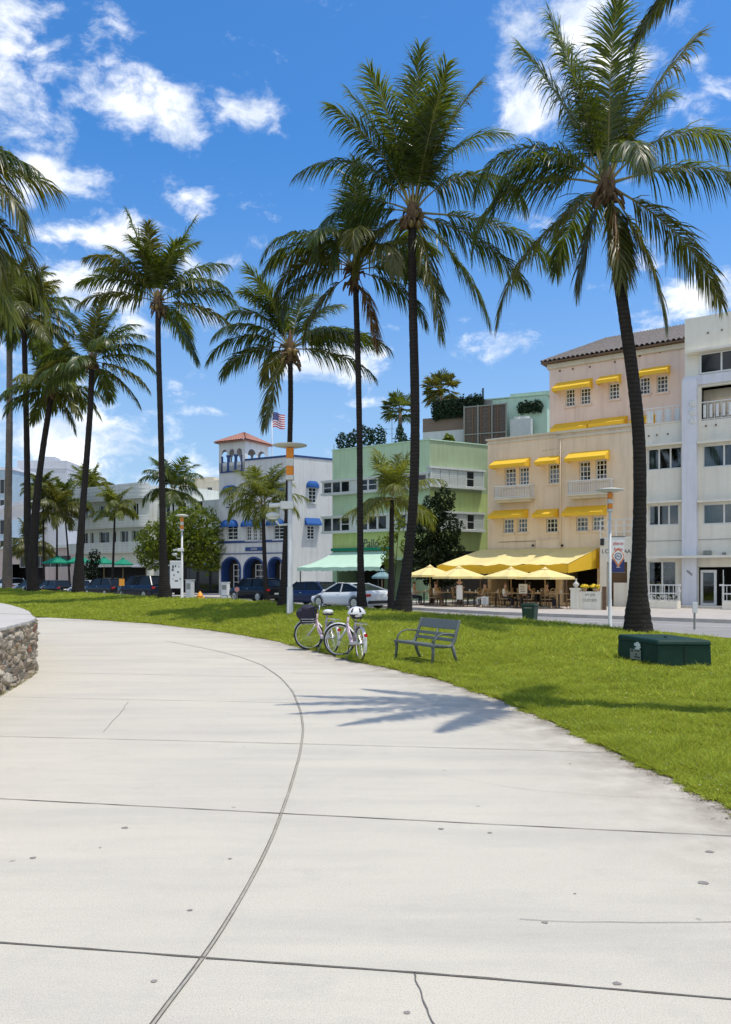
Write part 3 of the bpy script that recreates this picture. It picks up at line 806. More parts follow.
def frond(L, az, e0, bend, tw=0.0, nl=62, ll=0.75, droop=0.55, width=0.042, seed=0, pw=1.35, stalk=0.12, kink=0.0, tip=1.0):
    """one pinnate frond as arrays: verts, quads, material indices"""
    r = np.random.default_rng(seed)
    K = 26
    s = np.linspace(0, 1, K)
    e = e0 - bend * s ** pw
    e = np.maximum(e, R(-96))
    a = az + kink * s ** 2 + 0.05 * np.sin(s * 4 + seed)
    d = np.stack([np.cos(e) * np.cos(a), np.cos(e) * np.sin(a), np.sin(e)], 1)
    pos = np.concatenate([[np.zeros(3)], np.cumsum(d[:-1] * L / (K - 1), axis=0)])
    side0 = np.stack([-np.sin(a), np.cos(a), 0 * a], 1)
    up0 = np.cross(d, side0); up0 *= -1
    up0 = np.cross(side0, d) * -1 if False else np.stack([-np.sin(e) * np.cos(a), -np.sin(e) * np.sin(a), np.cos(e)], 1)
    t = tw * s
    side = side0 * np.cos(t)[:, None] + up0 * np.sin(t)[:, None]
    up = up0 * np.cos(t)[:, None] - side0 * np.sin(t)[:, None]
    V = []; Q = []; MI = []
    # rachis: a tapering five sided rod
    rr = np.interp(s, [0, .08, .3, 1], [.055, .030, .019, .004]) * (L / 4.2)
    m = 5
    for j in range(m):
        pass
    ang = np.arange(m) * 2 * PI / m
    ring = (side[:, None, :] * np.cos(ang)[None, :, None] + up[:, None, :] * np.sin(ang)[None, :, None]) * rr[:, None, None] + pos[:, None, :]
    V.append(ring.reshape(-1, 3))
    i, j = np.meshgrid(np.arange(K - 1), np.arange(m), indexing='ij')
    q = np.stack([i * m + j, i * m + (j + 1) % m, (i + 1) * m + (j + 1) % m, (i + 1) * m + j], -1).reshape(-1, 4)
    Q.append(q); MI.append(np.ones(len(q), int)); off = K * m
    for sgn in (-1, 1):
        u = np.linspace(stalk, 0.995, nl) + r.uniform(-.3, .3, nl) / nl
        u = np.clip(u, 0, 1)
        x = u * (K - 1); i0 = np.minimum(x.astype(int), K - 2); fr = (x - i0)[:, None]
        lerp = lambda A: A[i0] * (1 - fr) + A[i0 + 1] * fr
        p, dd, sd, uu = lerp(pos), lerp(d), lerp(side), lerp(up)
        prof = np.interp(u, [0, .12, .25, .5, .8, 1], [.5, .75, 1, 1, .78, .42 * tip])
        Ln = ll * prof * r.uniform(.82, 1.12, nl)
        al = np.interp(u, [0, .2, .7, 1], [R(68), R(60), R(44), R(20)]) + r.normal(0, .07, nl)
        be = R(14) + r.normal(0, .14, nl)
        d0 = dd * np.cos(al)[:, None] + (sd * sgn * np.cos(be)[:, None] + uu * np.sin(be)[:, None]) * np.sin(al)[:, None]
        g = droop * r.uniform(.55, 1.45, nl)
        pts_ = [p]
        dirs = []
        cur = d0
        for k in range(4):
            dk = cur.copy(); dk[:, 2] -= g * (0.25 + 0.6 * k)
            dk /= np.linalg.norm(dk, axis=1)[:, None]
            dirs.append(dk); pts_.append(pts_[-1] + dk * (Ln / 4)[:, None])
        wv = np.cross(d0, uu); wv /= np.linalg.norm(wv, axis=1)[:, None] + 1e-9
        tl = r.normal(0, .35, nl)[:, None]
        wv = wv * np.cos(tl) + uu * np.sin(tl)
        ws = [0.55, 1.0, .85, .5, 0.06]
        vs = []
        for k in range(5):
            hw = (width * ws[k] * (Ln / ll) ** .4 * r.uniform(.8, 1.15, nl) / 2)[:, None]
            vs.append(pts_[k] - wv * hw); vs.append(pts_[k] + wv * hw)
        vv = np.stack(vs, 1).reshape(-1, 3)
        V.append(vv)
        base = off + np.arange(nl)[:, None, None] * 10 + np.arange(4)[None, :, None] * 2 + np.array([0, 1, 3, 2])[None, None, :]
        Q.append(base.reshape(-1, 4)); MI.append(np.zeros(nl * 4, int)); off += nl * 10
    return np.concatenate(V), np.concatenate(Q), np.concatenate(MI)

def trunk_mesh(pts, rads, m, parent, name='trunk', nseg=70, sides=14, seed=0, ridges=0.03, rigstep=0.09):
    r = np.random.default_rng(seed)
    pts = np.array([tuple(p) for p in pts]); k = len(pts)
    t = np.linspace(0, 1, k); tt = np.linspace(0, 1, nseg)
    # smooth curve through the points
    c = np.stack([np.interp(tt, t, pts[:, i]) for i in range(3)], 1)
    for _ in range(60): c[1:-1] = (c[:-2] + 2 * c[1:-1] + c[2:]) / 4
    rad = np.interp(tt, np.linspace(0, 1, len(rads)), rads)
    ang = np.arange(sides) * 2 * PI / sides
    ringy = 1 + ridges * (np.arange(nseg) % 2) + r.normal(0, .012, nseg)
    ro = rad[:, None] * ringy[:, None] * (1 + 0.03 * np.sin(ang * 3 + seed)[None, :] + r.normal(0, .01, (nseg, sides)))
    low = np.clip(1 - tt / 0.06, 0, 1)
    ro *= 1 + low[:, None] * 0.10 * np.sin(ang * 5 + seed)[None, :]
    V = np.stack([c[:, 0][:, None] + ro * np.cos(ang), c[:, 1][:, None] + ro * np.sin(ang), c[:, 2][:, None] + 0 * ro], 2).reshape(-1, 3)
    i, j = np.meshgrid(np.arange(nseg - 1), np.arange(sides), indexing='ij')
    q = np.stack([i * sides + j, i * sides + (j + 1) % sides, (i + 1) * sides + (j + 1) % sides, (i + 1) * sides + j], -1).reshape(-1, 4)
    return bulk(name, V, q, mats=[m], parent=parent, smooth=True)

def palm(label, base, crown_px, via, rads, fronds, seed, L, nl=62, ll=0.75, width=0.042, extra=14, group='coconut palms on the lawn',
         bark=None, nuts=6, boots=True, parts=True, mixd=('green', 'green', 'green', 'olive'), sides=14, nseg=70, dy=0.0, name='palm_tree', skirt=0, upright=7, extra_e=(-25, 60)):
    """base: world point; via: pixels of the trunk's middle line, bottom to top; crown_px: pixel of the growing point"""
    Y = base.y
    r = random.Random(seed)
    t = thing(name, label, 'palm tree', base, 0, group)
    line = [Vector((0, 0, -0.25))] + [P(x, y, Y + dy * (i + 1) / (len(via) + 1)) - base for i, (x, y) in enumerate(via)]
    top = P(*crown_px, Y + dy) - base
    line.append(top)
    # even spacing along height
    trunk_mesh(line, rads, bark or trunk_dark, t, seed=seed, sides=sides, nseg=nseg)
    hub = top + Vector((0, 0, 0.0))
    spec = list(fronds)
    for k in range(upright):
        spec.append((r.uniform(0, 360), r.uniform(60, 86), r.uniform(15, 60), r.uniform(.72, .95), r.choice(mixd)))
    for k in range(extra):
        az = (k * 137.5 + seed * 31) % 360
        e0 = r.uniform(*extra_e)
        spec.append((az, e0, r.uniform(50, 95) if e0 > 0 else r.uniform(30, 55), r.uniform(.82, 1.05), r.choice(mixd)))
    for k in range(skirt):
        spec.append((r.uniform(0, 360), r.uniform(-75, -50), r.uniform(15, 30), r.uniform(.6, .85), r.choice(('olive', 'dry', 'dry'))))
    allV, allQ, allM, off = [], [], [], 0
    for k, (az, e0, bend, f, mt) in enumerate(spec):
        V, Q, MI = frond(L * f, R(az), R(e0), R(bend * (1.18 if 0 < e0 < 62 else 1)), tw=r.uniform(-.5, .5), nl=nl, ll=ll * (0.85 + .15 * f), width=width, seed=seed * 100 + k,
                         droop=(r.uniform(.75, 1.15) if e0 < 58 else r.uniform(.4, .6)) if mt != 'dry' else 1.0, pw=r.uniform(1.25, 1.75), kink=r.uniform(-.25, .25), stalk=r.uniform(.13, .2))
        o_ = hub + Vector((math.cos(R(az)) * .1, math.sin(R(az)) * .1, (e0 / 90) * .22 + .05))
        V = V + np.array(o_)
        if parts:
            bulk('frond', V, Q, mats=[frond_mats[mt], stalk_m], parent=t, mi=MI)
        else:
            allV.append(V); allQ.append(Q + off); allM.append(MI); off += len(V)
    if not parts:
        bulk('crown', np.concatenate(allV), np.concatenate(allQ), mats=[frond_mats[mixd[0]], stalk_m], parent=t, mi=np.concatenate(allM))
    if boots:
        # fibrous leaf bases wrapped round the growing point
        m_ = MB(); r0 = rads[-1]
        m_.lathe([(r0 * .95, -.55), (r0 * 1.35, -.25), (r0 * 1.75, .0), (r0 * 1.5, .25), (r0 * .7, .55), (.02, .75)], 12, top)
        for k in range(16):
            a = r.uniform(0, 2 * PI); z = r.uniform(-.5, .15); el = r.uniform(-.5, .5)
            p0 = top + Vector((math.cos(a) * r0 * 1.3, math.sin(a) * r0 * 1.3, z))
            p1 = p0 + Vector((math.cos(a) * .22, math.sin(a) * .22, -.12 + el * .4)); p2 = p1 + Vector((math.cos(a) * .08, math.sin(a) * .08, -.22))
            m_.tube([p0, p1, p2], [.055, .05, .02], 5)
        m_.build('leaf_sheath', boot_m, t, True)
    for k in range(nuts):
        a = k * 2.4 + seed; m_ = MB()
        m_.ell(top + Vector((math.cos(a) * (rads[-1] + .16), math.sin(a) * (rads[-1] + .16), -.12 - .16 * (k % 3))), (.105, .105, .135), 9, 6)
        m_.build('coconut', nut_m, t, True)
    return t

NEAR = dict(nl=112, ll=1.30, width=0.048)
# right hand palm, the largest
bA = lawn_point(637, 632)
palm('tallest looking coconut palm, its dark trunk curving up behind the green utility box', bA, (607, 186), [(637.5, 595), (638.5, 560), (640, 500), (639.5, 440), (635, 395), (630, 355), (621, 295), (613, 240)],
     [.44, .27, .19, .175, .17, .168, .165, .155, .145, .135],
     [(180, 42, 112, 1.0, 'green'), (184, 8, 84, 1.05, 'green'), (176, -34, 50, 1.05, 'olive'), (192, 22, 95, .85, 'green'), (0, 48, 100, 1.08, 'green'), (-6, 14, 68, 1.1, 'green'), (4, -28, 40, 1.0, 'olive'), (-20, -62, 22, .9, 'olive'), (-65, -76, 10, .6, 'olive'), (-40, -78, 8, .5, 'dry'), (165, -70, 14, .6, 'olive'),
      (170, 66, 18, .98, 'green'), (190, 74, 12, 1.0, 'green'), (140, 80, 16, 1.05, 'green'), (20, 80, 14, 1.08, 'green'), (0, 68, 24, 1.0, 'olive'), (35, 62, 34, 1.0, 'green'), (-100, 78, 18, .9, 'green'), (90, 66, 30, .95, 'green'), (-90, 12, 80, .8, 'green'), (95, 15, 70, .9, 'green')], 3, 4.6, extra=0, upright=1, nuts=0, skirt=0, sides=18, nseg=120, extra_e=(0, 60), **NEAR)
# middle palm with the coconuts
bB = lawn_point(402, 613)
palm('tall coconut palm bearing coconuts, its flared trunk right of the mint awning', bB, (413, 214), [(404, 592), (408, 560), (413, 515), (415, 470), (415.5, 400), (413.5, 330), (412, 270)],
     [.40, .24, .165, .155, .152, .15, .148, .142, .136, .13],
     [(180, 56, 84, 1.0, 'green'), (176, 26, 110, .95, 'green'), (186, 8, 92, .8, 'green'), (0, 50, 106, 1.0, 'green'), (10, 66, 72, 1.0, 'green'), (-4, -4, 50, 1.15, 'green'), (6, -16, 40, 1.0, 'green'), (-20, -46, 26, 1.0, 'green'), (-45, -70, 14, .95, 'olive'), (195, -30, 45, .6, 'olive'),
      (150, 74, 16, 1.0, 'green'), (180, 70, 20, .95, 'green'), (90, 84, 8, 1.08, 'green'), (30, 78, 18, 1.05, 'green'), (0, 72, 26, 1.0, 'olive'), (-90, 80, 16, 1.0, 'green'), (-60, 72, 30, .9, 'green'), (200, 62, 36, .9, 'green'), (90, 20, 70, .9, 'green')], 5, 4.5, extra=0, upright=2, nuts=9, sides=16, nseg=110, extra_e=(5, 65), **NEAR)
# slimmer palm behind the white car
bC = lawn_point(362, 609)
palm('slender coconut palm rising in front of the white car', bC, (355, 272), [(360, 560), (360, 480), (359, 400), (357, 330)],
     [.22, .125, .108, .104, .102, .10, .10, .098, .095],
     [(180, 45, 100, .95, 'green'), (185, 25, 110, .95, 'olive'), (175, 8, 92, .9, 'green'), (190, -38, 45, .75, 'olive'), (0, 30, 112, .95, 'green'), (-8, 8, 62, .9, 'green'), (5, -12, 62, .8, 'green'), (-30, -66, 20, .7, 'dry'), (-60, 20, 95, .9, 'olive'), (200, 50, 105, 1.0, 'green'), (90, 88, 4, .98, 'green'), (-90, 30, 105, .9, 'olive')],
     8, 3.9, extra=3, upright=2, nuts=0, nl=90, ll=1.15, width=.054, extra_e=(0, 55))
# palm with the wide drooping crown behind the street lamp
bD = lawn_point(283, 606)
palm('coconut palm with a wide drooping crown right beside the tallest street lamp', bD, (290, 350), [(285, 560), (288, 500), (290, 440), (291, 395)],
     [.25, .125, .105, .10, .098, .096, .095, .095],
     [(180, 28, 78, 1.0, 'green'), (188, 40, 82, .92, 'green'), (176, 8, 62, .85, 'green'), (215, -62, 25, .9, 'olive'), (-8, 18, 52, 1.15, 'green'), (4, 30, 62, 1.0, 'green'), (-4, -2, 45, 1.0, 'green'), (12, 48, 88, .9, 'green'), (170, 58, 70, .9, 'green'), (30, 62, 52, .85, 'green'), (150, 74, 30, .8, 'green')],
     11, 3.4, extra=2, upright=4, nuts=4, nl=84, ll=1.05, width=.056, extra_e=(0, 60))
# palm standing alone on the left
bE = lawn_point(165, 597)
palm('coconut palm standing alone against the sky, left of the blue trimmed tower', bE, (158, 303), [(163, 560), (162, 480), (160, 400), (158, 350)],
     [.40, .22, .162, .15, .145, .142, .14, .138],
     [(180, 38, 62, 1.0, 'green'), (185, 14, 48, .95, 'olive'), (172, 55, 62, .9, 'green'), (0, 22, 72, 1.08, 'green'), (-6, -5, 42, 1.0, 'olive'), (5, -48, 22, .8, 'green'), (-5, 42, 82, 1.0, 'green'), (10, 55, 55, 1.0, 'green'), (190, 74, 6, 1.05, 'green'), (20, 72, 10, 1.1, 'green'), (200, 60, 30, .8, 'green')],
     14, 4.3, extra=2, upright=5, nuts=5, nl=76, ll=1.32, width=.078, extra_e=(0, 60))
# cluster on the far left
bF = lawn_point(78, 592)
palm('coconut palm with a shaggy crown, rightmost of the left edge cluster', bF, (92, 362), [(80, 545), (85, 480), (89, 430), (91, 400)],
     [.44, .25, .20, .19, .185, .18, .175], [(0, 18, 62, 1.05, 'green'), (5, 40, 70, 1.0, 'green'), (-8, -10, 45, 1.05, 'olive'), (-4, -30, 35, 1.0, 'olive'), (180, 30, 85, .9, 'green'), (8, 62, 60, .9, 'green'), (190, 0, 60, .9, 'olive'), (185, 70, 15, 1.0, 'green')],
     17, 4.3, extra=7, upright=6, nuts=3, nl=60, ll=1.35, width=.1, extra_e=(-15, 60))
bG = lawn_point(33, 591.5)
palm('leaning coconut palm whose trunk crosses in front of its straight neighbour at the left edge', bG, (52, 392), [(33, 545), (37, 490), (44, 440), (49, 410)],
     [.42, .32, .27, .21, .20, .19, .185], [(180, 25, 70, 1.0, 'olive'), (180, 0, 40, .9, 'olive'), (-10, -48, 25, .85, 'olive'), (0, 10, 70, .9, 'green'), (10, 50, 60, 1.0, 'green')],
     20, 3.9, extra=13, upright=8, nuts=3, nl=60, ll=1.35, width=.1, mixd=('green', 'olive', 'light'))
bH = lawn_point(27, 591); bH.y += 1.2
palm('straight dark coconut palm behind the leaning one at the left edge', bH, (24, 318), [(27, 540), (27.5, 480), (26.5, 420), (25, 370)],
     [.42, .28, .22, .20, .19, .185], [(0, 30, 70, 1.0, 'olive'), (8, 48, 62, 1.0, 'green'), (-5, 5, 60, 1.0, 'olive'), (180, 30, 80, 1.0, 'green')],
     23, 4.4, extra=13, upright=8, nuts=3, nl=60, ll=1.4, width=.1, mixd=('green', 'olive', 'green'))
bI = lawn_point(7, 588)
palm('pale grey coconut palm trunk standing farthest left on the lawn', bI, (9, 305), [(7.5, 540), (8.5, 480), (9.5, 420), (9.5, 370)],
     [.40, .30, .26, .24, .22, .21], [(0, 25, 80, 1.0, 'olive'), (-8, -15, 50, 1.0, 'olive'), (5, 60, 60, 1.0, 'light')],
     26, 4.4, extra=13, upright=6, nuts=3, nl=60, ll=1.4, width=.1, bark=trunk_grey, mixd=('olive', 'olive', 'light'))
# two palms whose trunks stand outside the picture and whose fronds hang into it
bJ = P(-152, 640, 17.0); bJ.z = .88
palm('palm rooted in the raised terrace, only its drooping fronds in view', bJ, (-142, 205), [(-148, 480), (-145, 340)],
     [.34, .25, .22, .20, .19], [(0, 36, 62, .98, 'green'), (-6, 24, 95, 1.08, 'olive'), (8, 10, 82, 1.08, 'olive'), (-14, 2, 78, 1.05, 'olive'), (4, 50, 80, .95, 'green'), (0, -12, 66, 1.05, 'light'), (12, -2, 74, 1.1, 'light')],
     29, 4.3, extra=12, upright=8, nuts=4, nl=100, ll=1.2, width=.050)
bK = Vector((4.95, 8.85, .03))
palm('palm beyond the right edge, its ragged frond hanging in the top corner', bK, (768, -100), [(792, 420), (790, 200), (780, 20)],
     [.30, .20, .17, .155, .15], [(180, -40, 20, .82, 'olive'), (166, -34, 24, .72, 'olive'), (180, 20, 40, 1.15, 'green'), (168, 24, 42, 1.1, 'green'), (194, 18, 44, 1.12, 'olive'), (212, 26, 50, 1.0, 'green'), (146, 25, 52, .9, 'green'), (240, 15, 50, .85, 'green')],
     32, 2.6, extra=0, upright=1, nuts=4, nl=84, ll=.44, width=.036)

# small palms along the far pavement
SM = dict(parts=False, boots=False, nuts=0, nseg=30, sides=8, group='young palms along the far pavement')
def street_palm(label, px, base_py, Y, crown, L, seed, mixd=('light',), lean=0, fronds=(), **k):
    b = P(px, base_py, Y); b.z = .1
    kw = dict(SM); kw.update(extra=15, upright=7, nl=44, ll=.80 * L / 2.2, width=.08 * Y / 55); kw.update(k)
    tr = kw.pop('tr', .11)
    return palm(label, b, crown, [((px * .5 + crown[0] * .5) + lean, (base_py + crown[1]) / 2)], [tr * 1.5, tr, tr * .9, tr * .8], fronds, seed, L, mixd=mixd, extra_e=(-20, 65), **kw)
street_palm('young coconut palm with long arching fronds in front of the blue awning building', 267, 595, 52, (263, 505), 3.1, 41, ('light',), -1, tr=.14)
street_palm('young coconut palm in front of the mint green building, left of the dark bush', 391, 604, 38, (392, 500), 2.6, 43, ('light',), 0, tr=.13, nl=40)
street_palm('small yellowish palm in front of the balconied pale building', 112, 592, 72, (115, 510), 2.5, 44, ('light',), 0, nl=30)
street_palm('palm rising above the round crowned broadleaf tree', 173, 594, 80, (173, 490), 4.0, 46, ('green',), 1)
street_palm('small palm in front of the grey tower, right of the leaning trunk', 44, 592, 85, (43, 492), 2.6, 47, ('light',), 0, skirt=0)
street_palm('small palm at the left corner of the balconied pale building', 57, 592, 84, (57, 512), 3.6, 49, ('olive',), 0)
street_palm('palm leaning behind the left corner of the balconied pale building', 70, 592, 90, (64, 505), 3.6, 51, ('green',), 1)
street_palm('dusty palm low on the left, beside the pink walled building', 36, 592, 95, (30, 546), 3.6, 53, ('olive',), 0)
street_palm('palm showing above the roof of the balconied pale building', 90, 592, 104, (90, 492), 4.2, 55, ('light',), 0)

# fan palms on the roof garden of the mint green building
def fan_palm(label, base, h, rad, seed, mt, n_=26):
    r = random.Random(seed)
    t = thing('fan_palm', label, 'palm tree', base, 0, 'fan palms behind the roof garden')
    m_ = MB(); m_.tube([(0, 0, 0), (.05, 0, h * .5), (0, 0, h)], [.2, .16, .15], 8); m_.build('trunk', trunk_grey, t, True)
    m_ = MB()
    for k in range(n_):
        az = r.uniform(0, 2 * PI); el = R(r.uniform(-50, 80))
        d = Vector((math.cos(az) * math.cos(el), math.sin(az) * math.cos(el), math.sin(el)))
        c = Vector((0, 0, h)) + d * rad * .5
        m_.bar((0, 0, h), c, .03)
        s = d.cross(Vector((0, 0, 1))).normalized(); u = s.cross(d)
        for j in range(15):
            a = R(-105 + 15 * j)
            q = (d * math.cos(a) + s * math.sin(a) + u * .15 * abs(math.sin(a))).normalized() * rad * r.uniform(.42, .55)
            e = q.cross(u).normalized() * .06
            mid = c + q * .6
            tip = c + q + Vector((0, 0, -.16 * rad * r.random()))
            m_.quad(c, mid - e, tip); m_.quad(c, tip, mid + e)
    m_.build('crown', frond_mats[mt], t)
    return t
fan_palm('green fan palm rising behind the roof terrace hedge', P(400, 470, 66), 5.2, 1.85, 61, 'green')
fan_palm('paler dusty fan palm, taller of the two behind the roof hedge', P(441, 470, 70), 7.2, 2.1, 62, 'olive', 34)

# ------------------------------------------------------------------ broadleaf trees, bushes, hedges
def leaf_cloud(blobs, nleaf, size, seed, shell=0.55):
    r = np.random.default_rng(seed)
    wts = np.array([b[3] * b[4] * b[5] for b in blobs]) ** .67; wts /= wts.sum()
    k = r.choice(len(blobs), nleaf, p=wts); B = np.array(blobs)[k]
    d = r.normal(0, 1, (nleaf, 3)); d /= np.linalg.norm(d, axis=1)[:, None]
    rad = r.uniform(shell, 1.06, nleaf) ** .7
    lump = 1 + .16 * np.sin(d[:, 0] * 5 + k) * np.sin(d[:, 2] * 6 + k * 2)
    c = B[:, :3] + d * B[:, 3:6] * (rad * lump)[:, None]
    nrm = d + r.normal(0, .6, (nleaf, 3)); nrm /= np.linalg.norm(nrm, axis=1)[:, None]
    a = np.cross(nrm, r.normal(0, 1, (nleaf, 3))); a /= np.linalg.norm(a, axis=1)[:, None]
    b = np.cross(nrm, a); s = size * r.uniform(.6, 1.3, nleaf)[:, None]
    V = np.stack([c - a * s, c - b * s * .5 + nrm * s * .1, c + a * s, c + b * s * .5 + nrm * s * .1], 1).reshape(-1, 3)
    return V, np.arange(nleaf * 4).reshape(-1, 4)
def leafy(name, label, cat, base, blobs, nleaf, size, m, seed, trunk=None, group=None):
    t = thing(name, label, cat, base, 0, group)
    V, Q = leaf_cloud(blobs, nleaf, size, seed); bulk('crown' if trunk else 'foliage', V, Q, mats=[m], parent=t)
    if trunk:
        r = random.Random(seed); m_ = MB(); h, rr = trunk
        m_.tube([(0, 0, 0), (.05, 0, h * .5), (0, 0, h)], [rr * 1.3, rr, rr * .8], 9)
        for b in blobs: m_.tube([(0, 0, h * .8), ((b[0]) * .5, b[1] * .5, h + (b[2] - h) * .45), b[:3]], [rr * .6, rr * .4, rr * .12], 6)
        m_.build('trunk', trunk_dark, t, True)
    else:
        m_ = MB(); r = random.Random(seed)
        for b in blobs: m_.tube([(b[0] * .6, b[1] * .6, 0), b[:3]], [.03, .012], 5)
        m_.build('stem', trunk_dark, t)
    return t
b = P(178, 592, 70); b.z = .1
leafy('tree', 'round crowned broadleaf tree between the pale balconied building and the blue trimmed one', 'tree', b,
      [(-2.3, 0, 3.6, 1.5, 1.5, 1.5), (2.6, 0, 3.2, 1.5, 1.5, 1.3), (-1.9, 0, 4.9, 1.8, 1.8, 1.8), (0, .3, 5.9, 2.1, 2, 1.9), (2.1, 0, 6.2, 1.9, 1.8, 1.9), (3.0, .2, 4.5, 1.6, 1.7, 1.5), (.6, -.6, 4.4, 1.9, 1.6, 1.5), (-1.0, 0, 3.9, 1.6, 1.6, 1.1), (1.9, -.3, 3.4, 1.4, 1.4, 1.0)], 9500, .17, M['leaf_tree'], 71, (3.0, .25))
b = P(432, 606, 46.5); b.z = .1
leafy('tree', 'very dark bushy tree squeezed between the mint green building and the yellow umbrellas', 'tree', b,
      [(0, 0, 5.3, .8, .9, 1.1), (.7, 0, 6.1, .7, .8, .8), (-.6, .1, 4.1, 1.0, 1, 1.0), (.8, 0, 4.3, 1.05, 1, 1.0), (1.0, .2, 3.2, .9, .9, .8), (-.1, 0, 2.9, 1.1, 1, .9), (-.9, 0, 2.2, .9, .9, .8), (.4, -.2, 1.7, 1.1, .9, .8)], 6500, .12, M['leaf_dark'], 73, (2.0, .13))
b = P(384, 606, 47); b.z = .1
leafy('shrub', 'light green shrub at the foot of the mint green building under its lettering', 'shrub', b, [(0, 0, 3.6, .45, .4, .5), (.5, 0, 4.0, .4, .4, .4), (.9, 0, 4.8, .45, .4, .55), (1.3, 0, 3.4, .4, .4, .5), (.3, 0, 2.6, .5, .4, .6)], 700, .1, M['leaf_tree'], 75)
b = P(92, 592, 74); b.z = .1
leafy('shrub', 'slim dark shrub beside the green umbrellas of the balconied building', 'shrub', b, [(0, 0, 2.2, .8, .8, 1.0), (.2, 0, 3.4, .6, .6, .8), (0, 0, 1.0, .6, .6, .9)], 900, .14, M['leaf_dark'], 77)
# ------------------------------------------------------------------ buildings
class Fac:
    """a facade plane: local x along the front to the right, y inward, z up"""
    def __init__(s, name, label, p_left, p_right, oz=0.1, cat='building', t=None):
        a, b = Vector((*p_left, 0)), Vector((*p_right, 0))
        s.o = Vector((a.x, a.y, oz)); d = b - a; s.W = d.length; s.u = d.normalized(); s.n = Vector((-s.u.y, s.u.x, 0))
        s.rz = math.atan2(s.u.y, s.u.x)
        s.t = t or thing(name, label, cat, s.o, s.rz)
    def loc(s, px, py, d=0.0):
        o = s.o + s.n * d; a = (px - CX) / F
        x = (a * o.y - o.x) / (s.u.x - a * s.u.y); Y = o.y + x * s.u.y
        return x, EYE + (HY - py) / F * Y - s.o.z
    def x(s, px, d=0.0): return s.loc(px, 500, d)[0]
    def z(s, px, py, d=0.0): return s.loc(px, py, d)[1]
    def rect(s, px0, px1, py0, py1, d=0.0):
        c = (px0 + px1) / 2
        return s.x(px0, d), s.x(px1, d), s.z(c, py1, d), s.z(c, py0, d)

def wall(parent, m, W, H, D, holes=(), x0=0.0, z0=0.0, y=0.0, reveal=0.22, name='wall', roof=True):
    """a box of a building whose front is pierced by openings"""
    hs_ = [h for h in holes]
    X = sorted(set([x0, W] + [v for h in hs_ for v in h[:2] if x0 < v < W])); Z = sorted(set([z0, H] + [v for h in hs_ for v in h[2:4] if z0 < v < H]))
    b = MB()
    def inhole(x, z): return any(h[0] < x < h[1] and h[2] < z < h[3] for h in hs_)
    for xa, xb in zip(X, X[1:]):
        for za, zb in zip(Z, Z[1:]):
            if not inhole((xa + xb) / 2, (za + zb) / 2):
                b.quad((xa, y, za), (xb, y, za), (xb, y, zb), (xa, y, zb))
    for h in hs_:
        a, c, e, f = h[:4]; r = y + reveal
        b.quad((a, y, e), (a, r, e), (a, r, f), (a, y, f)); b.quad((c, r, e), (c, y, e), (c, y, f), (c, r, f))
        b.quad((a, y, f), (a, r, f), (c, r, f), (c, y, f)); b.quad((a, r, e), (a, y, e), (c, y, e), (c, r, e))
    # sides, back, roof
    b.quad((x0, y + D, z0), (x0, y, z0), (x0, y, H), (x0, y + D, H)); b.quad((W, y, z0), (W, y + D, z0), (W, y + D, H), (W, y, H))
    b.quad((W, y + D, z0), (x0, y + D, z0), (x0, y + D, H), (W, y + D, H))
    if roof: b.quad((x0, y, H - .25), (W, y, H - .25), (W, y + D, H - .25), (x0, y + D, H - .25))
    # inner dark partition behind the openings
    o = b.build(name, m, parent)
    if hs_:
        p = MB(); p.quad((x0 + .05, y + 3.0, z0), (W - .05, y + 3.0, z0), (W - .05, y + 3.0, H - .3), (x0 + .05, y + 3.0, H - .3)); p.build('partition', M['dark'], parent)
    return o

def window(parent, r, nx=2, nz=3, y=0.1, frame=None, glass=None, bw=0.05, mw=0.03, sill=True, sillm=None, curtain=0.0, two=False, seed=0):
    x0, x1, z0, z1 = r; fm = frame or M['white_metal']
    b = MB(); e = .006
    b.box(x0 - e, x0 + bw, y, y + .06, z0 - e, z1 + e); b.box(x1 - bw, x1 + e, y, y + .06, z0 - e, z1 + e)
    b.box(x0 + bw, x1 - bw, y + .002, y + .058, z0 - e, z0 + bw); b.box(x0 + bw, x1 - bw, y + .002, y + .058, z1 - bw, z1 + e)
    for i in range(1, nx):
        x = x0 + (x1 - x0) * i / nx; b.box(x - mw / 2, x + mw / 2, y + .006, y + .05, z0 + bw, z1 - bw)
    for j in range(1, nz):
        z = z0 + (z1 - z0) * j / nz; b.box(x0 + bw, x1 - bw, y + .010, y + .046, z - mw / 2, z + mw / 2)
    w_ = b.build('window', fm, parent)
    p = MB(); p.box(x0 + bw * .5, x1 - bw * .5, y + .024, y + .034, z0 + bw * .5, z1 - bw * .5); p.build('pane', glass or M['dark_glass'], w_)
    if sill:
        s_ = MB(); s_.box(x0 - .08, x1 + .08, -.09, y - .003, z0 - .09, z0 - .007); s_.build('sill', sillm or fm, w_)
    if curtain > 0:
        c = MB(); r_ = random.Random(seed); wv = []
        k = 14
        for i in range(k + 1): wv.append((x0 + (x1 - x0) * curtain * i / k, y + .22 + .03 * (i % 2)))
        for (a, b2) in zip(wv, wv[1:]): c.quad((a[0], a[1], z0), (b2[0], b2[1], z0), (b2[0], b2[1], z1), (a[0], a[1], z1))
        c.build('curtain', M['curtain'], w_)
    return w_

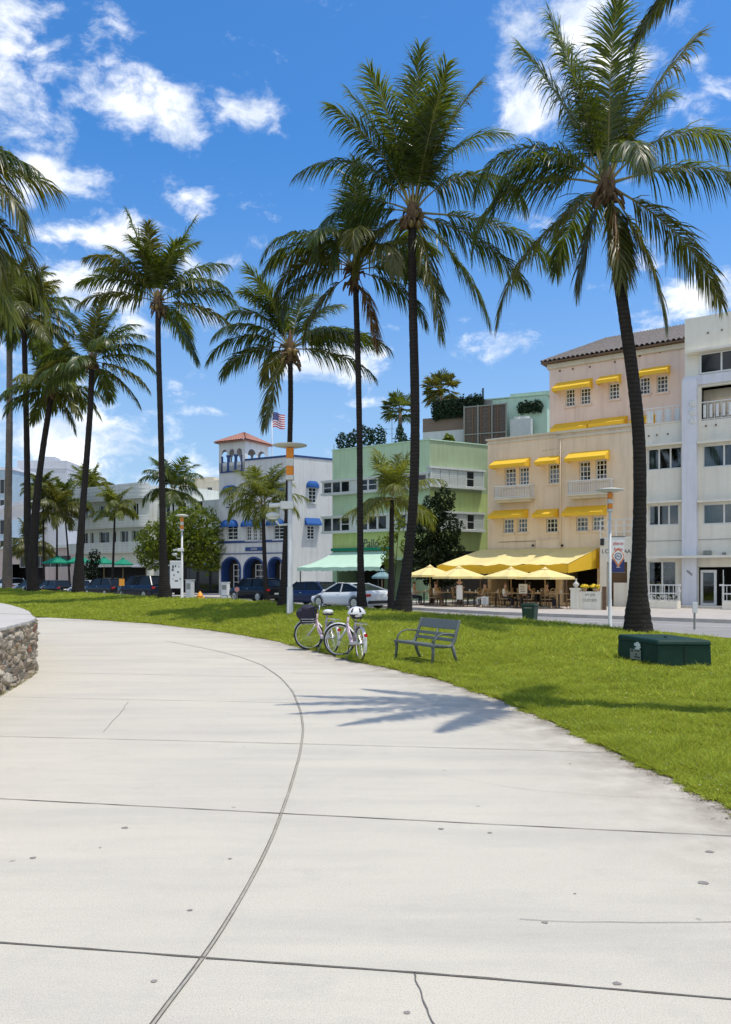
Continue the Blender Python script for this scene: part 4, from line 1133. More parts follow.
def awning(parent, x0, x1, zt, drop, proj, m, val=0.16, y=-.01, name='awning', dome=False):
    b = MB(); k = max(1, int((x1 - x0) / .35)); zb = zt - drop
    if not dome:
        xs_ = [x0 + (x1 - x0) * i / k for i in range(k + 1)]
        for a, c in zip(xs_, xs_[1:]):
            s_ = .012
            b.quad((a, y, zt), (c, y, zt), (c, y - proj, zb), (a, y - proj, zb))
            b.quad((a, y - proj, zb), (c, y - proj, zb), (c, y - proj - .01, zb - val), ((a + c) / 2, y - proj - .01, zb - val - .03), (a, y - proj - .01, zb - val))
        for x in (x0, x1): b.quad((x, y, zt), (x, y - proj, zb), (x, y - proj, zb - val), (x, y, zb - val))
    else:
        n_ = 8; cx = (x0 + x1) / 2; hw = (x1 - x0) / 2
        rings = []
        for i in range(6):
            t = i / 5 * PI / 2
            rings.append([(cx + hw * math.cos(PI * j / n_) * (.35 + .65 * math.sin(t)), y - proj * math.sin(PI * j / n_) * math.sin(t), zb + drop * math.cos(t)) for j in range(n_ + 1)])
        for a, c in zip(rings, rings[1:]):
            for j in range(n_): b.quad(a[j], a[j + 1], c[j + 1], c[j])
        for j in range(n_):
            p, q = rings[-1][j], rings[-1][j + 1]; b.quad(p, q, (q[0], q[1], q[2] - val), (p[0], p[1], p[2] - val))
    o = b.build(name, m, parent)
    return o

def railing(parent, x0, x1, z0, h, y, m, step=.12, n_bars=None, name='railing', th=.03, back=None):
    b = MB()
    b.box(x0, x1, y - th, y + th, z0 + h - .05, z0 + h); b.box(x0, x1, y - th * .8, y + th * .8, z0 + .03, z0 + .07)
    k = n_bars or max(2, int((x1 - x0) / step))
    for i in range(k + 1):
        x = x0 + (x1 - x0) * i / k; b.box(x - .012, x + .012, y - .012, y + .012, z0, z0 + h - .05)
    if back is not None:
        for x in (x0, x1):
            b.box(x - th, x + th, y, back, z0 + h - .05, z0 + h)
            for j in range(4): yy = y + (back - y) * j / 4; b.box(x - .012, x + .012, yy - .012, yy + .012, z0, z0 + h - .05)
    return b.build(name, m, parent)

def barrel_roof(parent, quad, m, n_, name='roof', amp=.06):
    """slope covered with rounded tiles: quad = eave left, eave right, ridge right, ridge left"""
    a, b_, c, d = [Vector(p) for p in quad]; k = n_ * 8; rows_ = 14
    nrm = (b_ - a).cross(d - a).normalized()
    V = []; f = []
    for i in range(k + 1):
        t = i / k
        for j in range(rows_ + 1):
            s_ = j / rows_; p = (a.lerp(b_, t)).lerp(d.lerp(c, t), s_)
            V.append(p + nrm * (amp * abs(math.cos(t * n_ * PI)) + .02 * (1 - (s_ * 7) % 1)))
    for i in range(k):
        for j in range(rows_):
            q = i * (rows_ + 1) + j; f.append((q, q + rows_ + 1, q + rows_ + 2, q + 1))
    mb = MB(); mb.add(V, f)
    return mb.build(name, m, parent)

# ================================================= apricot building with yellow awnings
YB = Fac('apricot_building', 'apricot three storey building with yellow window awnings behind the yellow cafe canopy', (7.3, 46.6), (14.35, 41.75))
t = YB.t
def zt(c): return (470 + c[0] * .357, 470 + c[1] * .357, 320 + c[2] * .357, 320 + c[3] * .357)
wins = {'a': (97, 128, 415, 467), 'b': (137, 165, 412, 464), 'c': (93, 122, 557, 597), 'd': (133, 160, 555, 595), 'e': (220, 250, 403, 458), 'f': (213, 245, 555, 595),
        'g': (308, 340, 397, 452), 'h': (354, 386, 392, 447), 'i': (300, 333, 552, 592), 'j': (345, 378, 550, 590)}
xm = YB.x(560)
hl = []; hr = []
for k_, c in wins.items():
    r = YB.rect(*zt(c)); (hr if k_ in 'ghij' else hl).append(r)
shop = [(0.2, xm - .25, .12, 2.75)]
H1 = YB.z(520, 437.5); H2 = YB.z(600, 430)
wall(t, M['yellow_wall'], xm, H1, 9, hl + shop, y=.0)
PRD = .16
wall(t, M['yellow_wall'], YB.W, H2, 9.2, hr + [(xm + .2, YB.x(600) - .1, .12, 2.75), (YB.x(604), YB.x(626), .15, YB.z(612, 562))], x0=xm, y=-PRD, name='wall')
b = MB(); b.box(-.1, xm - .02, -.1, 9, H1 - .001, H1 + .10); b.box(-.06, xm - .02, -.05, 0, H1 - .22, H1 - .12); b.build('cornice', M['cream'], t)
b = MB(); b.box(xm - .1, YB.W + .06, -PRD - .12, 9, H2, H2 + .13); b.box(xm - .06, YB.W + .03, -PRD - .07, -PRD + .01, H2 - .28, H2 - .16); b.build('cornice', M['cream'], t)
for k_, c in wins.items():
    r = YB.rect(*zt(c)); yy = .08 - (PRD if k_ in 'ghij' else 0)
    w_ = window(t, r, 3, 4 if k_ in 'abegh' else 3, y=yy + .05, bw=.07, mw=.045, sill=False, glass=M['glass'], curtain={'c': .5, 'f': 1, 'i': 1, 'j': .95, 'b': .3, 'g': .25}.get(k_, 0))
    s_ = MB(); s_.box(r[0] - .08, r[1] + .08, yy - .17, yy - .083, r[2] - .10, r[2] - .007); s_.build('sill', M['yellow_wall'], w_)
for c, pr in (((65, 170, 388, 418), 0), ((62, 165, 530, 558), 0), ((190, 257, 380, 410), 0), ((183, 250, 528, 555), 0), ((276, 395, 367, 402), 1), ((268, 387, 520, 553), 1)):
    r = YB.rect(*zt(c)); yy = -PRD if pr else 0
    awning(t, r[0] + .12, r[1] - .02, r[3] - .03, (r[3] - r[2]) * .62, .85, M['yellow_cloth'], .17, y=yy - .012)
for c, pr in (((68, 172, 462, 497), 0), ((276, 397, 447, 485), 1)):
    r = YB.rect(*zt(c), -.6); yy = -PRD if pr else 0
    bl = MB(); z0 = r[2] - .02
    bl.prism([(r[0], yy - .7), (r[1], yy - .7), (r[1], yy - .01), (r[0], yy - .01)], z0 - .10, z0)
    bl.prism([(r[0] + .1, yy - .55), (r[1] - .1, yy - .55), (r[1] - .1, yy - .012), (r[0] + .1, yy - .012)], z0 - .24, z0 - .103)
    bo = bl.build('balcony', M['cream'], t)
    railing(bo, r[0] + .04, r[1] - .04, z0 + .003, r[3] - r[2], yy - .64, M['white_metal'], .10, back=yy - .02)
r = YB.rect(*zt((187, 267, 617, 640))); b = MB(); b.box(r[0], r[1], -.12, -.004, r[2], r[3]); b.box(r[0] - .05, r[1] + .05, -.15, -.002, r[3] + .003, r[3] + .06); b.build('sign_box', M['yellow_wall'], t)
for px in (180, 262):
    x, z = YB.loc(470 + px * .357, 320 + 632 * .357); b = MB(); b.tube([(x, -.01, z), (x, -.18, z + .05)], .025, 6); b.ell((x, -.22, z), (.07, .09, .07), 8, 6); b.build('spotlight', M['black'], t, True)
# little tiled roof peeping over the parapet between the bays
x, z = YB.loc(552, 449); barrel_roof(t, [(x - .55, 0.02, z - .12), (x + .52, 0.02, z - .04), (x + .52, .8, z + .5), (x - .1, .8, z + .5)], M['tile'], 5)
# rear block in pink, set back, with tiled roof
PB = Fac('pink_building', 'pink upper block under a grey clay tile roof, set back above the apricot facade', (0, 0), (1, 0), 0.1)
o2 = YB.o + YB.n * 5.0
px0, px1 = 549.5, 690
tmp = YB
xa, xb = YB.x(px0, 5.0), YB.x(px1, 5.0)
pl = YB.o + YB.n * 5 + YB.u * xa; pr_ = YB.o + YB.n * 5 + YB.u * xb
bpy.data.objects.remove(PB.t)
PB = Fac('pink_building', 'pink upper block under a grey clay tile roof, set back above the apricot facade', (pl.x, pl.y), (pr_.x, pr_.y))
t = PB.t
pw = [(268, 294, 193, 242), (309, 338, 190, 236), (389, 419, 177, 222), (475, 505, 160, 208), (523, 555, 155, 203)]
holes = [PB.rect(*zt(c)) for c in pw]
HP = (PB.z(551, 364) + PB.z(684, 344)) / 2
wall(t, M['pink_wall'], PB.W, HP, 8, holes)
for c in pw:
    r = PB.rect(*zt(c)); w_ = window(t, r, 3, 4, y=.08, bw=.07, mw=.045, sill=False)
    s_ = MB(); s_.box(r[0] - .08, r[1] + .08, -.09, -.004, r[2] - .10, r[2] - .007); s_.build('sill', M['pink_wall'], w_)
for c in ((238, 345, 168, 205), (360, 425, 153, 185), (475, 562, 130, 162), (233, 340, 285, 318), (338, 443, 272, 303), (452, 520, 266, 296)):
    r = PB.rect(*zt(c)); awning(t, r[0] + .12, r[1] - .02, r[3] - .03, (r[3] - r[2]) * .62, .85, M['yellow_cloth'], .19, y=-.012)
for px, py in ((560, 371), (573, 369), (590, 367), (615, 362), (640, 356), (660, 352), (678, 347)):
    x, z = PB.loc(px, py); b = MB(); b.tube([(x, -.004, z), (x, -.05, z)], .06, 8); b.build('vent', M['brown'], t)
zE = HP + .02
b = MB(); b.box(-.12, PB.W + .05, -.14, 8, HP - .30, HP - .001); b.build('cornice', M['cream'], t)
rz_ = PB.z(684, 326, 3.4) ; xr = PB.x(607, 3.4)
b = MB(); b.box(-.42, PB.W + .1, -.44, 8, zE, zE + .08); b.build('eave', M['brown'], t)
zE += .085
barrel_roof(t, [(-.4, -.42, zE), (PB.W + .1, -.42, zE), (PB.W + .1, 3.4, rz_), (xr, 3.4, rz_)], M['tile'], 30, 'roof', .13)
barrel_roof(t, [(-.4, 7.2, zE), (-.4, -.42, zE), (xr, 3.4, rz_), (xr, 3.41, rz_)], M['tile'], 24, 'roof', .13)
barrel_roof(t, [(PB.W + .1, 7.2, zE), (-.4, 7.2, zE), (xr, 3.41, rz_), (PB.W + .1, 3.41, rz_)], M['tile'], 30, 'roof', .07)

# ================================================= cafe front of the apricot building: canopy
t = YB.t
def canopy(parent, pts_top, pts_front, m, mv, val, y0, y1, name='canopy'):
    pass
zc1 = YB.z(545, 549); zc2 = YB.z(505, 565, -3.6); xl, xr_ = YB.x(437, -3.6), YB.x(568, -3.6); xw0, xw1 = YB.x(480), YB.x(599, -.2)
cb = MB(); K = 22
for i in range(K):
    a, c = i / K, (i + 1) / K
    def top(t_): return Vector((xw0 + (xw1 - xw0) * t_, -PRD - .02, zc1 + .05 * abs(math.sin(t_ * PI * 3))))
    def front(t_): return Vector((xl + (xr_ - xl) * t_, -3.6, zc2 + .04 * math.sin(t_ * PI * 9)))
    for j in range(6):
        s0, s1 = j / 6, (j + 1) / 6
        sag = lambda t_, s_: Vector((0, 0, -.28 * math.sin(s_ * PI) * abs(math.sin(t_ * PI * 3.0)) ** .5 + .04 * math.sin(t_ * 40) * s_))
        pa, pb = top(a).lerp(front(a), s0) + sag(a, s0), top(c).lerp(front(c), s0) + sag(c, s0)
        pc, pd = top(c).lerp(front(c), s1) + sag(c, s1), top(a).lerp(front(a), s1) + sag(a, s1)
        cb.quad(pa, pb, pc, pd)
cb.build('canopy', M['pale_yellow_cloth'], t, True)
vb = MB()
for i in range(K):
    a, c = i / K, (i + 1) / K
    vb.quad(front(a) + Vector((0, -.01, 0)), front(c) + Vector((0, -.01, 0)), front(c) + Vector((0, -.01, -.42)), (front(a) + front(c)) / 2 + Vector((0, -.01, -.47)), front(a) + Vector((0, -.01, -.42)))
vb.quad(top(1) + Vector((.01, 0, 0)), front(1) + Vector((.01, 0, 0)), front(1) + Vector((.01, 0, -.45)), top(1) + Vector((.01, 0, -1.1)))
vb.quad(top(0), front(0), front(0) + Vector((0, 0, -.45)), top(0) + Vector((0, 0, -.6)))
vb.build('canopy_valance', M['yellow_cloth'], t)
b = MB()
for px in (437, 480, 525, 566):
    x = YB.x(px, -3.6); b.tube([(x, -3.55, 0), (x, -3.55, zc2 - .02)], .04, 8)
b.build('canopy_post', M['brown'], t)
b = MB(); b.quad((xl + .2, -.3, 2.4), (xr_ - .2, -.3, 2.4), (xr_ - .2, -.3, zc1 - .25), (xl + .2, -.3, zc1 - .25)); b.build('canopy_shade', M['dark'], t)  # dark sheet painted in for the gloom beneath the canopy
# side entrance: white wall with lettering, open doorway and roof railing
xe0, xe1, xe2 = YB.x(600, -.9), YB.x(606.5, -.9), YB.x(632, -.9)
ze = YB.z(615, 537, -.9); zd0 = YB.z(618, 562, -.9)
b = MB(); b.box(xe0, xe1, -.9, -PRD - .01, 0, ze); b.box(xe1 + .001, xe2 - .25, -.9, -PRD - .01, zd0, ze - .001); b.box(xe2 - .249, xe2 + .05, -.9, -PRD - .01, 0, ze)
b.box(xe1 + .35, xe2 - .26, -.8, -.6, 0, 1.25)
b.build('entrance_wall', M['white_paint'], t)
b = MB(); b.quad((xe1, -PRD - .03, 0), (xe2, -PRD - .03, 0), (xe2, -PRD - .03, zd0), (xe1, -PRD - .03, zd0)); b.build('doorway', M['tan'], t)
b = MB()
for h_ in (.3, .62, .95): b.box(xe0, xe2, -.88, -.84, ze + h_ - .04, ze + h_)
for i in range(5): x = xe0 + (xe2 - xe0) * i / 4; b.box(x - .03, x + .03, -.88, -.84, ze, ze + .95)
b.build('roof_railing', M['white_metal'], t)
for txt, px in (('L', 603), ('C', 606.8), ('A', 625.6), ('A', 629)):
    x, z = YB.loc(px, 551.5, -.905); lettering(txt, .30, M['ink'], t, (x, -.905, z))
x, z = YB.loc(602.4, 542, -.92); b = MB(); b.box(x - .09, x + .09, -1.0, -.903, z - .18, z + .18); b.build('wall_lantern', M['black'], t)

b = MB(); x = YB.x(562); b.tube([(x, -PRD - .05, 2.9), (x, -PRD - .05, H2 - .3)], .035, 6); b.build('drainpipe', M['yellow_wall'], t, True)
b = MB(); x, z = YB.loc(541, 541); b.tube([(x - 2.6, -.03, z), (x + .6, -.03, z + .02)], .012, 4); b.build('cable', M['black'], t)

# ================================================= white deco hotel on the right
WB = Fac('white_hotel', 'white streamlined hotel with a projecting pillar at the right edge', (14.35, 41.75), (14.35 + .827 * 12, 41.75 - .563 * 12))
t = WB.t; xp0, xp1 = WB.x(683.5), WB.x(698); HL = WB.z(660, 424); HT = WB.z(715, 314); xP = WB.x(687.5)
def wz(c): return zt(c)
lw = [(497, 593, 357, 418), (500, 585, 517, 575)]
rw = [(635, 800, 85, 143), (655, 800, 345, 408), (648, 800, 512, 570)]
ent = (xp1 + .02, xp1 + 3.2, .02, WB.z(712, 567))
shopw = WB.rect(648, 676, 561, 596)
holesL = [WB.rect(*wz(c)) for c in lw] + [shopw]
wall(t, M['white_paint'], xp0 + .05, HL, 9, holesL, x0=0)
holesR = [(xp1 + (.0 if i == 0 else .22), xp1 + 6.2, r[2], r[3]) for i, r in enumerate(WB.rect(*wz(c)) for c in rw)]
log = (xp1 + .15, xp1 + 5.5, WB.z(718, 419), WB.z(718, 385))
wall(t, M['white_paint'], WB.W, HT, 9, holesR[1:] + [log, ent], x0=xp0 + .06, y=.004)
# stacked storeys above: shaded frame round the top windows
for i, r in enumerate(holesL[:2]):
    window(t, r, 3, 1, y=.1, bw=.06, mw=.08, glass=M['glass'], sill=False, curtain=.3, seed=i)
    b = MB(); b.box(r[0] - .25, xp0 - .01, -.42, -.004, r[3] + .06, r[3] + .16); b.build('ledge', M['white_paint'], t)
window(t, shopw, 2, 1, y=.08, bw=.06, mw=.09, glass=M['glass'], sill=False)
for i, r in enumerate(holesR[1:]):
    window(t, r, 6, 1, y=.1, bw=.06, mw=.08, glass=M['glass'], sill=False, curtain=.24 if i else .12, seed=i + 5)
    b = MB(); b.box(xp1 + .02, WB.W, -.42, -.004, r[3] + .06, r[3] + .16); b.build('ledge', M['white_paint'], t)
r = holesR[0]
window(t, (xp1 + .1, xp1 + 6.2, r[2], r[3]), 6, 1, y=-.05, bw=.07, mw=.08, sill=False)
b = MB(); b.box(xp1 - .5, WB.W, -.5, -.004, r[3] + .02, r[3] + .14); b.build('ledge', M['white_paint'], t)
b = MB(); b.box(xp0, xp1 + 8, -.09, -.001, log[3] + .12, r[2] - .05); b.build('band', M['hotel_white'], t)
# pillar, from the pavement to the fourth storey
zp = WB.z(691, 381); b = MB(); b.box(xp0, xp1, -.38, -.002, 0, zp); b.build('pillar', M['hotel_white'], t)
for py in (403, 412, 420.5):
    x, z = WB.loc(692.6, py, -.4); b = MB(); b.M = Matrix.Translation((x, -.383, z)) @ Matrix.Rotation(PI / 2, 4, 'X'); b.lathe([(.19, 0), (.19, .03), (.13, .07), (.10, .05), (.02, .09)], 18); b.build('roundel', M['white_metal'], t, False)
railing(t, log[0], log[1], log[2], .95, .03, M['white_metal'], .3, name='loggia_railing', th=.04)
b = MB()
for i in range(18):
    x = log[0] + .1 + i * .3; b.box(x, x + .13, .015, .045, log[2] + .15, log[2] + .8)
b.build('loggia_screen', M['white_metal'], t)
b = MB(); b.box(log[0] - .05, log[1] + .05, .85, .95, log[2], log[3]); b.build('loggia_wall', M['cream'], t)
b = MB(); b.box(log[0] + .3, log[1], .80, .845, log[2] + .45, log[2] + 1.25); b.build('loggia_band', M['yellow_wall'], t)
# roof terrace railing on the left wing
railing(t, WB.x(641), xp0 - .05, HL, .95, .25, M['white_metal'], .22, name='terrace_railing', th=.03)
b = MB()
for k_ in range(4):
    x = WB.x(646 + 9 * k_); b.box(x, x + .3, .27, .3, HL + .15, HL + .8); b.box(x + .05, x + .25, .26, .265, HL + .3, HL + .62)
b.build('terrace_screen', M['white_metal'], t)
b = MB(); b.box(-.03, xp0 + .02, -.05, .2, HL - .001, HL + .06); b.build('coping', M['white_paint'], t)
for px, py in ((649, 436), (657, 435), (668, 434), (706, 426), (716, 425), (708, 333), (722, 330)):
    x, z = WB.loc(px, py); b = MB(); b.tube([(x, -.003, z), (x, -.05, z)], .045, 8); b.build('vent', M['brown'], t)
b = MB(); z = WB.z(690, 540); b.tube([(.2, -.03, z), (xp0 - .02, -.03, z - .02)], .012, 4); b.tube([(xp1 + .02, -.03, z), (WB.W, -.03, z + .03)], .012, 4); b.build('cable', M['sign_grey'], t)
b = MB(); x, z = WB.loc(708, 553); b.box(x - .18, x + .18, -.25, -.003, z - .1, z + .12); b.box(x + .7, x + .85, -.15, -.003, z - .1, z + .02); b.build('floodlight', M['sign_grey'], t)
# street canopy over the ground floor
zc = WB.z(690, 557, -.8); b = MB(); b.box(WB.x(643, -.9), WB.W, -.9, -.385, zc - .05, zc + .07); b.build('street_canopy', M['white_paint'], t)
b = MB(); b.box(WB.x(655, -.9), WB.W, -.388, -.006, zc - .04, zc + .06); b.build('canopy_root', M['white_paint'], t)
# glass door with its frame
x0, x1 = xp1 + .1, xp1 + .86; z1 = ent[3] - .15
dr = MB(); dr.box(x0, x0 + .12, .1, .2, .04, z1); dr.box(x1 - .12, x1, .1, .2, .04, z1); dr.box(x0 + .12, x1 - .12, .102, .198, .04, .22); dr.box(x0 + .12, x1 - .12, .102, .198, z1 - .13, z1)
do = dr.build('door', M['white_metal'], t); p = MB(); p.box(x0 + .11, x1 - .11, .14, .15, .2, z1 - .12); p.build('pane', M['glass'], do)
b = MB(); b.tube([(x1 + .35, .05, .9), (x1 + .35, .05, 1.6)], .02, 6); b.box(x1 + .3, x1 + .34, .08, .12, .0, ent[3] - .15); b.build('door_handle', M['chrome'], do)
b = MB(); b.box(xp0 + .05, xp1 + 4, -1.6, -.4, 0, .12); b.build('doorstep', M['concrete_wall'], t)
for i, txt in enumerate('650'):
    pass
for px, py in ((687.6, 571.6), (689.4, 573), (691.4, 574.6)):
    x, z = WB.loc(px, py, -.385); b = MB(); b.tube([(x - .045, -.386, z + .06), (x + .045, -.386, z + .05), (x - .03, -.386, z - .01), (x + .04, -.386, z - .06)], .018, 5); b.build('house_number', M['ink'], t)
# shop window display
for k_, (px, hh) in enumerate(((650, .5), (655, .8), (660, .55), (667, .6))):
    x = WB.x(px); b = MB(); b.lathe([(.10, 0), (.15, .2), (.08, .35), (.12, .42)], 10, (x, .7, .9)); v = b.build('vase', M['white_metal'], t, True)
    V_, Q_ = leaf_cloud([(x, .7, 1.4 + hh * .4, .22, .2, .3)], 70, .09, 90 + k_); bulk('bouquet', V_, Q_, mats=[M['leaf_tree'] if k_ % 2 else mat('pink_petal', (.6, .3, .28), .6)], parent=v)
b = MB(); b.box(shopw[0], shopw[1], .5, .95, .3, .9); b.build('display_shelf', M['white_metal'], t)
b = MB()
for px in (651, 656.5, 662, 668, 674): x = WB.x(px); b.ell((x, .6, shopw[3] - .3), (.08, .08, .10), 8, 6)
b.build('display_lamp', M['white_metal'], t, True)

# ================================================= mint green building
GB = Fac('mint_building', 'mint green corner building with bands of white framed windows and a pale green awning', (-2.35, 55.4), (4.2, 51.0))
t = GB.t
HG = (GB.z(335, 450.5) + GB.z(428, 440)) / 2
zg = lambda a, b_, c, d: (310 + a * .26, 310 + b_ * .26, 380 + c * .26, 380 + d * .26)
def band(F_, px0, px1, py0, py1, groups, parent, wm):
    """a projecting band of windows: sill slab, head slab, panes between mullions"""
    x0, x1, z0, z1 = F_.rect(px0, px1, py0, py1, -.3)
    z0, z1 = F_.z((px0 + px1) / 2, py1, -.3), F_.z((px0 + px1) / 2, py0, -.3)
    b = MB(); b.box(x0 - .08, x1 + .08, -.42, -.005, z1 - .12, z1 + .02); b.box(x0 - .08, x1 + .08, -.42, -.005, z0 - .02, z0 + .12); b.box(x0, x0 + .1, -.36, -.006, z0 + .12, z1 - .12); b.box(x1 - .1, x1, -.36, -.006, z0 + .12, z1 - .12)
    bo = b.build('window_band', wm, parent)
    return bo, x0, x1, z0 + .12, z1 - .12
wall(t, M['green_wall'], GB.W, HG, 8, [(.4, GB.W - .12, .1, 2.7)])
lm = (GB.z(380, 500)); b = MB()
b.quad((-.001, -.004, 2.9), (GB.W - .01, -.004, 2.9), (GB.W - .01, -.004, GB.z(400, 515)), (-.001, -.004, GB.z(400, 515))); b.build('lower_wall', M['lime_wall'], t)
b = MB(); b.box(-.05, GB.W + .05, -.06, .3, HG, HG + .07); b.build('coping', M['pale_green'], t)
for c, seed in (((48, 455, 372, 430), 1), ((48, 455, 515, 583), 2)):
    bo, x0, x1, z0, z1 = band(GB, *zg(*c), None, t, M['shutter'])
    r_ = random.Random(seed); n_ = 11; wdt = (x1 - x0 - .2) / n_
    for i in range(n_):
        xa = x0 + .1 + i * wdt
        if i in (3, 7): 
            b = MB(); b.box(xa + .02, xa + wdt - .02, -.34, -.30, z0, z1); b.build('shutter', M['shutter'], bo); continue
        window(bo, (xa + .02, xa + wdt - .02, z0, z1), 1, 2 if r_.random() < .5 else 1, y=-.34, bw=.045, mw=.04, sill=False, curtain=0)
tx, tz = GB.loc(370.5, 543.5, -.03); lettering('Pallo', .80, M['ink'], t, (tx, -.03, tz), sx=.85, shear=.15)
# right hand flank
GF = Fac('flank', None, (4.2, 51.0), (9.2, 53.74), t=t); ang = GF.rz - GB.rz
fl = bpy.data.objects.new('flank_wall', None); bpy.data.objects.remove(fl)
b = MB(); Wf, Df = GF.W, 6.0
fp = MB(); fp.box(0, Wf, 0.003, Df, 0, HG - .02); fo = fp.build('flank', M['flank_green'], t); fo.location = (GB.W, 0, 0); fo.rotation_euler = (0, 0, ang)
GF.t = fo
b = MB(); zl = GF.z(470, 493); b.quad((.02, -.003, .2), (Wf, -.003, .2), (Wf, -.003, zl), (.02, -.003, zl)); b.build('lower_wall', M['lime_wall'], fo)
b = MB(); b.box(0.03, Wf, -.05, .3, HG - .01, HG + .06); b.build('coping', M['pale_green'], fo)
b = MB(); b.quad((.1, -.01, .1), (Wf, -.01, .1), (Wf, -.01, 3.3), (.1, -.01, 3.3)); b.build('interior_shade', M['dark'], fo)  # dark quad over the wall, standing for the shaded cafe interior
for c, k0 in (((462, 668, 340, 416), 6), ((500, 668, 508, 582), 5)):
    bo, x0, x1, z0, z1 = band(GF, *zg(*c), None, fo, M['shutter'])
    n_ = k0; wdt = (x1 - x0 - .2) / n_
    for i in range(n_):
        xa = x0 + .1 + i * wdt
        if i == n_ - 2: window(bo, (xa + .02, xa + wdt - .02, z0, z1), 1, 2, y=-.34, bw=.045, sill=False)
        else:
            b = MB(); b.box(xa + .02, xa + wdt - .02, -.34, -.30, z0, z1)
            for j in range(9): zz_ = z0 + (z1 - z0) * (j + .5) / 9; b.box(xa + .06, xa + wdt - .06, -.352, -.342, zz_ - .012, zz_ + .012)
            b.build('shutter', M['shutter'], bo)
# pale green street awning
xa0, xa1 = GB.x(334) + .1, GB.x(388); zA = GB.z(360, 551); zF = GB.z(350, 567, -4.2); xf0, xf1 = GB.x(297, -4.2), GB.x(380, -4.2)
b = MB(); K = 14
for i in range(K):
    a, c = i / K, (i + 1) / K
    A_ = lambda q: Vector((xa0 + (xa1 - xa0) * q, -.03, zA)); B_ = lambda q: Vector((xf0 + (xf1 - xf0) * q, -4.2, zF + .02 * math.sin(q * 30)))
    for s0, s1 in ((0, .33), (.33, .66), (.66, 1)):
        sg = lambda s_: Vector((0, 0, -.16 * math.sin(s_ * PI)))
        b.quad(A_(a).lerp(B_(a), s0) + sg(s0), A_(c).lerp(B_(c), s0) + sg(s0), A_(c).lerp(B_(c), s1) + sg(s1), A_(a).lerp(B_(a), s1) + sg(s1))
    b.quad(B_(a), B_(c), B_(c) + Vector((0, 0, -.22)), (B_(a) + B_(c)) / 2 + Vector((0, 0, -.27)), B_(a) + Vector((0, 0, -.22)))
b.build('street_awning', M['mint_cloth'], t)
b = MB(); b.box(xa0 - .2, xa1 + .3, -.25, -.02, zA + .02, zA + .22); b.build('awning_case', M['green_cloth'], t)
b = MB()
for x in (xf0 + .2, xf1 - .2): b.tube([(x, -4.1, 0), (x, -4.1, zF - .05)], .04, 8)
b.build('awning_post', M['black'], t)

# roof garden block behind
RG = Fac('penthouse', 'pale green penthouse with a weathered lattice screen and ivy, above the mint green building', (6.0, 61.5), (14.2, 58.0), oz=HG - .15)
t = RG.t
def rgr(a, b_, c, d): return (300 + a * .3557, 300 + b_ * .3557, 360 + c * .3557, 360 + d * .3557)
r = RG.rect(*rgr(515, 695, 95, 230)); b = MB(); b.box(r[0], r[1], 0, 5, 0, r[3] - .3); b.box(r[0] + 2.1, r[1] + .3, -.02, 5, r[3] - .299, r[3]); b.build('wall', M['pale_green'], t)
b = MB(); b.box(r[0] - .05, r[1], -.06, 5.1, r[3] - .28, r[3] - .2); b.build('coping', M['pale_green'], t)
r2 = RG.rect(*rgr(345, 520, 158, 240), -.3); zm_ = RG.z(440, 431, -.3); b = MB(); b.box(r2[0], r2[1], -.3, 3, zm_, r2[3]); b.build('brick_wall', M['brick'], t); b = MB(); b.box(r2[0] + .01, r2[1] - .01, -.28, 3, 0, zm_ - .002); b.build('terrace_wall', M['grey_wall'], t)
r3 = RG.rect(*rgr(462, 580, 128, 242), -1.4); b = MB()
b.box(r3[0], r3[1], -1.35, -1.3, 0, r3[3])
lo = b.build('lattice_screen', M['lattice'], t)
b = MB()
for i in range(6): x = r3[0] + (r3[1] - r3[0]) * i / 5; b.box(x - .05, x + .05, -1.42, -1.353, 0, r3[3] + .05)
for j in range(16): z = r3[3] * (j + .5) / 16; b.box(r3[0], r3[1], -1.375, -1.352, z - .02, z + .02)
b.build('slat', M['brown'], lo)
b = MB()
for i in range(4): x = r3[0] + (r3[1] - r3[0]) * i / 3; b.box(x - .05, x + .05, -1.47, -1.422, 0, r3[3] + .08)
for z in (.05, r3[3] * .5, r3[3]): b.box(r3[0], r3[1], -1.455, -1.424, z - .04, z + .04)
b.build('frame', M['sign_grey'], lo)
r4 = RG.rect(*rgr(372, 514, 98, 165), -.6)
blobs = [(r4[0] + (r4[1] - r4[0]) * (i + .5) / 10, -.6, (r4[2] + r4[3]) / 2 + .35 * (i / 9 - .5), .32, .3, (r4[3] - r4[2]) * .42) for i in range(10)]
V_, Q_ = leaf_cloud(blobs, 2600, .10, 81, .6); bulk('ivy', V_, Q_, mats=[M['leaf_hedge']], parent=t)
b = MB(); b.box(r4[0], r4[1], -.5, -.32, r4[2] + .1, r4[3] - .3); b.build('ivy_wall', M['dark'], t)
r5 = RG.rect(*rgr(615, 680, 115, 152), -.1)
blobs = [(r5[0] + (r5[1] - r5[0]) * (i + .5) / 5, -.2, (r5[2] + r5[3]) / 2, .3, .2, (r5[3] - r5[2]) * .5) for i in range(5)]
V_, Q_ = leaf_cloud(blobs, 800, .10, 82, .6); bulk('ivy', V_, Q_, mats=[M['leaf_hedge']], parent=t)
r6 = RG.rect(*rgr(592, 650, 155, 188), -1.0); b = MB(); b.box(r6[0], r6[1], -1.2, -.3, .6, r6[3] - .3); b.lathe([(.35, 0), (.35, .2), (.05, .25)], 14, (r6[0] + .5, -.75, r6[3] - .3)); b.lathe([(.35, 0), (.35, .2), (.05, .25)], 14, (r6[1] - .5, -.75, r6[3] - .3)); b.box(r6[0] - .3, r6[1] + .6, -1.4, -.1, .3, .6); b.build('cooling_unit', M['shutter'], t)
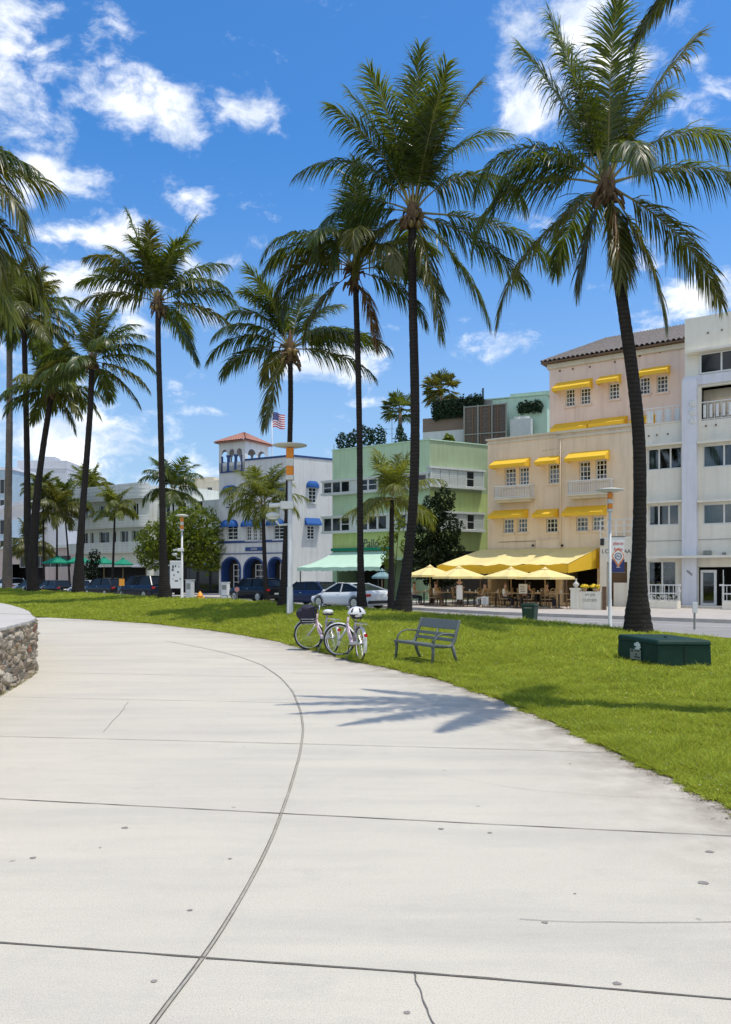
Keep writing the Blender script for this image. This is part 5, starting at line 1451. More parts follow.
b = MB(); r7 = RG.rect(*rgr(514, 540, 112, 140), -.06); b.box(r7[0], r7[1], -.06, -.003, r7[2], r7[3]); b.build('vent_panel', M['sign_grey'], t)
x, z = RG.loc(483, 396, -.5); b = MB(); b.tube([(x, -.5, 0), (x, -.5, z + .6)], .07, 6); b.build('chimney_pipe', M['black'], t)

def roofplant(label, px, base_py, Y, blobs, n_, m, seed, group='potted greenery on the mint roof', size=.1):
    b = P(px, base_py, Y); b.z = HG - .15
    return leafy('roof_plant', label, 'plant', b, blobs, n_, size, m, seed, group=group)
roofplant('clipped dark bush at the left end of the mint roof', 347, 449, 55.6, [(-.3, 0, .9, .5, .4, .7), (.5, 0, 1.0, .55, .4, .75)], 900, M['leaf_hedge'], 83)
roofplant('rounder dark bush second from the left end of the mint roof', 371, 446, 54.6, [(-.4, 0, 1.1, .6, .5, .8), (.5, 0, 1.1, .6, .5, .75)], 1100, M['leaf_hedge'], 84)
roofplant('leafy plant beside the foot of the green fan palm', 404, 440, 55.5, [(-.2, 0, .9, .5, .4, .8), (.4, 0, .6, .4, .4, .5), (-.3, 0, 1.7, .3, .3, .5)], 700, M['leaf_hedge'], 85)
roofplant('small bright plant on the mint roof just right of the tallest trunk', 432, 440, 54, [(0, 0, .5, .45, .3, .35)], 260, M['leaf_tree'], 86)
roofplant('spiky yellowish plant in front of the lattice screen', 449, 440, 54.5, [(0, 0, .75, .4, .35, .5)], 320, M['leaf_tree'], 87, size=.16)
for i, (px, h_) in enumerate(((334, .5), (350, 1.3), (371, 1.2), (392, 2.4), (412, 1.0))):
    b_ = P(px, 446, 56); b_.z = HG - .15; m_ = MB(); m_.tube([(0, 0, 0), (0, 0, h_ + .3)], .025, 6)
    if px == 392: m_.bar((-.5, 0, h_ * .8), (.5, 0, h_ * .8), .02); m_.bar((-.35, 0, h_ * .65), (.35, 0, h_ * .65), .02)
    o = m_.build('roof_mast', M['sign_grey']); o.location = b_
    tag(o, ('short dark post at the left end of the mint roof', 'thin mast rising out of the clipped dark bush', 'thin mast rising out of the rounder dark bush', 'tall aerial with crossbars on the mint roof', 'thin mast near the tallest trunk on the roof')[i], 'mast', 'masts on the mint roof')

# ================================================= white building with blue trim and tower
BB = Fac('blue_trimmed_building', 'white building with blue awnings, arches and a tower under a red tile roof', (-13.15, 70), (-6.2, 66))
t = BB.t
zb = lambda a, b_, c, d: (190 + a * .2247, 190 + b_ * .2247, 400 + c * .2247, 400 + d * .2247)
HB = BB.z(270, 458.5); xt = BB.x(245)
bw_ = [(165, 192, 408, 475), (165, 212, 555, 622), (250, 272, 562, 625), (280, 298, 562, 625), (306, 326, 562, 625), (372, 418, 556, 620), (392, 420, 395, 470)]
hb = [BB.rect(*zb(*c)) for c in bw_]
arcs = []
for a, c in ((145, 222), (243, 328), (352, 410)):
    r = BB.rect(*zb(a, c, 705, 855)); arcs.append((r[0], r[1], .05, r[3]))
def arch_wall(parent, m, W, H, D, arches, holes):
    """front with round headed openings cut below the first storey"""
    zs = BB.z(250, 546)
    wall(parent, m, W, H, D, holes, z0=zs)
    b = MB()
    xs_ = [0.0] + [v for a in arches for v in a[:2]] + [W]
    for i in range(0, len(xs_), 2): b.quad((xs_[i], 0, 0), (xs_[i + 1], 0, 0), (xs_[i + 1], 0, zs), (xs_[i], 0, zs))
    trim = MB()
    for (x0, x1, z0, z1) in arches:
        cx, rr = (x0 + x1) / 2, (x1 - x0) / 2; zc_ = z1 - rr; k = 16
        arc_ = [(cx - rr * math.cos(PI * i / k), zc_ + rr * math.sin(PI * i / k)) for i in range(k + 1)]
        for p, q in zip(arc_, arc_[1:]):
            b.quad((p[0], 0, p[1]), (q[0], 0, q[1]), (q[0], 0, zs), (p[0], 0, zs))
        path_ = [(x0, 0)] + arc_ + [(x1, 0)]
        for p, q in zip(path_, path_[1:]):
            def o_(v, g): 
                dx, dz = v[0] - cx, max(v[1] - zc_, 0); l_ = math.hypot(dx, dz); s_ = (rr + g) / l_ if v[1] >= zc_ else (rr + g) / abs(dx)
                return (cx + dx * s_, zc_ + dz * s_ if v[1] >= zc_ else v[1])
            P0, Q0, P1, Q1 = o_(p, .0), o_(q, .0), o_(p, .15), o_(q, .15)
            trim.quad((P0[0], -.06, P0[1]), (Q0[0], -.06, Q0[1]), (Q1[0], -.06, Q1[1]), (P1[0], -.06, P1[1]))
            trim.quad((P0[0], -.06, P0[1]), (P0[0], .9, P0[1]), (Q0[0], .9, Q0[1]), (Q0[0], -.06, Q0[1]))
            trim.quad((P1[0], -.06, P1[1]), (Q1[0], -.06, Q1[1]), (Q1[0], -.001, Q1[1]), (P1[0], -.001, P1[1]))
    b.build('arcade', m, parent); trim.build('arch_trim', M['blue_trim'], parent)
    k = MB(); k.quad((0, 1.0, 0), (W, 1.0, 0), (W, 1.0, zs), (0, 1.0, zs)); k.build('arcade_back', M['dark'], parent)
arch_wall(t, M['trim_white'], BB.W, HB, 9, arcs, hb)
for i, c in enumerate(bw_): window(t, hb[i], 2, 4, y=.1, bw=.07, mw=.05, sill=True, sillm=M['blue_trim'] if i in (0,) else M['trim_white'])
for (x0, x1, z0, z1) in arcs:
    window(t, (x0 + .5, x1 - .4, .6, z1 - .5), 2, 4, y=.9, bw=.07, mw=.05, sill=False)
for c in ((150, 210, 380, 410), (140, 215, 532, 568), (232, 290, 532, 566), (292, 332, 532, 564), (342, 420, 528, 560), (388, 424, 375, 402)):
    r = BB.rect(*zb(*c)); awning(t, r[0], r[1], r[3], (r[3] - r[2]) * .8, .7, M['blue_cloth'], .12, dome=True)
for py, th in ((541.5, .2), (553.5, .08)):
    z = BB.z(255, py); b = MB(); b.box(-.04, BB.W + .03, -.07, -.003, z - th / 2, z + th / 2); b.build('blue_band', M['blue_trim'], t)
r = BB.rect(*zb(248, 326, 655, 672)); b = MB(); b.box(r[0], r[1], -.08, -.004, r[2], r[3]); so_ = b.build('sign', M['blue_trim'], t)
lettering('HEBREDIA'[0:0] + 'IIOIEIII', .26, M['trim_white'], so_, ((r[0] + r[1]) / 2, -.083, (r[2] + r[3]) / 2), sx=.9)
b = MB(); b.box(xt, BB.W + .02, -.06, .3, HB, HB + .16); b.build('coping', M['blue_trim'], t)
# flank to the right of the corner
BF = Fac('flank', None, (-6.2, 66), (-2.2, 68.6), t=t); fp = MB(); fp.box(0, BF.W, .003, 6, 0, HB - .01); fo = fp.build('flank', M['trim_white'], t); fo.location = (BB.W, 0, 0); fo.rotation_euler = (0, 0, BF.rz - BB.rz)
b = MB(); b.box(.03, BF.W, -.05, .3, HB - .008, HB + .15); b.build('coping', M['blue_trim'], fo)
for c in ((525, 560, 390, 458), (518, 552, 560, 620)):
    r = BF.rect(*zb(*c)); window(fo, r, 2, 4, y=-.05, bw=.07, mw=.05, sill=True, sillm=M['trim_white'])
for c, dm in (((517, 573, 360, 392), True), ((510, 577, 525, 558), False)):
    r = BF.rect(*zb(*c)); awning(fo, r[0], r[1], r[3], (r[3] - r[2]) * .8, .45, M['blue_cloth'], .12, dome=dm)
# tower with arched openings
zT0, zT1 = HB - .3, BB.z(232, 441.5); TW = xt; TD = BF.x(277) ; TD = 3.4
pts_arch = []
tw = MB()
def tower_face(mb, fx, W, z0, z1, n_, zo0, zo1, margin):
    """wall strip with n round headed openings; fx maps (u, z) to a point"""
    wd_ = (W - 2 * margin - .25 * (n_ - 1)) / n_; k = 10
    xs_ = []
    for i in range(n_): a = margin + i * (wd_ + .25); xs_.append((a, a + wd_))
    mb.quad(fx(0, z0), fx(W, z0), fx(W, zo0), fx(0, zo0))
    e = 0
    for a, c in xs_:
        mb.quad(fx(e, zo0), fx(a, zo0), fx(a, z1), fx(e, z1)); e = c
        cx, rr = (a + c) / 2, wd_ / 2; zc_ = zo1 - rr
        ar = [(cx - rr * math.cos(PI * i / k), zc_ + rr * math.sin(PI * i / k)) for i in range(k + 1)]
        for p, q in zip(ar, ar[1:]): mb.quad(fx(*p), fx(*q), fx(q[0], z1), fx(p[0], z1))
    mb.quad(fx(e, zo0), fx(W, zo0), fx(W, z1), fx(e, z1))
    return xs_
z_o0, z_o1 = BB.z(232, 471), BB.z(232, 449)
xsf = tower_face(tw, lambda u, z: (u, .0, z), TW, zT0, zT1, 3, z_o0, z_o1, .35)
xss = tower_face(tw, lambda u, z: (TW, u, z), TD, zT0, zT1, 2, z_o0 + 1.0, z_o1, .4)
tower_face(tw, lambda u, z: (0, u, z), TD, zT0, zT1, 2, z_o0 + 1.0, z_o1, .4)
tower_face(tw, lambda u, z: (u, TD, z), TW, zT0, zT1, 3, z_o0, z_o1, .35)
tw.quad((0, 0, zT1), (TW, 0, zT1), (TW, TD, zT1), (0, TD, zT1))
tw.build('tower', M['trim_white'], t)
b = MB()
for (a, c) in xsf[:-1]: b.lathe([(.2, 0), (.15, .12), (.13, (z_o1 - z_o0) * .62), (.24, (z_o1 - z_o0) * .72)], 10, (c + .125, .05, z_o0))
for (x) in (xsf[0][0], xsf[-1][1]): b.box(x - .06, x + .06, -.03, .1, z_o0, z_o0 + (z_o1 - z_o0) * .7)
b.build('tower_column', M['blue_trim'], t, True)
b = MB(); b.box(.2, TW - .1, -.12, -.004, z_o0 - .12, z_o0 - .01); b.build('tower_sill', M['blue_trim'], t)
ax, ay, az_ = TW / 2, TD / 2, zT1 + 1.05
ev = .35
for q_ in ([(-ev, -ev), (TW + ev, -ev)], [(TW + ev, -ev), (TW + ev, TD + ev)], [(TW + ev, TD + ev), (-ev, TD + ev)], [(-ev, TD + ev), (-ev, -ev)]):
    barrel_roof(t, [(*q_[0], zT1 + .02), (*q_[1], zT1 + .02), (ax + .01, ay, az_), (ax - .01, ay, az_)], M['red_tile'], 14, 'tower_roof', .06)
b = MB(); b.box(-ev + .05, TW + ev - .05, -ev + .05, TD + ev - .05, zT1 - .06, zT1 + .01); b.build('tower_eave', M['red_tile'], t)
# flag on its pole
fb = P(272, 470, 71.5); fl = thing('flag', 'american flag flying from a thin pole beside the red tiled tower', 'flag', fb, 0)
b = MB(); b.tube([(0, 0, -1.6), (0, 0, 5.4)], .045, 8); b.ell((0, 0, 5.45), (.08, .08, .08), 8, 6); b.build('pole', M['white_metal'], fl, True)
fm = MB(); FW, FH = 1.12, 1.35
def fp_(u, v): return (.06 + FW * u, .16 * math.sin(u * 6 + v) * u, 5.25 - FH * (1 - v) - .22 * u * u + .08 * math.sin(u * 7))
for i in range(13):
    for j in range(10):
        v0, v1 = i / 13, (i + 1) / 13; u0, u1 = j / 10, (j + 1) / 10
        fm.m = 2 if (v0 >= 6 / 13 - .01 and u1 <= .51) else (0 if i % 2 == 0 else 1)
        fm.quad(fp_(u0, v0), fp_(u1, v0), fp_(u1, v1), fp_(u0, v1))
fo = fm.build('cloth', [M['flagred'], M['flagwhite'], M['flagblue']], fl)
fm = MB()
for i in range(5):
    for j in range(6):
        u, v = .04 + j * .08, 6.7 / 13 + i * 1.3 / 13; p = Vector(fp_(u, v)) + Vector((0, -.012, 0))
        fm.quad(p + Vector((-.025, 0, 0)), p + Vector((0, 0, -.025)), p + Vector((.025, 0, 0)), p + Vector((0, 0, .025)))
fm.build('stars', M['flagwhite'], fo)

# ================================================= balconied deco building far left
LB = Fac('balcony_building', 'pale three storey building with banded balconies behind the green umbrellas', (-35.5, 96), (-24.5, 88.5))
t = LB.t; HLb = LB.z(110, 489)
zl_ = lambda a, b_, c, d: (100 + a * .1915, 100 + b_ * .1915, 470 + c * .1915, 470 + d * .1915)
hz_ = []
for (z0p, z1p) in ((508, 532), (526 + 6, 553)):
    pass
zf = [(LB.z(110, 519.5), LB.z(110, 505)), (LB.z(110, 544.5), LB.z(110, 531.5))]
wx_ = [(.8, 2.1), (2.6, 3.3), (4.3, 6.2), (6.9, 7.5), (8.2, 9.6), (10.2, 11.4)]
holes = [(a, c, z0, z1) for (z0, z1) in zf for a, c in wx_] + [(.5, LB.W - .5, .1, 2.8)]
wall(t, M['deco_white'], LB.W, HLb, 14, holes, reveal=.3)
for h_ in holes[:-1]: window(t, h_, 2, 1, y=.2, bw=.07, mw=.07, sill=False)
for z0, z1 in ((LB.z(110, 529), LB.z(110, 518)), (LB.z(110, 553.5), LB.z(110, 543)), (HLb - 1.5, HLb + .25)):
    xs_ = [(-.3, -.02)] + [(-.3, -1.1)] + [(LB.W - .9 + .9 * math.sin(a), -.2 - .9 * math.cos(a)) for a in np.linspace(0, PI / 2, 7)] + [(LB.W, -.02)]
    b = MB(); b.prism(xs_, z0, z1)
    o = b.build('balcony', M['deco_white'], t)
    b = MB()
    for k_ in range(4):
        zz_ = z0 + (z1 - z0) * (k_ + .5) / 4
        b.prism([(x - .0 if y > -.1 else x, y - .03) for x, y in xs_], zz_ - .03, zz_ + .03)
    b.build('moulding', M['grey_wall'], o)
b = MB(); b.box(LB.W, LB.W + 10, 1.2, 12, 0, LB.z(190, 500)); b.box(LB.W - .5, LB.W + 4.6, 2.2, 12, LB.z(190, 500) + .01, LB.z(175, 486)); b.build('rear_wing', M['deco_white'], t)
for k_ in range(3):
    for z0 in (zf[0][0], zf[1][0]):
        window(t, (LB.W + .8 + k_ * 2.6, LB.W + 2.2 + k_ * 2.6, z0, z0 + 1.5), 2, 1, y=1.12, bw=.07, mw=.07, sill=False)
# cream block behind, between the tree and the blue trimmed building
CB = Fac('cream_building', 'plain cream block between the balconied building and the blue trimmed tower', (-24, 100), (-16.8, 97)); t = CB.t
hc = CB.z(200, 483); hcs = [CB.rect(207, 212, 487, 496), CB.rect(176, 182, 488, 500)]
wall(t, M['cream'], CB.W, hc, 9, hcs); [window(t, h_, 2, 2, sill=True) for h_ in hcs]
b = MB(); b.box(-.1, CB.W + .1, -.1, 9.1, hc, hc + .25); b.box(1, 4, 2, 5, hc + .25, hc + 1.0); b.build('roof', M['cream'], t)
# grey apartment tower, blue glass block and low pink building
GT = Fac('grey_tower', 'plain grey apartment tower far behind the leaning palms', (-67, 150), (-57.5, 150)); t = GT.t
hg = GT.z(40, 460.5); hcs = []
for i in range(6):
    for j in range(2): hcs.append((.8 + j * 1.6, 1.9 + j * 1.6, 3 + i * 3.3, 4.6 + i * 3.3))
wall(t, M['grey_wall'], GT.W, hg, 12, hcs); [window(t, h_, 1, 1, sill=False) for h_ in hcs]
b = MB(); b.box(-.05, GT.W + .05, -.1, 12.1, hg - 1.6, hg - 1.45); b.box(4, 6, 3, 6, hg, hg + 1.2); b.build('roof_ledge', M['grey_wall'], t)
gb_m = mat('blue_cladding', (0.36, 0.47, 0.54), 0.35, 0.2, .5)
GL = Fac('blue_glass_building', 'pale blue glass fronted block at the far left edge', (-82, 140), (-62.5, 138)); t = GL.t
hh = GL.z(5, 470); b = MB(); b.box(0, GL.W, 0, 10, 0, hh); b.build('wall', gb_m, t)
b = MB(); b.box(-.2, GL.W + .2, -.15, 10.2, hh, hh + .5); b.box(0, GL.W, -.15, -.003, hh * .62, hh * .62 + .4); b.build('roof', M['hotel_white'], t)
for i in range(5):
    for j in range(9): window(t, (.5 + j * 2.1, 2.2 + j * 2.1, 2 + i * 3.6, 4.6 + i * 3.6), 2, 1, y=-.05, sill=False)
LP = Fac('pink_shop', 'low dusty pink shop building behind the scooters at the left', (-58, 112), (-38.5, 104)); t = LP.t
hp = LP.z(50, 548); xs1 = LP.W
wall(t, M['pale_pink'], LP.W, hp, 8, [(1.0, 6.5, .1, 2.6), (9.5, 15.5, .1, 3.4), (11, LP.W - 1.0, hp - 2.6, hp - 1.0)])
window(t, (11, LP.W - 1, hp - 2.6, hp - 1.0), 5, 1, sill=False); window(t, (1, 6.5, .1, 2.6), 4, 1, sill=False)
b = MB(); b.box(-.3, LP.W + .3, -.4, 8, hp, hp + .35); b.build('roof', M['deco_white'], t)
b = MB(); xo = LP.x(-20); xq = LP.x(32)
b.add([(xo, -1.2, LP.z(0, 513)), (xq, -1.2, LP.z(32, 500)), (xq, 6, LP.z(32, 500)), (xo, 6, LP.z(0, 513)), (xo, -1.2, LP.z(0, 516)), (xq, -1.2, LP.z(32, 504)), (xq, 6, LP.z(32, 504)), (xo, 6, LP.z(0, 516))], [(0, 1, 2, 3), (4, 7, 6, 5), (0, 4, 5, 1), (1, 5, 6, 2), (2, 6, 7, 3), (3, 7, 4, 0)])
b.build('sloping_roof', M['hotel_white'], t)

# dark shopfront with a blue awning under the broadleaf tree
SF = Fac('shopfront', 'dark glazed shopfront with a blue awning between the broadleaf tree and the arches', (-21.5, 82), (-13.6, 76)); t = SF.t
b = MB(); b.box(0, SF.W, 0, 4, 0, SF.z(190, 561)); b.build('wall', M['dark'], t)
r = SF.rect(206, 219, 556, 566, -.8); awning(t, r[0], SF.W - .1, SF.z(212, 556), .9, 1.4, M['blue_cloth'], .15)
for i in range(5): window(t, (.3 + i * 1.9, 1.9 + i * 1.9, .3, 2.5), 1, 1, y=-.06, frame=M['black'], sill=False)
b = MB()
for x0, x1 in ((1.2, 3.2), (4.6, 5.2), (5.6, 8.2)): b.box(x0, x1, -.12, -.07, 2.75, 2.95)
b.build('signboard', M['sticker'], t)
# ------------------------------------------------------------------ street lamps
def street_lamp(label, px, base, hgt, r_disc, arm=None, banner=False, sc=1.0):
    t = thing('street_lamp', label, 'street lamp', base, 0, 'white street lamps with amber lenses')
    r = .064 * sc
    b = MB(); b.lathe([(r * 1.9, 0), (r * 1.9, .02), (r * 1.3, .06), (r * 1.22, .9), (r, .93), (r * .9, hgt - .95 * sc)], 14); b.build('pole', M['pole'], t, True)
    zt_ = hgt - .95 * sc; w = .10 * sc
    b = MB(); b.box(-w, w, -w, w, zt_, zt_ + .12 * sc); b.box(-w * .92, w * .92, -w * .92, w * .92, zt_ + .36 * sc, zt_ + .56 * sc); b.box(-w * .4, w * .4, -w * .4, w * .4, zt_ + .12 * sc, zt_ + .83 * sc)
    b.build('lamp_head', M['pole'], t, bevel=.01)
    for z0, z1 in ((.122, .358), (.562, .83)):
        b = MB(); b.box(-w * .95, w * .95, -w * .95, w * .95, zt_ + z0 * sc, zt_ + z1 * sc); b.build('lens', M['amber'], t, bevel=.02)
    b = MB(); z = zt_ + .835 * sc
    b.lathe([(.02, 0), (r_disc * .55, .02), (r_disc, .075), (r_disc, .095), (r_disc * .5, .14), (.02, .15)], 28, (0, 0, z)); b.build('disc_shade', M['pole'], t, True)
    if arm:
        s_, za = arm
        b = MB(); b.box(-.24 * sc, .09 * sc, -.10, .10, za, za + .20 * sc); b.tube([(-.22 * sc, 0, za + .11 * sc), (-.54 * sc, 0, za + .085 * sc)], .06 * sc, 10); b.build('camera_box', M['white_metal'], t, bevel=.015)
        b = MB(); b.tube([(-.02, 0, za - .40 * sc), (-.28 * sc, 0, za - .42 * sc), (-.36 * sc, 0, za - .30 * sc)], .03 * sc, 8); b.ell((-.44 * sc, 0, za - .17 * sc), (.19 * sc, .10 * sc, .085 * sc), 14, 8)
        ch = b.build('cobra_lamp', M['pole'], t, True)
        b = MB(); b.ell((-.44 * sc, 0, za - .21 * sc), (.15 * sc, .08 * sc, .07 * sc), 12, 6); b.build('lens', M['head'], ch, True)
    if banner:
        x0, x1, z0, z1 = .06, .47, 1.79, 2.93
        for z in (z0 - .02, z1 + .02):
            b = MB(); b.tube([(0, 0, z), (x1 + .03, 0, z)], .018, 6); b.build('bracket', M['black'], t)
        b = MB(); b.box(x0, x1, -.006, .006, z0 + .42, z1); bo = b.build('banner', M['sticker'], t)
        b = MB(); b.box(x0, x1, -.006, .006, z0, z0 + .419); b.build('banner_field', M['navy'], bo)
        cx, cz = (x0 + x1) / 2, z0 + .50
        b = MB(); b.prism_y([(cx, cz - .34), (cx + .195, cz - .05), (cx + .195, cz + .08), (cx, cz + .30), (cx - .195, cz + .08), (cx - .195, cz - .05)], -.0085, -.0062); b.build('emblem', M['rust'], bo)
        b = MB(); b.prism_y([(cx, cz - .24), (cx + .17, cz), (cx + .13, cz + .12), (cx, cz + .22), (cx - .13, cz + .12), (cx - .17, cz)], -.0105, -.0087); b.build('emblem', M['sticker'], bo)
        b = MB(); b.ring((cx, -.0125, cz + .02), .105, .012, n=20, m=4); b.tube([(cx - .06, -.012, cz - .02), (cx - .02, -.012, cz + .06), (cx + .02, -.012, cz), (cx + .06, -.012, cz + .03)], .012, 4); b.build('emblem', M['navy'], bo)
        lettering('pilieroe', .155, M['red_letter'], bo, (cx, -.009, z1 - .2), ext=.002, sx=.72); lettering('forties', .155, M['red_letter'], bo, (cx, -.009, z1 - .39), ext=.002, sx=.74, shear=.2)
        lettering('IIIIIIIII', .055, M['sticker'], bo, (cx, -.009, z0 + .16), ext=.002)
    return t
lb = lawn_point(290, 614.5)
sc_ = lb.y / F
street_lamp('tallest street lamp, with two amber lenses and a camera arm, rising left of the bicycles', 290, lb, (614.5 - 443.5) * sc_, 17 * sc_, arm=(1, (614.5 - 509) * sc_), sc=1.28)
lb = lawn_point(182, 598); sc_ = lb.y / F
street_lamp('distant small street lamp beside the round crowned tree at the left', 182, lb, (598 - 515) * sc_, 7 * sc_, arm=(1, (598 - 551) * sc_), sc=.82)
lb = G(610, 626.5, .02); lb.z = .0; sc_ = lb.y / F
street_lamp('street lamp with a red and navy banner, left of the curving dark trunk', 610, lb, (626.5 - 489.5) * sc_, 14 * sc_, banner=True, sc=.74)

# ------------------------------------------------------------------ bench
bo_ = G(394.5, 663, .03)
t = thing('park_bench', 'grey metal slatted park bench with an arched armrest at the edge of the lawn', 'bench', (.585, 14.72, .03), R(-62))
t.scale = (1.05, 1.0, .88)
W_ = 1.22; D_ = .52
def slat(name, a, b_, w_, d_): m_ = MB(); m_.bar(a, b_, w_, d_); return m_.build(name, M['bench'], t, bevel=.006)
# local x along the bench, y towards the back
for i, y in enumerate((.03, .125, .22, .315)): slat('seat', (-.03, y, .445 - .012 * i), (W_ + .03, y, .445 - .012 * i), .085, .035)
slat('seat', (-.04, -.02, .435), (W_ + .04, -.02, .435), .04, .055)
for z, y, h_ in ((.53, .43, .065), (.63, .465, .065), (.83, .535, .20)):
    m_ = MB(); m_.M = Matrix.Translation((0, y, z)) @ Matrix.Rotation(R(-18), 4, 'X'); m_.box(.0, W_, -.014, .014, -h_ / 2, h_ / 2); m_.build('backrest', M['bench'], t, bevel=.006)
for x in (.01, W_ * .52, W_ - .01):
    if x == W_ * .52:
        m_ = MB(); m_.tube([(x, .36, .42), (x, .43, .52), (x, .50, .74)], .018, 8); m_.build('back_strut', M['bench'], t, True); continue
    m_ = MB(); m_.tube([(x, -.01, .43), (x, .0, .3), (x, -.035, 0)], [.032, .028, .024], 10); m_.build('leg', M['bench'], t, True)
    m_ = MB(); m_.tube([(x, .40, .43), (x, .45, .22), (x, .54, 0)], [.034, .030, .024], 10); m_.build('leg', M['bench'], t, True)
    m_ = MB(); m_.tube([(x, -.02, .425), (x, .2, .405), (x, .38, .415), (x, .44, .52), (x, .55, .90), (x, .56, .93)], [.024, .03, .034, .034, .026, .02], 10); m_.build('end_frame', M['bench'], t, True)
    m_ = MB(); m_.tube([(x, .0, .43), (x, .02, .54), (x, .09, .63), (x, .20, .67), (x, .34, .665), (x, .46, .64)], .017, 8); m_.build('armrest', M['bench'], t, True)

# ------------------------------------------------------------------ bicycles
def bicycle(label, loc, yaw, steer, bag):
    t = thing('bicycle', label, 'bicycle', loc, yaw, 'bicycles parked on the path edge')
    Rw = .335; wb = 1.08
    def wheel(parent, c, Mx=None):
        w_ = MB(); w_.M = Mx; w_.ring(c, Rw - .018, .019, n=36, m=8); wo_ = w_.build('wheel', M['tyre'], parent, True)
        w_ = MB(); w_.M = Mx; w_.ring(c, Rw - .046, .011, n=36, m=6); w_.build('rim', M['bike_white'], wo_, True)
        w_ = MB(); w_.M = Mx
        for i in range(28):
            a = 2 * PI * i / 28; s_ = .02 if i % 2 else -.02
            w_.tube([(c[0] + .02 * math.cos(a + .6), c[1] + s_, c[2] + .02 * math.sin(a + .6)), (c[0] + (Rw - .05) * math.cos(a), c[1], c[2] + (Rw - .05) * math.sin(a))], .0016, 3, caps=False)
        w_.build('spokes', M['chrome'], wo_)
        w_ = MB(); w_.M = Mx; w_.tube([(c[0], c[1] - .05, c[2]), (c[0], c[1] + .05, c[2])], .022, 10); w_.build('hub', M['chrome'], wo_, True)
    wheel(t, (0, 0, Rw))
    # steering axis: x about .93 at z .62
    hx, hz = .90, .62
    Mx = Matrix.Translation((hx, 0, 0)) @ Matrix.Rotation(steer, 4, 'Z') @ Matrix.Translation((-hx, 0, 0))
    wheel(t, (wb, 0, Rw), Mx)
    b = MB()
    b.tube([(hx - .035, 0, .80), (hx + .01, 0, .60)], .024, 10)
    b.tube([(hx + .0, 0, .63), (.74, 0, .42), (.58, 0, .30), (.44, 0, .27)], [.030, .034, .034, .028], 10)
    b.tube([(hx - .01, 0, .69), (.78, 0, .52), (.60, 0, .40)], .018, 8)
    b.tube([(.44, 0, .27), (.30, 0, .78)], .019, 10)
    for s_ in (-1, 1):
        b.tube([(.44, .04 * s_, .27), (0, .062 * s_, Rw)], .011, 8); b.tube([(.345, .03 * s_, .66), (0, .062 * s_, Rw)], .010, 8)
    b.build('frame', M['bike_paint'], t, True)
    b = MB(); b.M = Mx
    b.tube([(hx + .01, 0, .60), (hx + .03, 0, .56)], .022, 8)
    for s_ in (-1, 1): b.tube([(hx + .03, .05 * s_, .57), (hx + .06, .052 * s_, .5), (wb, .055 * s_, Rw)], [.016, .015, .010], 8)
    b.build('fork', M['bike_white'], t, True)
    b = MB(); b.M = Mx
    b.tube([(hx - .035, 0, .78), (hx - .07, 0, .98)], .014, 8)
    b.tube([(hx - .20, -.31, .99), (hx - .10, -.25, 1.01), (hx - .04, -.10, .985), (hx - .05, 0, .975), (hx - .04, .10, .985), (hx - .10, .25, 1.01), (hx - .20, .31, .99)], .012, 8)
    ho = b.build('handlebar', M['chrome'], t, True)
    for s_ in (-1, 1):
        b = MB(); b.M = Mx; b.tube([(hx - .13, .27 * s_, 1.005), (hx - .27, .33 * s_, .975)], .019, 8); b.build('grip', M['black'], ho, True)
        b = MB(); b.M = Mx; b.tube([(hx - .09, .22 * s_, 1.0), (hx - .04, .27 * s_, .96)], .008, 5); b.build('brake_lever', M['black'], ho, True)
    b = MB(); b.tube([(.33, 0, .66), (.285, 0, .84)], .014, 8); b.build('seat_post', M['chrome'], t, True)
    b = MB(); b.ell((.24, 0, .875), (.13, .115, .052), 16, 8); b.ell((.36, 0, .875), (.13, .045, .035), 14, 8); b.build('saddle', M['bike_white'], t, True)
    b = MB(); b.box(.14, .34, -.09, .09, .80, .835); b.build('saddle_springs', M['black'], t, bevel=.02)
    def fender(cx, Mx_, a0, a1, nm, width=.034):
        f_ = MB(); f_.M = Mx_; k = 18
        for i in range(k):
            p, q = R(a0 + (a1 - a0) * i / k), R(a0 + (a1 - a0) * (i + 1) / k)
            for (y0, r0), (y1, r1) in (((-width, Rw + .004), (-.012, Rw + .022)), ((-.012, Rw + .022), (.012, Rw + .022)), ((.012, Rw + .022), (width, Rw + .004))):
                f_.quad(*[(cx + r_ * math.cos(a), y, Rw + r_ * math.sin(a)) for a, y, r_ in ((p, y0, r0), (p, y1, r1), (q, y1, r1), (q, y0, r0))])
        f_.build(nm, M['bike_white'], t, True)
    fender(0, None, 20, 205, 'fender'); fender(wb, Mx, 25, 150, 'fender')
    b = MB(); b.tube([(-.02, .076, Rw + .03), (.2, .076, .33), (.44, .076, .30)], .03, 8); b.build('chain_guard', M['pole'], t, True)
    b = MB(); b.tube([(.44, -.06, .27), (.44, .10, .27)], .012, 8)
    b.tube([(.44, .10, .27), (.50, .105, .11)], .010, 6); b.tube([(.44, -.06, .27), (.38, -.10, .43)], .010, 6); b.box(.46, .55, .11, .19, .095, .115); b.box(.33, .42, -.19, -.11, .42, .44); b.build('pedal', M['tyre'], t)
    b = MB(); b.tube([(.40, .05, .26), (.33, .20, .01)], .010, 6); b.build('kickstand', M['sign_grey'], t)
    b = MB(); b.box(-.30, .18, -.06, .06, .72, .735); b.tube([(-.25, .05, .72), (0, .068, Rw + .02)], .006, 5); b.tube([(-.25, -.05, .72), (0, -.068, Rw + .02)], .006, 5); b.build('rear_rack', M['chrome'], t)
    b = MB(); b.tube([(-.345, 0, .52), (-.375, 0, .52)], .035, 12); b.build('rear_light', M['red'], t)
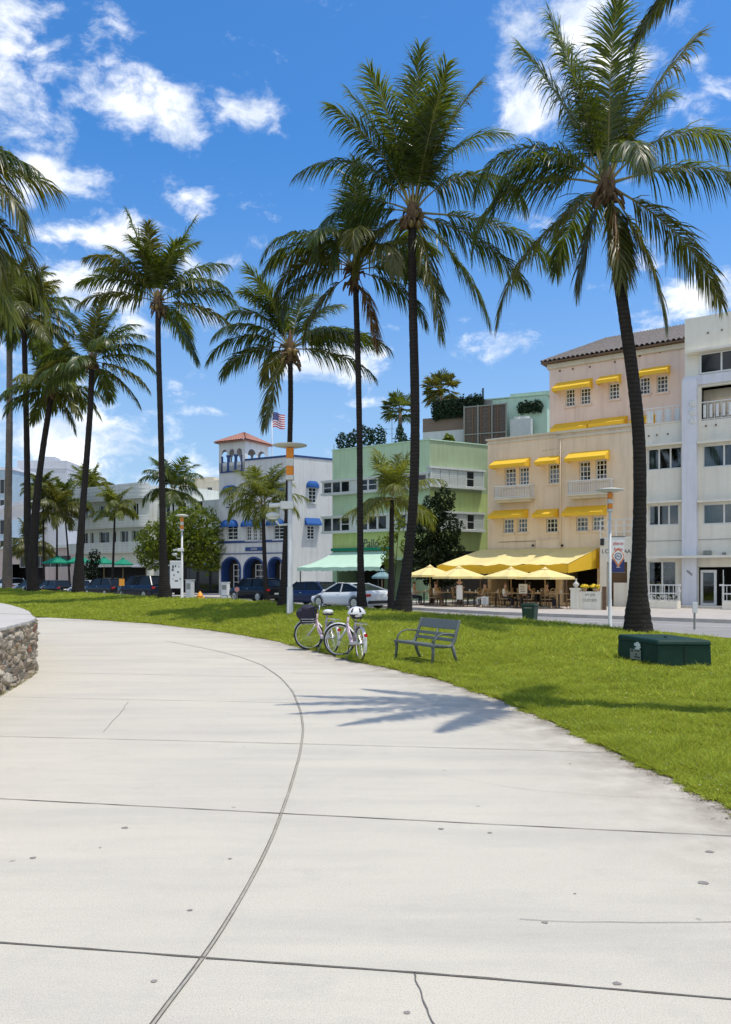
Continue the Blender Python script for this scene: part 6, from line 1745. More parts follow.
    if bag:
        # cloth lined front basket
        b = MB(); b.M = Mx
        r0 = [(.95, -.15, .60), (1.20, -.15, .56), (1.20, .15, .56), (.95, .15, .60)]; r1 = [(.90, -.22, .96), (1.34, -.20, .83), (1.34, .20, .83), (.90, .22, .96)]
        b.add(r0 + r1, [(3, 2, 1, 0), (0, 1, 5, 4), (1, 2, 6, 5), (2, 3, 7, 6), (3, 0, 4, 7)]); b.add([(.92, -.18, .965), (1.31, -.17, .84), (1.31, .17, .84), (.92, .18, .965)], [(0, 1, 2, 3)])
        b.ell((1.08, 0, .90), (.20, .19, .11), 14, 8); b.ell((1.20, .02, .80), (.16, .18, .14), 12, 8); b.build('basket_bag', M['navy_cloth'], t, bevel=.03)
        b = MB(); b.M = Mx
        for z, g in ((.585, 0), (.635, .018), (.69, .036)):
            q = [(.945 - g * .2, -.145 - g), (1.18 + g, -.145 - g), (1.18 + g, .145 + g), (.945 - g * .2, .145 + g)]
            for i in range(4): b.tube([(*q[i], z), (*q[(i + 1) % 4], z - .0)], .006, 5)
        for i in range(9): b.tube([(.95 + .027 * i, -.15, .58), (.95 + .028 * i, -.19, .70)], .004, 4); 
        b.build('wire_basket', M['bike_white'], t)
    return t
p1_, p0_ = Vector((-1.20, 17.5)), Vector((-.70, 16.55))
def set_bike(label, rear, front, steer, bag):
    d = Vector(front) - Vector(rear); return bicycle(label, (rear[0], rear[1], .004), math.atan2(d.y, d.x), steer, bag)
set_bike('pale pink bicycle with a dark cloth bag in its front basket', (-.70, 16.5), (-1.15, 17.45), R(58), True)
bk = set_bike('pale pink bicycle with a white helmet on its saddle, standing nearest the bench', (-.10, 14.95), (-.42, 16.0), R(58), False)
# helmet on the saddle
hb_ = Vector((-.10, 14.95, .004)); dv = (Vector((-.42, 16.0)) - Vector((-.10, 14.95))).normalized()
t = thing('helmet', 'white vented cycling helmet resting on the saddle of the right hand bicycle', 'helmet', (hb_.x + dv.x * .25, hb_.y + dv.y * .25, .90), math.atan2(dv.y, dv.x) - 1.1)
t.scale = (1.25, 1.15, .9)
b = MB()
for i in range(9):
    z0 = .0 + i * .018
    r0 = math.sqrt(max(0, 1 - (i / 9) ** 2)); r1 = math.sqrt(max(0, 1 - ((i + 1) / 9) ** 2)); k = 24
    for j in range(k):
        a, c = 2 * PI * j / k, 2 * PI * (j + 1) / k
        if 2 <= i <= 6 and j % 4 == 1: continue
        f_ = lambda r_, an, z: (.165 * r_ * math.cos(an), .125 * r_ * math.sin(an), z)
        b.quad(f_(r0, a, z0), f_(r0, c, z0), f_(r1, c, z0 + .018), f_(r1, a, z0 + .018))
b.build('shell', M['bike_white'], t, True)
b = MB(); b.ell((0, 0, .03), (.15, .112, .115), 16, 8); b.build('liner', M['black'], t, True)
b = MB(); b.tube([(.05, .11, .02), (.02, .13, -.10), (0, .05, -.17), (.02, -.06, -.15), (.05, -.11, .02)], .007, 5); b.build('chin_strap', M['black'], t)

# ------------------------------------------------------------------ green utility box
pl_, pm_, pr2 = lawn_point(620, 660), lawn_point(657.4, 667), lawn_point(712, 667.5)
zb_ = pm_.z; ht = (667 - 639) * pm_.y / F
ux = Vector((pr2.x - pm_.x, pr2.y - pm_.y, 0)); wl_ = ux.length; ux.normalize(); uy = Vector((-ux.y, ux.x, 0))
dep = 1.30
t = thing('utility_box', 'low dark green transformer box with a label and a white sticker on the grass', 'utility box', (pm_.x, pm_.y, zb_ - .02), math.atan2(ux.y, ux.x))
shx = -.30
b = MB(); b.add([(0, 0, 0), (wl_, 0, 0), (wl_ + shx, dep, 0), (shx, dep, 0), (.012, .01, ht - .09), (wl_ - .012, .01, ht - .09), (wl_ + shx - .012, dep - .01, ht - .09), (shx + .012, dep - .01, ht - .09)], [(0, 3, 2, 1), (4, 5, 6, 7), (0, 1, 5, 4), (1, 2, 6, 5), (2, 3, 7, 6), (3, 0, 4, 7)]); b.build('body', M['box_green'], t, bevel=.02)
b = MB(); b.add([(-.005, -.012, ht - .095), (wl_ + .005, -.012, ht - .095), (wl_ + shx + .005, dep + .01, ht - .095), (shx - .005, dep + .01, ht - .095), (.015, .02, ht), (wl_ - .015, .02, ht), (wl_ + shx - .015, dep - .02, ht + .015), (shx + .015, dep - .02, ht + .015)], [(0, 3, 2, 1), (4, 5, 6, 7), (0, 1, 5, 4), (1, 2, 6, 5), (2, 3, 7, 6), (3, 0, 4, 7)]); b.build('lid', M['box_green'], t, bevel=.03)
b = MB(); b.box(wl_ * .5 - .006, wl_ * .5 + .006, -.006, .02, .02, ht - .1); b.build('door_seam', M['black'], t)
b = MB(); b.tube([(wl_ * .36, .55, ht + .0), (wl_ * .36, .55, ht + .03)], .03, 8); b.build('lid_bolt', M['black'], t)
# left side carries the label: along the edge (0,0)->(shx,dep)
ed = Vector((shx, dep, 0)).normalized(); en = Vector((-ed.y, ed.x, 0))
def onside(s0, s1, z0, z1, off): return [tuple(ed * s + en * off + Vector((0, 0, z))) for s, z in ((s0, z0), (s1, z0), (s1, z1), (s0, z1))]
b = MB(); b.quad(*onside(.50, .86, .09, .27, .012)); lo_ = b.build('label_plate', M['sign_grey'], t)
b = MB()
for (s0, s1, z0, z1) in ((.54, .70, .235, .255), (.53, .72, .12, .145), (.62, .68, .165, .20), (.75, .83, .22, .255)): b.quad(*onside(s0, s1, z0, z1, .0145))
b.build('label_print', M['black'], lo_)
b = MB()
for (s0, s1, z0, z1) in ((.52, .72, .345, .395), (.56, .66, .397, .42), (.50, .66, .315, .343), (.54, .70, .285, .313)): b.quad(*onside(s0, s1, z0 - .01, z1 - .01, .0125))
b.build('sticker', M['sticker'], t)

# ------------------------------------------------------------------ waste bin, hydrant, meter, boards
bp = G(530, 620.5, .15); t = thing('waste_bin', 'dark green square waste bin on the far edge of the lawn before the cafe', 'bin', (bp.x, bp.y, bp.z - .03), R(-30)); t.scale = (.82, .82, .9)
b = MB(); b.add([(-.24, -.24, 0), (.24, -.24, 0), (.24, .24, 0), (-.24, .24, 0), (-.28, -.28, .58), (.28, -.28, .58), (.28, .28, .58), (-.28, .28, .58)], [(0, 3, 2, 1), (0, 1, 5, 4), (1, 2, 6, 5), (2, 3, 7, 6), (3, 0, 4, 7), (4, 5, 6, 7)]); b.build('body', M['bin_green'], t, bevel=.03)
b = MB(); b.box(-.30, .30, -.30, .30, .585, .66); b.box(-.2, .2, -.2, .2, .662, .70); b.build('lid', M['bin_green'], t, bevel=.03)
b = MB(); b.box(-.16, .16, -.285, -.281, .50, .54); b.build('print', M['sign_grey'], t)
hp_ = G(199, 603, .1); hp_.y += .3; t = thing('fire_hydrant', 'small yellow fire hydrant on the kerb left of the arcade', 'hydrant', (hp_.x, hp_.y, .02))
b = MB(); b.lathe([(.2, 0), (.2, .05), (.15, .06), (.15, .45), (.19, .47), (.19, .52), (.16, .55), (.13, .66), (.05, .74), (.03, .78)], 14); b.tube([(-.26, 0, .38), (.26, 0, .38)], .07, 8); b.tube([(0, 0, .32), (0, -.24, .32)], .09, 8); b.build('body', M['orange'], t, True)
mp_ = G(694.5, 629.5, .0); t = thing('kerb_post', 'short grey sign post at the kerb right of the green utility box', 'post', mp_)
b = MB(); b.tube([(0, 0, 0), (0, 0, .78)], .035, 8); b.build('pole', M['sign_grey'], t); b = MB(); b.box(-.08, .08, -.05, -.02, .52, .85); b.build('plate', M['pole'], t, bevel=.01)
nb = G(177, 596, .3); nb = P(176.5, 592, 46); nb.z = .05
t = thing('notice_board', 'white notice board with black blots on posts beside the distant lamp', 'notice board', nb)
k_ = 46 / F; z0, z1 = (593 - 577) * k_ + .0, (593 - 551) * k_
b = MB(); b.box(-.34, .34, -.03, .03, z0, z1); b.box(-.38, .38, -.05, .05, z1, z1 + .1); bo = b.build('board', M['sticker'], t)
for x in (-.36, .36):
    b = MB(); b.tube([(x, 0, 0), (x, 0, z1)], .035, 8); b.build('post', M['pole'], t)
b = MB(); rr_ = random.Random(4)
for (x, z, w_, h_) in ((-.2, 2.2, .05, .16), (-.22, 2.02, .06, .1), (-.05, 2.25, .04, .1), (.1, 1.9, .05, .08), (-.14, 1.72, .03, .1), (.0, 1.38, .1, .07), (.22, 1.5, .03, .1), (-.2, 1.5, .02, .06), (.15, 2.2, .03, .06)): b.box(x - w_, x + w_, -.034, -.0305, z - h_ * .6, z + h_ * .6)
b.build('print', M['ink'], bo)
wbx = P(190, 592, 52); wbx.z = .1
def kiosk(label, pt, w_, h_, m=None):
    t = thing('cabinet', label, 'cabinet', pt, R(-20))
    b = MB(); b.box(-w_, w_, -.2, .2, 0, h_); b.build('body', m or M['pole'], t, bevel=.02); b = MB(); b.box(-w_ * .7, w_ * .7, -.206, -.201, h_ * .55, h_ * .85); b.build('door', M['sign_grey'], t); b = MB(); b.box(-w_ - .03, w_ + .03, -.23, .23, h_, h_ + .05); b.build('lid', m or M['pole'], t)
kiosk('grey street cabinet standing right beside the distant lamp', wbx, .22, 1.35)
wb2 = P(225.5, 596, 58); wb2.z = .1; kiosk('white street cabinet before the leftmost blue arch', wb2, .26, 1.15, M['white_metal'])
# round sign and low rail near the arcade
sp = P(237, 598, 50); sp.z = .05; t = thing('round_sign', 'faded pink round sign on a low post at the front of the dark suv', 'sign', sp)
b = MB(); b.tube([(0, 0, 0), (0, 0, .75)], .025, 6); b.build('pole', M['sign_grey'], t); b = MB(); b.M = Matrix.Translation((0, -.03, .82)) @ Matrix.Rotation(PI / 2, 4, 'X'); b.lathe([(.16, 0), (.16, .02)], 18); b.build('plate', mat('faded_pink', (.42, .2, .18), .6), t)
for i, px in enumerate((224, 231)):
    q = P(px, 598, 51); q.z = .03; b = MB(); b.tube([(-.24, 0, 0), (-.24, 0, .42), (.24, 0, .42), (.24, 0, 0)], .025, 6); o = b.build('bike_rack', M['sign_grey']); o.location = q
    tag(o, ('low grey hoop rack nearest the white cabinet', 'low grey hoop rack nearest the faded round sign')[i], 'bike rack', 'hoop racks by the arcade')
op = P(122, 597, 50); op.z = .1; t = thing('sign_post', 'thin dark post with an orange sign in front of the dark van', 'sign', op)
b = MB(); b.tube([(0, 0, -.3), (0, 0, 1.55)], .04, 8); b.build('pole', M['black'], t); b = MB(); b.box(-.17, .17, -.06, -.04, 1.0, 1.45); b.build('plate', M['orange'], t)
for i, px in enumerate((106, 111)):
    q = P(px, 595, 49); q.z = .15; b = MB(); b.lathe([(.16, 0), (.16, .3), (.08, .45), (.03, .5)], 10); o = b.build('bollard', M['black'], None, True); o.location = q
    tag(o, ('stubby black bollard left of its twin at the lawn crest', 'stubby black bollard nearest the orange sign post')[i], 'bollard', 'black bollards at the crest')

# ------------------------------------------------------------------ umbrellas
def umbrella(label, pt, r_, z_edge, z_top, m, group, n_=8, rz=0.2, flat=False):
    t = thing('parasol', label, 'parasol', pt, rz, group)
    b = MB(); sides = n_
    rim = [(r_ * math.cos(2 * PI * i / sides), r_ * math.sin(2 * PI * i / sides)) for i in range(sides)]
    for i in range(sides):
        p, q = rim[i], rim[(i + 1) % sides]
        for k in range(5):
            s0, s1 = k / 5, (k + 1) / 5
            zf_ = lambda s_: z_top - (z_top - z_edge) * (s_ ** 1.0) - .0
            sag = lambda s_, mid: -(.06 * r_ * s_ * mid)
            mp_ = ((p[0] + q[0]) / 2 * .985, (p[1] + q[1]) / 2 * .985)
            for a, c, m0, m1 in ((p, mp_, 0, 1), (mp_, q, 1, 0)):
                b.quad((a[0] * s0, a[1] * s0, zf_(s0) + sag(s0, m0)), (a[0] * s1, a[1] * s1, zf_(s1) + sag(s1, m0)), (c[0] * s1, c[1] * s1, zf_(s1) + sag(s1, m1)), (c[0] * s0, c[1] * s0, zf_(s0) + sag(s0, m1)))
        b.quad((*p, z_edge), (*q, z_edge), (q[0], q[1], z_edge - .12), (p[0], p[1], z_edge - .12))
    b.build('canopy', m, t)
    b = MB(); b.lathe([(.22, 0), (.10, .05), (.03, .12)], 10, (0, 0, z_top - .04)); b.build('vent', m, t)
    b = MB(); b.tube([(0, 0, 0), (0, 0, z_top + .1)], .028, 8); b.build('pole', M['light_wood'], t, True)
    b = MB(); b.lathe([(.28, 0), (.28, .06), (.06, .10)], 14); b.build('base', M['sign_grey'], t)
    b = MB()
    for p in rim: b.tube([(p[0] * .98, p[1] * .98, z_edge - .01), (0, 0, z_top - .06)], .012, 4)
    b.build('ribs', M['light_wood'], t)
    return t
def at_yb(px, d): 
    x = YB.x(px, d); p = YB.o + YB.u * x + YB.n * d; return Vector((p.x, p.y, .1))
for (px, pt_, pe, rp, d, lab) in ((430, 566, 575, 27, -4.6, 'yellow cafe parasol nearest the flared palm trunk'), (459, 567, 576.5, 29, -5.6, 'yellow cafe parasol above the waiter, second from the flared palm trunk'),
                               (511, 568, 576.5, 29, -5.4, 'yellow cafe parasol behind the green waste bin'), (545, 568.5, 577, 30, -5.6, 'yellow cafe parasol nearest the white planter wall')):
    q = at_yb(px, d); k = q.y / F
    umbrella(lab, q, rp * k * .98, EYE + (HY - pe) * k - .1, EYE + (HY - pt_) * k - .1, M['pale_yellow_cloth'], 'yellow parasols of the cafe', rz=px)
q = P(382, 606, 45.5); q.z = .1; k = q.y / F
umbrella('teal grey parasol under the end of the mint awning', q, 10.5 * k, EYE + (HY - 576.5) * k - .1, EYE + (HY - 570) * k - .1, M['teal_cloth'], 'single parasol')
for px, pt_, pe, rp, m, lab in ((58, 556, 562.5, 15, 'green_cloth', 'green parasol nearest the leaning trunks'), (79, 555, 562, 13, 'green_cloth', 'green parasol behind the rightmost clustered trunk'),
                             (104, 557, 563, 11, 'green_cloth', 'green parasol behind the small yellowish palm'), (123, 558, 564, 10, 'green_cloth', 'green parasol nearest the white one'), (146, 561, 566, 14, 'white_cloth', 'wide white parasol above the dark van')):
    q = P(px, 592, 84 if px != 146 else 79); q.z = .1; k = q.y / F
    umbrella(lab, q, rp * k, EYE + (HY - pe) * k - .1, EYE + (HY - pt_) * k - .1, M[m], 'parasols before the balconied building')

# ------------------------------------------------------------------ cafe terrace furniture
def make_chair(label):
    t = thing('cafe_chair', label, 'chair')
    b = MB(); b.box(-.22, .22, -.22, .22, .42, .46); b.build('seat', M['light_wood'], t, bevel=.01)
    b = MB()
    for s_ in (-1, 1): b.tube([(.2 * s_, .2, .44), (.21 * s_, .25, .9)], .018, 6)
    b.tube([(-.21, .25, .9), (-.1, .27, .97), (.1, .27, .97), (.21, .25, .9)], .02, 6); b.box(-.17, .17, .225, .245, .55, .86)
    b.build('backrest', M['light_wood'], t)
    for x in (-.19, .19):
        for y in (-.19, .19): b = MB(); b.tube([(x, y, .42), (x * 1.1, y * 1.12, 0)], .018, 6); b.build('leg', M['brown'], t)
    return t
def make_table(label):
    t = thing('cafe_table', label, 'table')
    b = MB(); b.box(-.4, .4, -.4, .4, .71, .75); b.build('tabletop', M['light_wood'], t, bevel=.008)
    b = MB(); b.tube([(0, 0, .03), (0, 0, .71)], .04, 8); b.build('pedestal', M['black'], t); b = MB(); b.lathe([(.26, 0), (.24, .03), (.05, .05)], 14); b.build('base', M['black'], t)
    b = MB(); b.tube([(.1, 0, .75), (.1, 0, .88)], .035, 8); b.build('glassware', M['head'], t)
    return t
tabs = [(424, -4.9, 'under the parasol by the flared palm trunk'), (446, -5.4, 'just left of the waiter'), (474, -5.6, 'just right of the waiter'), (496, -5.4, 'left of the parasol pole behind the waste bin'), (517, -5.7, 'directly behind the green waste bin'),
        (536, -5.5, 'right of the green waste bin'), (559, -5.4, 'nearest the white planter wall'), (468, -3.4, 'in the dim second row behind the waiter'), (505, -3.4, 'in the dim second row near the cream menu board'), (540, -3.4, 'in the dim second row before the right shop opening')]
ch0 = tb0 = None
rr_ = random.Random(5)
for i, (px, d, lab) in enumerate(tabs):
    q = at_yb(px, d)
    if tb0 is None: tb0 = make_table('square wicker cafe table ' + lab); o = tb0
    else: o = dup(tb0, label='square wicker cafe table ' + lab)
    o.location = q; o.rotation_euler = (0, 0, YB.rz + rr_.uniform(-.1, .1)); o['group'] = 'tables of the cafe terrace'
    for s_, side in ((-1, 'left'), (1, 'right')):
        l2 = 'rounded wicker chair on the %s of the table %s' % (side, lab)
        l2 = ' '.join(l2.split()[:16])
        c = q + YB.u * (.66 * s_) + YB.n * rr_.uniform(-.1, .1)
        if ch0 is None: ch0 = make_chair(l2); o = ch0
        else: o = dup(ch0, label=l2)
        o.location = c; o.rotation_euler = (0, 0, YB.rz + (-PI / 2 if s_ > 0 else PI / 2) + rr_.uniform(-.3, .3)); o['group'] = 'wicker chairs of the cafe terrace'
# menu boards
def menu_board(label, q, w_, h_, z0, m, pr_m):
    t = thing('menu_board', label, 'menu board', q, YB.rz)
    b = MB(); b.box(-w_, w_, -.03, .03, z0, z0 + h_); bo = b.build('board', m, t, bevel=.01)
    b = MB()
    for s_ in (-1, 1): b.tube([(w_ * .8 * s_, .04, z0 + h_ * .5), (w_ * .9 * s_, .1, 0)], .02, 6)
    b.build('easel', M['brown'], t)
    b = MB()
    for k in range(4): b.box(-w_ * .6, w_ * (.6 - .15 * (k % 2)), -.034, -.031, z0 + h_ * (.2 + .18 * k), z0 + h_ * (.26 + .18 * k))
    b.build('print', pr_m, bo)
menu_board('white menu card propped low in front of the terrace left of centre', at_yb(485, -6.0), .2, .42, .12, M['sticker'], M['sign_grey'])
menu_board('cream menu board on an easel above the tables behind the waste bin', at_yb(523, -6.1), .22, .48, .72, M['cream'], M['brown'])
menu_board('tall white menu stand at the mouth of the mint awning', P(341, 604, 48.5) * 1, .22, .6, .75, M['sticker'], M['sign_grey'])
# white planter wall with lettering and potted flowers
q0 = at_yb(576, -6.0); t = thing('planter_wall', 'white planter wall with faint lettering and an urn on its pillar', 'planter', q0, YB.rz)
k = q0.y / F
b = MB(); b.box(-.20, .22, -.2, .2, 0, .95); b.box(-.24, .26, -.24, .24, .95, 1.02); b.build('pillar', M['white_paint'], t)
b = MB(); b.box(.222, 1.22, -.12, .15, 0, .86); b.build('panel', M['white_paint'], t)
lettering('IIM JIIIII', .17, M['sign_grey'], t, (.72, -.123, .70), sx=.95); lettering('CIUM BIM', .2, M['sign_grey'], t, (.70, -.123, .44), sx=.8)
b = MB(); b.lathe([(.08, 1.02), (.06, 1.06), (.14, 1.14), (.15, 1.22), (.07, 1.30), (.03, 1.36), (.05, 1.42), (.02, 1.48)], 12); b.build('urn', M['concrete_wall'], t, True)
b = MB(); b.box(1.27, 1.45, -.06, .06, 0, 1.1); b.build('gate_post', M['brown'], t)
for i, xx in enumerate((.42, .92)):
    pq = q0 + YB.u * xx + Vector((0, 0, .86)); f_ = thing('flower_pot', ('pot of yellow flowers on the planter wall next to the pillar', 'wider pot of yellow flowers on the planter wall next to the brown gate post')[i], 'flower pot', pq, 0, 'yellow flower pots on the planter wall')
    b = MB(); b.lathe([(.09, 0), (.13, .16), (.14, .18)], 12); b.build('pot', M['light_wood'], f_, True)
    V_, Q_ = leaf_cloud([(0, 0, .24, .20 + .05 * i, .18, .10)], 160, .05, 200 + i); bulk('flowers', V_, Q_, mats=[M['flower_yellow']], parent=f_)
    V_, Q_ = leaf_cloud([(0, 0, .17, .16, .14, .07)], 80, .05, 210 + i); bulk('leaves', V_, Q_, mats=[M['leaf_tree']], parent=f_)

# white railed planters before the hotel
def rail_planter(label, px0, px1, d, y_top, y_bot):
    x0, x1 = WB.x(px0, d), WB.x(px1, d); p = WB.o + WB.u * x0 + WB.n * d; k = p.y / F
    t = thing('railed_planter', label, 'planter', (p.x, p.y, .1), WB.rz, 'white railed planters of the hotel')
    w_ = x1 - x0
    b = MB(); b.box(0, w_, 0, .7, 0, .36); b.build('plinth', M['white_paint'], t, bevel=.01)
    railing(t, .0, w_, .362, .82, .05, M['white_metal'], .2, name='railing', th=.03, back=.65)
    b = MB(); b.box(0, w_, .03, .07, .72, .78); b.box(-.12, .02, .0, .1, 1.12, 1.2); b.box(w_ - .02, w_ + .14, .0, .1, 1.12, 1.2); b.box(w_ - .02, w_ + .14, .0, .1, .84, .9); b.build('rail', M['white_metal'], t)
    V_, Q_ = leaf_cloud([(w_ * .3, .4, .55, .3, .2, .25), (w_ * .75, .4, .5, .25, .2, .2)], 120, .08, int(px0)); bulk('plants', V_, Q_, mats=[M['leaf_dark']], parent=t)
rail_planter('white railed planter under the hotel shop window', 647, 677.5, -2.6, 592, 615)
rail_planter('white railed planter beside the hotel glass door at the right edge', 722, 760, -2.4, 598, 618)
# people on the terrace
def person(label, q, rz, sitting, top_m, leg_m, hair_m, apron=False, h=1.0):
    t = thing('person', label, 'person', q, rz, 'people on the cafe terrace')
    hip = .50 if sitting else .90
    J = {}
    def add(nm, p): J[nm] = Vector(p) * h
    add('pelvis', (0, 0, hip)); add('waist', (0, .01, hip + .16)); add('chest', (0, .02, hip + .38)); add('neck', (0, .01, hip + .53)); add('head0', (0, -.01, hip + .62)); add('head1', (0, -.015, hip + .76))
    for s_, n_ in ((-1, 'l'), (1, 'r')):
        add('hip' + n_, (.10 * s_, 0, hip - .03))
        if sitting: add('knee' + n_, (.12 * s_, -.42, hip - .02)); add('ank' + n_, (.12 * s_, -.40, .08)); add('toe' + n_, (.13 * s_, -.54, .04))
        else: add('knee' + n_, (.105 * s_, -.02, .48)); add('ank' + n_, (.11 * s_, .02, .08)); add('toe' + n_, (.13 * s_, -.14, .03))
        add('sho' + n_, (.185 * s_, .02, hip + .46)); add('elb' + n_, (.25 * s_, -.04, hip + .18)); add('wri' + n_, (.19 * s_, -.26, hip + .20 if sitting or apron else hip + .02)); add('han' + n_, (.17 * s_, -.34, hip + .22 if sitting or apron else hip - .07))
    E = [('pelvis', 'waist'), ('waist', 'chest'), ('chest', 'neck'), ('neck', 'head0'), ('head0', 'head1')]
    for n_ in 'lr': E += [('pelvis', 'hip' + n_), ('hip' + n_, 'knee' + n_), ('knee' + n_, 'ank' + n_), ('ank' + n_, 'toe' + n_), ('chest', 'sho' + n_), ('sho' + n_, 'elb' + n_), ('elb' + n_, 'wri' + n_), ('wri' + n_, 'han' + n_)]
    RAD = dict(pelvis=.125, waist=.115, chest=.14, neck=.055, head0=.085, head1=.09)
    for n_ in 'lr': RAD.update({'hip' + n_: .095, 'knee' + n_: .062, 'ank' + n_: .042, 'toe' + n_: .035, 'sho' + n_: .062, 'elb' + n_: .043, 'wri' + n_: .03, 'han' + n_: .035})
    def skin(name, edges, m, grow, root):
        nm = []
        for a, c in edges:
            for v in (a, c):
                if v not in nm: nm.append(v)
        me = bpy.data.meshes.new(name); me.from_pydata([tuple(J[v]) for v in nm], [(nm.index(a), nm.index(c)) for a, c in edges], [])
        me.materials.append(m); o = bpy.data.objects.new(name, me); put(o, t)
        md = o.modifiers.new('skin', 'SKIN'); o.modifiers.new('sub', 'SUBSURF').levels = 1
        lay = me.skin_vertices[0].data if me.skin_vertices else None
        if lay is None:
            bm = bmesh.new(); bm.from_mesh(me); bm.verts.layers.skin.verify(); bm.to_mesh(me); bm.free(); lay = me.skin_vertices[0].data
        for i, v in enumerate(nm): r_ = RAD[v] * grow * h; lay[i].radius = (r_, r_ * (.8 if v in ('chest', 'waist', 'pelvis') else 1)); lay[i].use_root = (v == root)
        md.use_smooth_shade = True
        return o
    skin('body', E, M['skin'], 1.0, 'pelvis')
    skin('shirt', [('pelvis', 'waist'), ('waist', 'chest'), ('chest', 'shol'), ('shol', 'elbl'), ('chest', 'shor'), ('shor', 'elbr')], top_m, 1.14, 'waist')
    skin('trousers', [('waist', 'pelvis'), ('pelvis', 'hipl'), ('hipl', 'kneel'), ('kneel', 'ankl'), ('pelvis', 'hipr'), ('hipr', 'kneer'), ('kneer', 'ankr')], leg_m, 1.16, 'pelvis')
    b = MB(); c = J['head1']; b.ell((c.x, c.y + .02 * h, c.z + .03 * h), (.095 * h, .105 * h, .085 * h), 12, 8); b.build('hair', hair_m, t, True)
    b = MB()
    c = J['head0']; b.ell((c.x, c.y - .098 * h, c.z + .05 * h), (.014, .02, .02), 6, 4)
    for s_ in (-1, 1): b.ell((c.x + .035 * s_, c.y - .085 * h, c.z + .085 * h), (.012, .008, .008), 6, 4)
    b.build('face', M['brown'], t)
    if apron: b = MB(); b.prism([(-.15, -.17), (.15, -.17), (.16, -.135), (-.16, -.135)], .38, 1.12); b.build('apron', M['sticker'], t)
    return t
person('seated guest in a white top at the table behind the waste bin', at_yb(517, -5.7) - YB.u * .64, YB.rz + PI / 2, True, M['white_metal'], M['black'], M['brown'], h=.95)
person('seated guest in a dark top facing left behind the waste bin', at_yb(517, -5.7) + YB.u * .64, YB.rz - PI / 2, True, M['navy_cloth'], M['black'], M['black'], h=.95)
person('seated guest in a tan top at the table nearest the white planter wall', at_yb(559, -5.4) - YB.u * .64, YB.rz + PI / 2, True, M['light_wood'], M['navy_cloth'], M['black'], h=.95)
wm_, bm_ = M['white_metal'], M['black']
person('standing waiter in black with a white apron between the terrace tables', at_yb(459.5, -6.1), YB.rz + .5, False, bm_, bm_, bm_, True, .93)
person('seated guest in a pale shirt under the parasol by the flared palm trunk', at_yb(424, -4.9) - YB.u * .64, YB.rz + PI / 2, True, M['shutter'], M['navy_cloth'], M['brown'], h=.95)
person('seated guest in a cream top just left of the waiter', at_yb(446, -5.4) - YB.u * .64, YB.rz + PI / 2, True, M['cream'], M['tan'], M['brown'], h=.95)
person('seated guest in a tan top facing left, just right of the waiter', at_yb(474, -5.6) + YB.u * .64, YB.rz - PI / 2, True, M['light_wood'], M['white_metal'], M['black'], h=.95)

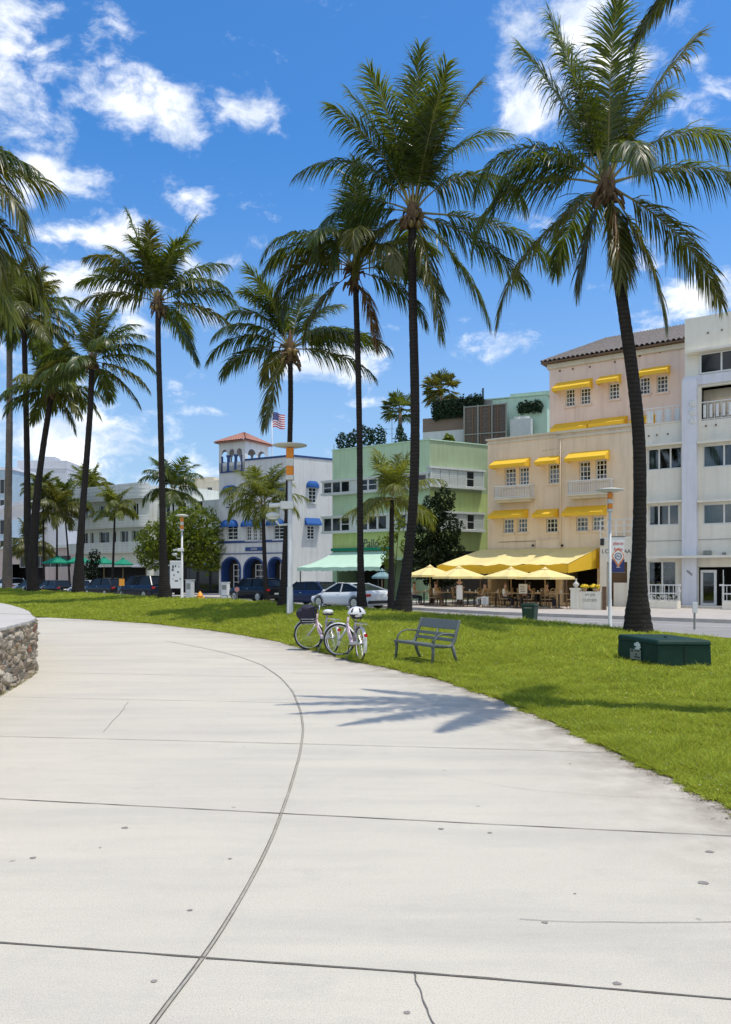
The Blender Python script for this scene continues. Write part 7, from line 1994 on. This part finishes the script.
# ------------------------------------------------------------------ vehicles
def car(label, loc, yaw, paint, kind='sedan', group='cars parked along the far kerb', two_tone=None):
    t = thing('parked_car', label, 'car', loc, yaw, group)
    K = {'sedan': dict(L=4.6, W=1.82, belt=.92, top=1.42, hood=.80, cab=(.95, 1.75, 3.55, 4.25), wb=(.85, 3.65), tail=.95, rw=.33),
         'coupe': dict(L=4.5, W=1.86, belt=.90, top=1.36, hood=.72, cab=(1.05, 2.0, 3.0, 4.32), wb=(.85, 3.6), tail=.98, rw=.34),
         'suv': dict(L=4.5, W=1.85, belt=1.05, top=1.62, hood=.98, cab=(.95, 1.55, 3.75, 4.4), wb=(.85, 3.55), tail=1.05, rw=.36),
         'van': dict(L=4.9, W=1.95, belt=1.10, top=1.80, hood=1.0, cab=(.75, 1.55, 4.35, 4.85), wb=(.9, 3.9), tail=1.12, rw=.36)}[kind]
    L, W, hw = K['L'], K['W'], K['W'] / 2
    # body: stations from the nose (x = L) to the tail (x = 0); profile uses distance from the nose
    st = [(0, .42, .60, .72), (.12, .30, K['hood'] - .10, .90), (.5, .22, K['hood'], .97), (K['cab'][0], .20, K['belt'] - .02, 1.0), (K['cab'][1], .20, K['belt'], 1.0), (L * .6, .20, K['belt'] + .01, 1.0), (K['cab'][3], .22, K['tail'], .98), (L - .10, .30, K['tail'] - .05, .92), (L, .40, K['tail'] - .18, .80)]
    b = MB(); rings = []
    for x, zb_, zt_, w_ in st:
        h_ = hw * w_; xx = L - x
        rings.append([(xx, -h_ * .88, zb_), (xx, -h_, zb_ + .16), (xx, -h_, zb_ + (zt_ - zb_) * .62), (xx, -h_ * .93, zt_ - .02), (xx, -h_ * .6, zt_ + .015), (xx, 0, zt_ + .025), (xx, h_ * .6, zt_ + .015), (xx, h_ * .93, zt_ - .02), (xx, h_, zb_ + (zt_ - zb_) * .62), (xx, h_, zb_ + .16), (xx, h_ * .88, zb_)])
    n_ = len(rings[0])
    for A, B in zip(rings, rings[1:]):
        base = len(b.v); b.add(A + B, [(j, (j + 1) % n_, n_ + (j + 1) % n_, n_ + j) for j in range(n_)])
    b.add(rings[0], [tuple(range(n_))]); b.add(rings[-1], [tuple(range(n_ - 1, -1, -1))])
    bo = b.build('body', paint, t, True)
    # greenhouse glass, roof, pillars
    c0, c1, c2, c3 = K['cab']; zt_ = K['top']; zb_ = K['belt'] - .03
    lo = [(L - c0, -hw * .90, zb_), (L - c3, -hw * .88, K['tail'] - .03), (L - c3, hw * .88, K['tail'] - .03), (L - c0, hw * .90, zb_)]
    hi = [(L - c1, -hw * .70, zt_ - .03), (L - c2, -hw * .70, zt_ - .03), (L - c2, hw * .70, zt_ - .03), (L - c1, hw * .70, zt_ - .03)]
    mid = lambda f_, i: tuple(Vector(lo[i]).lerp(Vector(hi[i]), f_))
    b = MB(); b.add(lo + hi, [(0, 1, 5, 4), (1, 2, 6, 5), (2, 3, 7, 6), (3, 0, 4, 7), (4, 5, 6, 7)]); b.build('windows', M['car_glass'], t)
    b = MB(); k = 8
    for i in range(k):
        s0, s1 = i / k, (i + 1) / k
        def rp(s_, v): 
            x = L - (c1 - .06 + (c2 - c1 + .14) * s_); z = zt_ - .03 + .05 * math.sin(PI * min(max(s_, 0), 1)) ** .6
            return (x, hw * .73 * v, z - .02 * abs(v) ** 3)
        for v0, v1 in zip(np.linspace(-1, 1, 7), np.linspace(-1, 1, 7)[1:]): b.quad(rp(s0, v0), rp(s0, v1), rp(s1, v1), rp(s1, v0))
    b.build('roof', two_tone or paint, t, True)
    b = MB()
    for i in (0, 1, 2, 3): b.bar(Vector(lo[i]) * 1 + Vector((0, .012 * (1 if i > 1 else -1), 0)), Vector(hi[i]) + Vector((0, .012 * (1 if i > 1 else -1), .01)), .07)
    xm_ = L - (c1 + c2) / 2
    for s_ in (-1, 1): b.bar((xm_, s_ * (hw * .90 + .006), zb_), (xm_ + .02, s_ * (hw * .70 + .012), zt_ - .03), .05, .07)
    b.build('pillars', two_tone or paint, t)
    for i, x in enumerate(K['wb']):
        for s_ in (-1, 1):
            b = MB(); rw = K['rw']; b.M = Matrix.Translation((L - x, s_ * (hw - .10), rw)) @ Matrix.Rotation(PI / 2 * -s_, 4, 'X')
            b.lathe([(rw * .6, -.10), (rw * .96, -.10), (rw, -.07), (rw, .07), (rw * .96, .105), (rw * .66, .11)], 22); wo_ = b.build('wheel', M['tyre'], t, True)
            b = MB(); b.M = Matrix.Translation((L - x, s_ * (hw - .10), rw)) @ Matrix.Rotation(PI / 2 * -s_, 4, 'X'); b.lathe([(rw * .66, .112), (rw * .6, .09), (.06, .10), (.02, .115)], 22)
            for q_ in range(5): a = q_ * 2 * PI / 5; b.bar((.05 * math.cos(a), .05 * math.sin(a), .118), (rw * .62 * math.cos(a), rw * .62 * math.sin(a), .116), .06, .02)
            b.build('rim', M['chrome'], wo_)
            b = MB(); kk = 12; ya = s_ * (hw + .004)
            for j in range(kk):
                a0, a1 = PI * j / kk, PI * (j + 1) / kk; ri, ro = rw + .015, rw + .06
                b.quad(*[(L - x + r_ * math.cos(a), ya, rw + r_ * math.sin(a)) for a, r_ in ((a0, ri), (a0, ro), (a1, ro), (a1, ri))])
            b.build('wheel_arch', M['black'], t)
    for s_ in (-1, 1):
        b = MB(); b.ell((L - .13, s_ * hw * .66, K['hood'] - .13), (.12, .17, .07), 10, 6); b.build('headlight', M['head'], t, True)
        b = MB(); b.box(-.012, .10, s_ * hw * .78 - .14, s_ * hw * .78 + .13, K['tail'] - .30, K['tail'] - .16); b.build('taillight', M['red'], t, bevel=.02)
        b = MB(); b.ell((L - c0 - .32, s_ * (hw + .07), K['belt'] + .06), (.08, .10, .06), 10, 6); b.build('mirror', paint, t, True)
        b = MB(); b.box(L - 2.45, L - 2.3, s_ * (hw + .006) - .008, s_ * (hw + .006) + .008, K['belt'] - .16, K['belt'] - .13); b.build('door_handle', M['chrome'], t)
    b = MB(); b.box(-.03, -.012, -.24, .24, .52, .63); b.build('number_plate', M['plate'], t)
    b = MB(); b.box(-.025, .12, -hw * .8, hw * .8, .32, .48); b.build('bumper', M['black'], t, bevel=.03)
    return t
def paint(name, col, rough=.22): return mat(name, col, rough, coat=.05, spec=.3)
pw_, pn_, pk_, pb_ = paint('pearl_white_paint', (.62, .66, .68)), paint('navy_paint', (.008, .02, .07)), paint('graphite_paint', (.010, .012, .015)), paint('deep_blue_paint', (.007, .012, .026))
ps_ = paint('silver_paint', (.45, .47, .48))
U_ = Vector((-.70, .714, 0)).normalized(); YA = math.atan2(U_.y, U_.x)
def carpos(px_mid, Y, L=4.5): c = P(px_mid, 600, Y); return (c.x - U_.x * L / 2, c.y - U_.y * L / 2, -.03)
car('pearl white coupe with dark glass parked before the mint awning', carpos(349, 41.5), YA, pw_, 'coupe')
car('deep navy car, mostly hidden ahead of the white coupe', carpos(312, 46.5), YA, pn_, 'sedan')
car('graphite suv parked in front of the blue trimmed arches', carpos(257, 54), YA, pk_, 'suv')
car('dark blue van parked behind the lone palm trunk', carpos(146, 61, 4.9), YA + .08, pb_, 'van')
U2 = Vector((-.76, .65, 0)).normalized(); YA2 = math.atan2(U2.y, U2.x)
car('black car nearest the scooters, left of the rightmost clustered trunk', (*P(66, 600, 72).xy, -.03), YA2, pk_, 'sedan')
car('silver convertible sized car right of the rightmost clustered trunk', (*P(103, 600, 67).xy, -.03), YA2, ps_, 'sedan')
car('dark car between the silver one and the dark van', (*P(121, 600, 64).xy, -.03), YA2, pk_, 'suv')
car('white car at the far left edge behind the pale trunk', (*P(20, 600, 84).xy, -.03), YA2, pw_, 'suv')
car('black car behind the two leaning trunks', (*P(44, 600, 78).xy, -.03), YA2, pk_, 'sedan')
def scooter(label, pt, yaw, m):
    t = thing('scooter', label, 'scooter', pt, yaw, 'scooters parked on the street')
    for x in (0, 1.25):
        b = MB(); b.ring((x, 0, .26), .2, .06, n=20, m=8); wo_ = b.build('wheel', M['tyre'], t, True); b = MB(); b.tube([(x, -.04, .26), (x, .04, .26)], .13, 12); b.build('rim', M['chrome'], wo_)
    b = MB(); b.ell((.15, 0, .52), (.42, .18, .22), 14, 8); b.box(.45, .95, -.15, .15, .25, .33); b.tube([(.95, 0, .3), (1.08, 0, .9)], [.14, .09], 10); b.build('body', m, t, True)
    b = MB(); b.ell((.12, 0, .76), (.40, .15, .08), 14, 6); b.build('seat', M['black'], t, True)
    b = MB(); b.tube([(1.25, .07, .26), (1.07, .05, .9), (1.04, 0, 1.0)], .025, 6); b.tube([(.96, -.33, 1.05), (1.05, 0, 1.0), (.96, .33, 1.05)], .02, 6); b.build('handlebar', M['chrome'], t)
    b = MB(); b.ell((1.15, 0, .88), (.06, .09, .09), 10, 6); b.build('headlight', M['head'], t, True)
for px, lab, m in ((40, 'dark scooter nearest the two leaning trunks', pk_), (50, 'black scooter in the middle of the parked three', M['black']), (58, 'reddish brown scooter nearest the rightmost clustered trunk', paint('maroon_paint', (.08, .02, .02)))):
    q = P(px, 595, 58); q.z = 0; scooter(lab, q, R(200), m)
q = P(28, 595, 66); q.z = 0
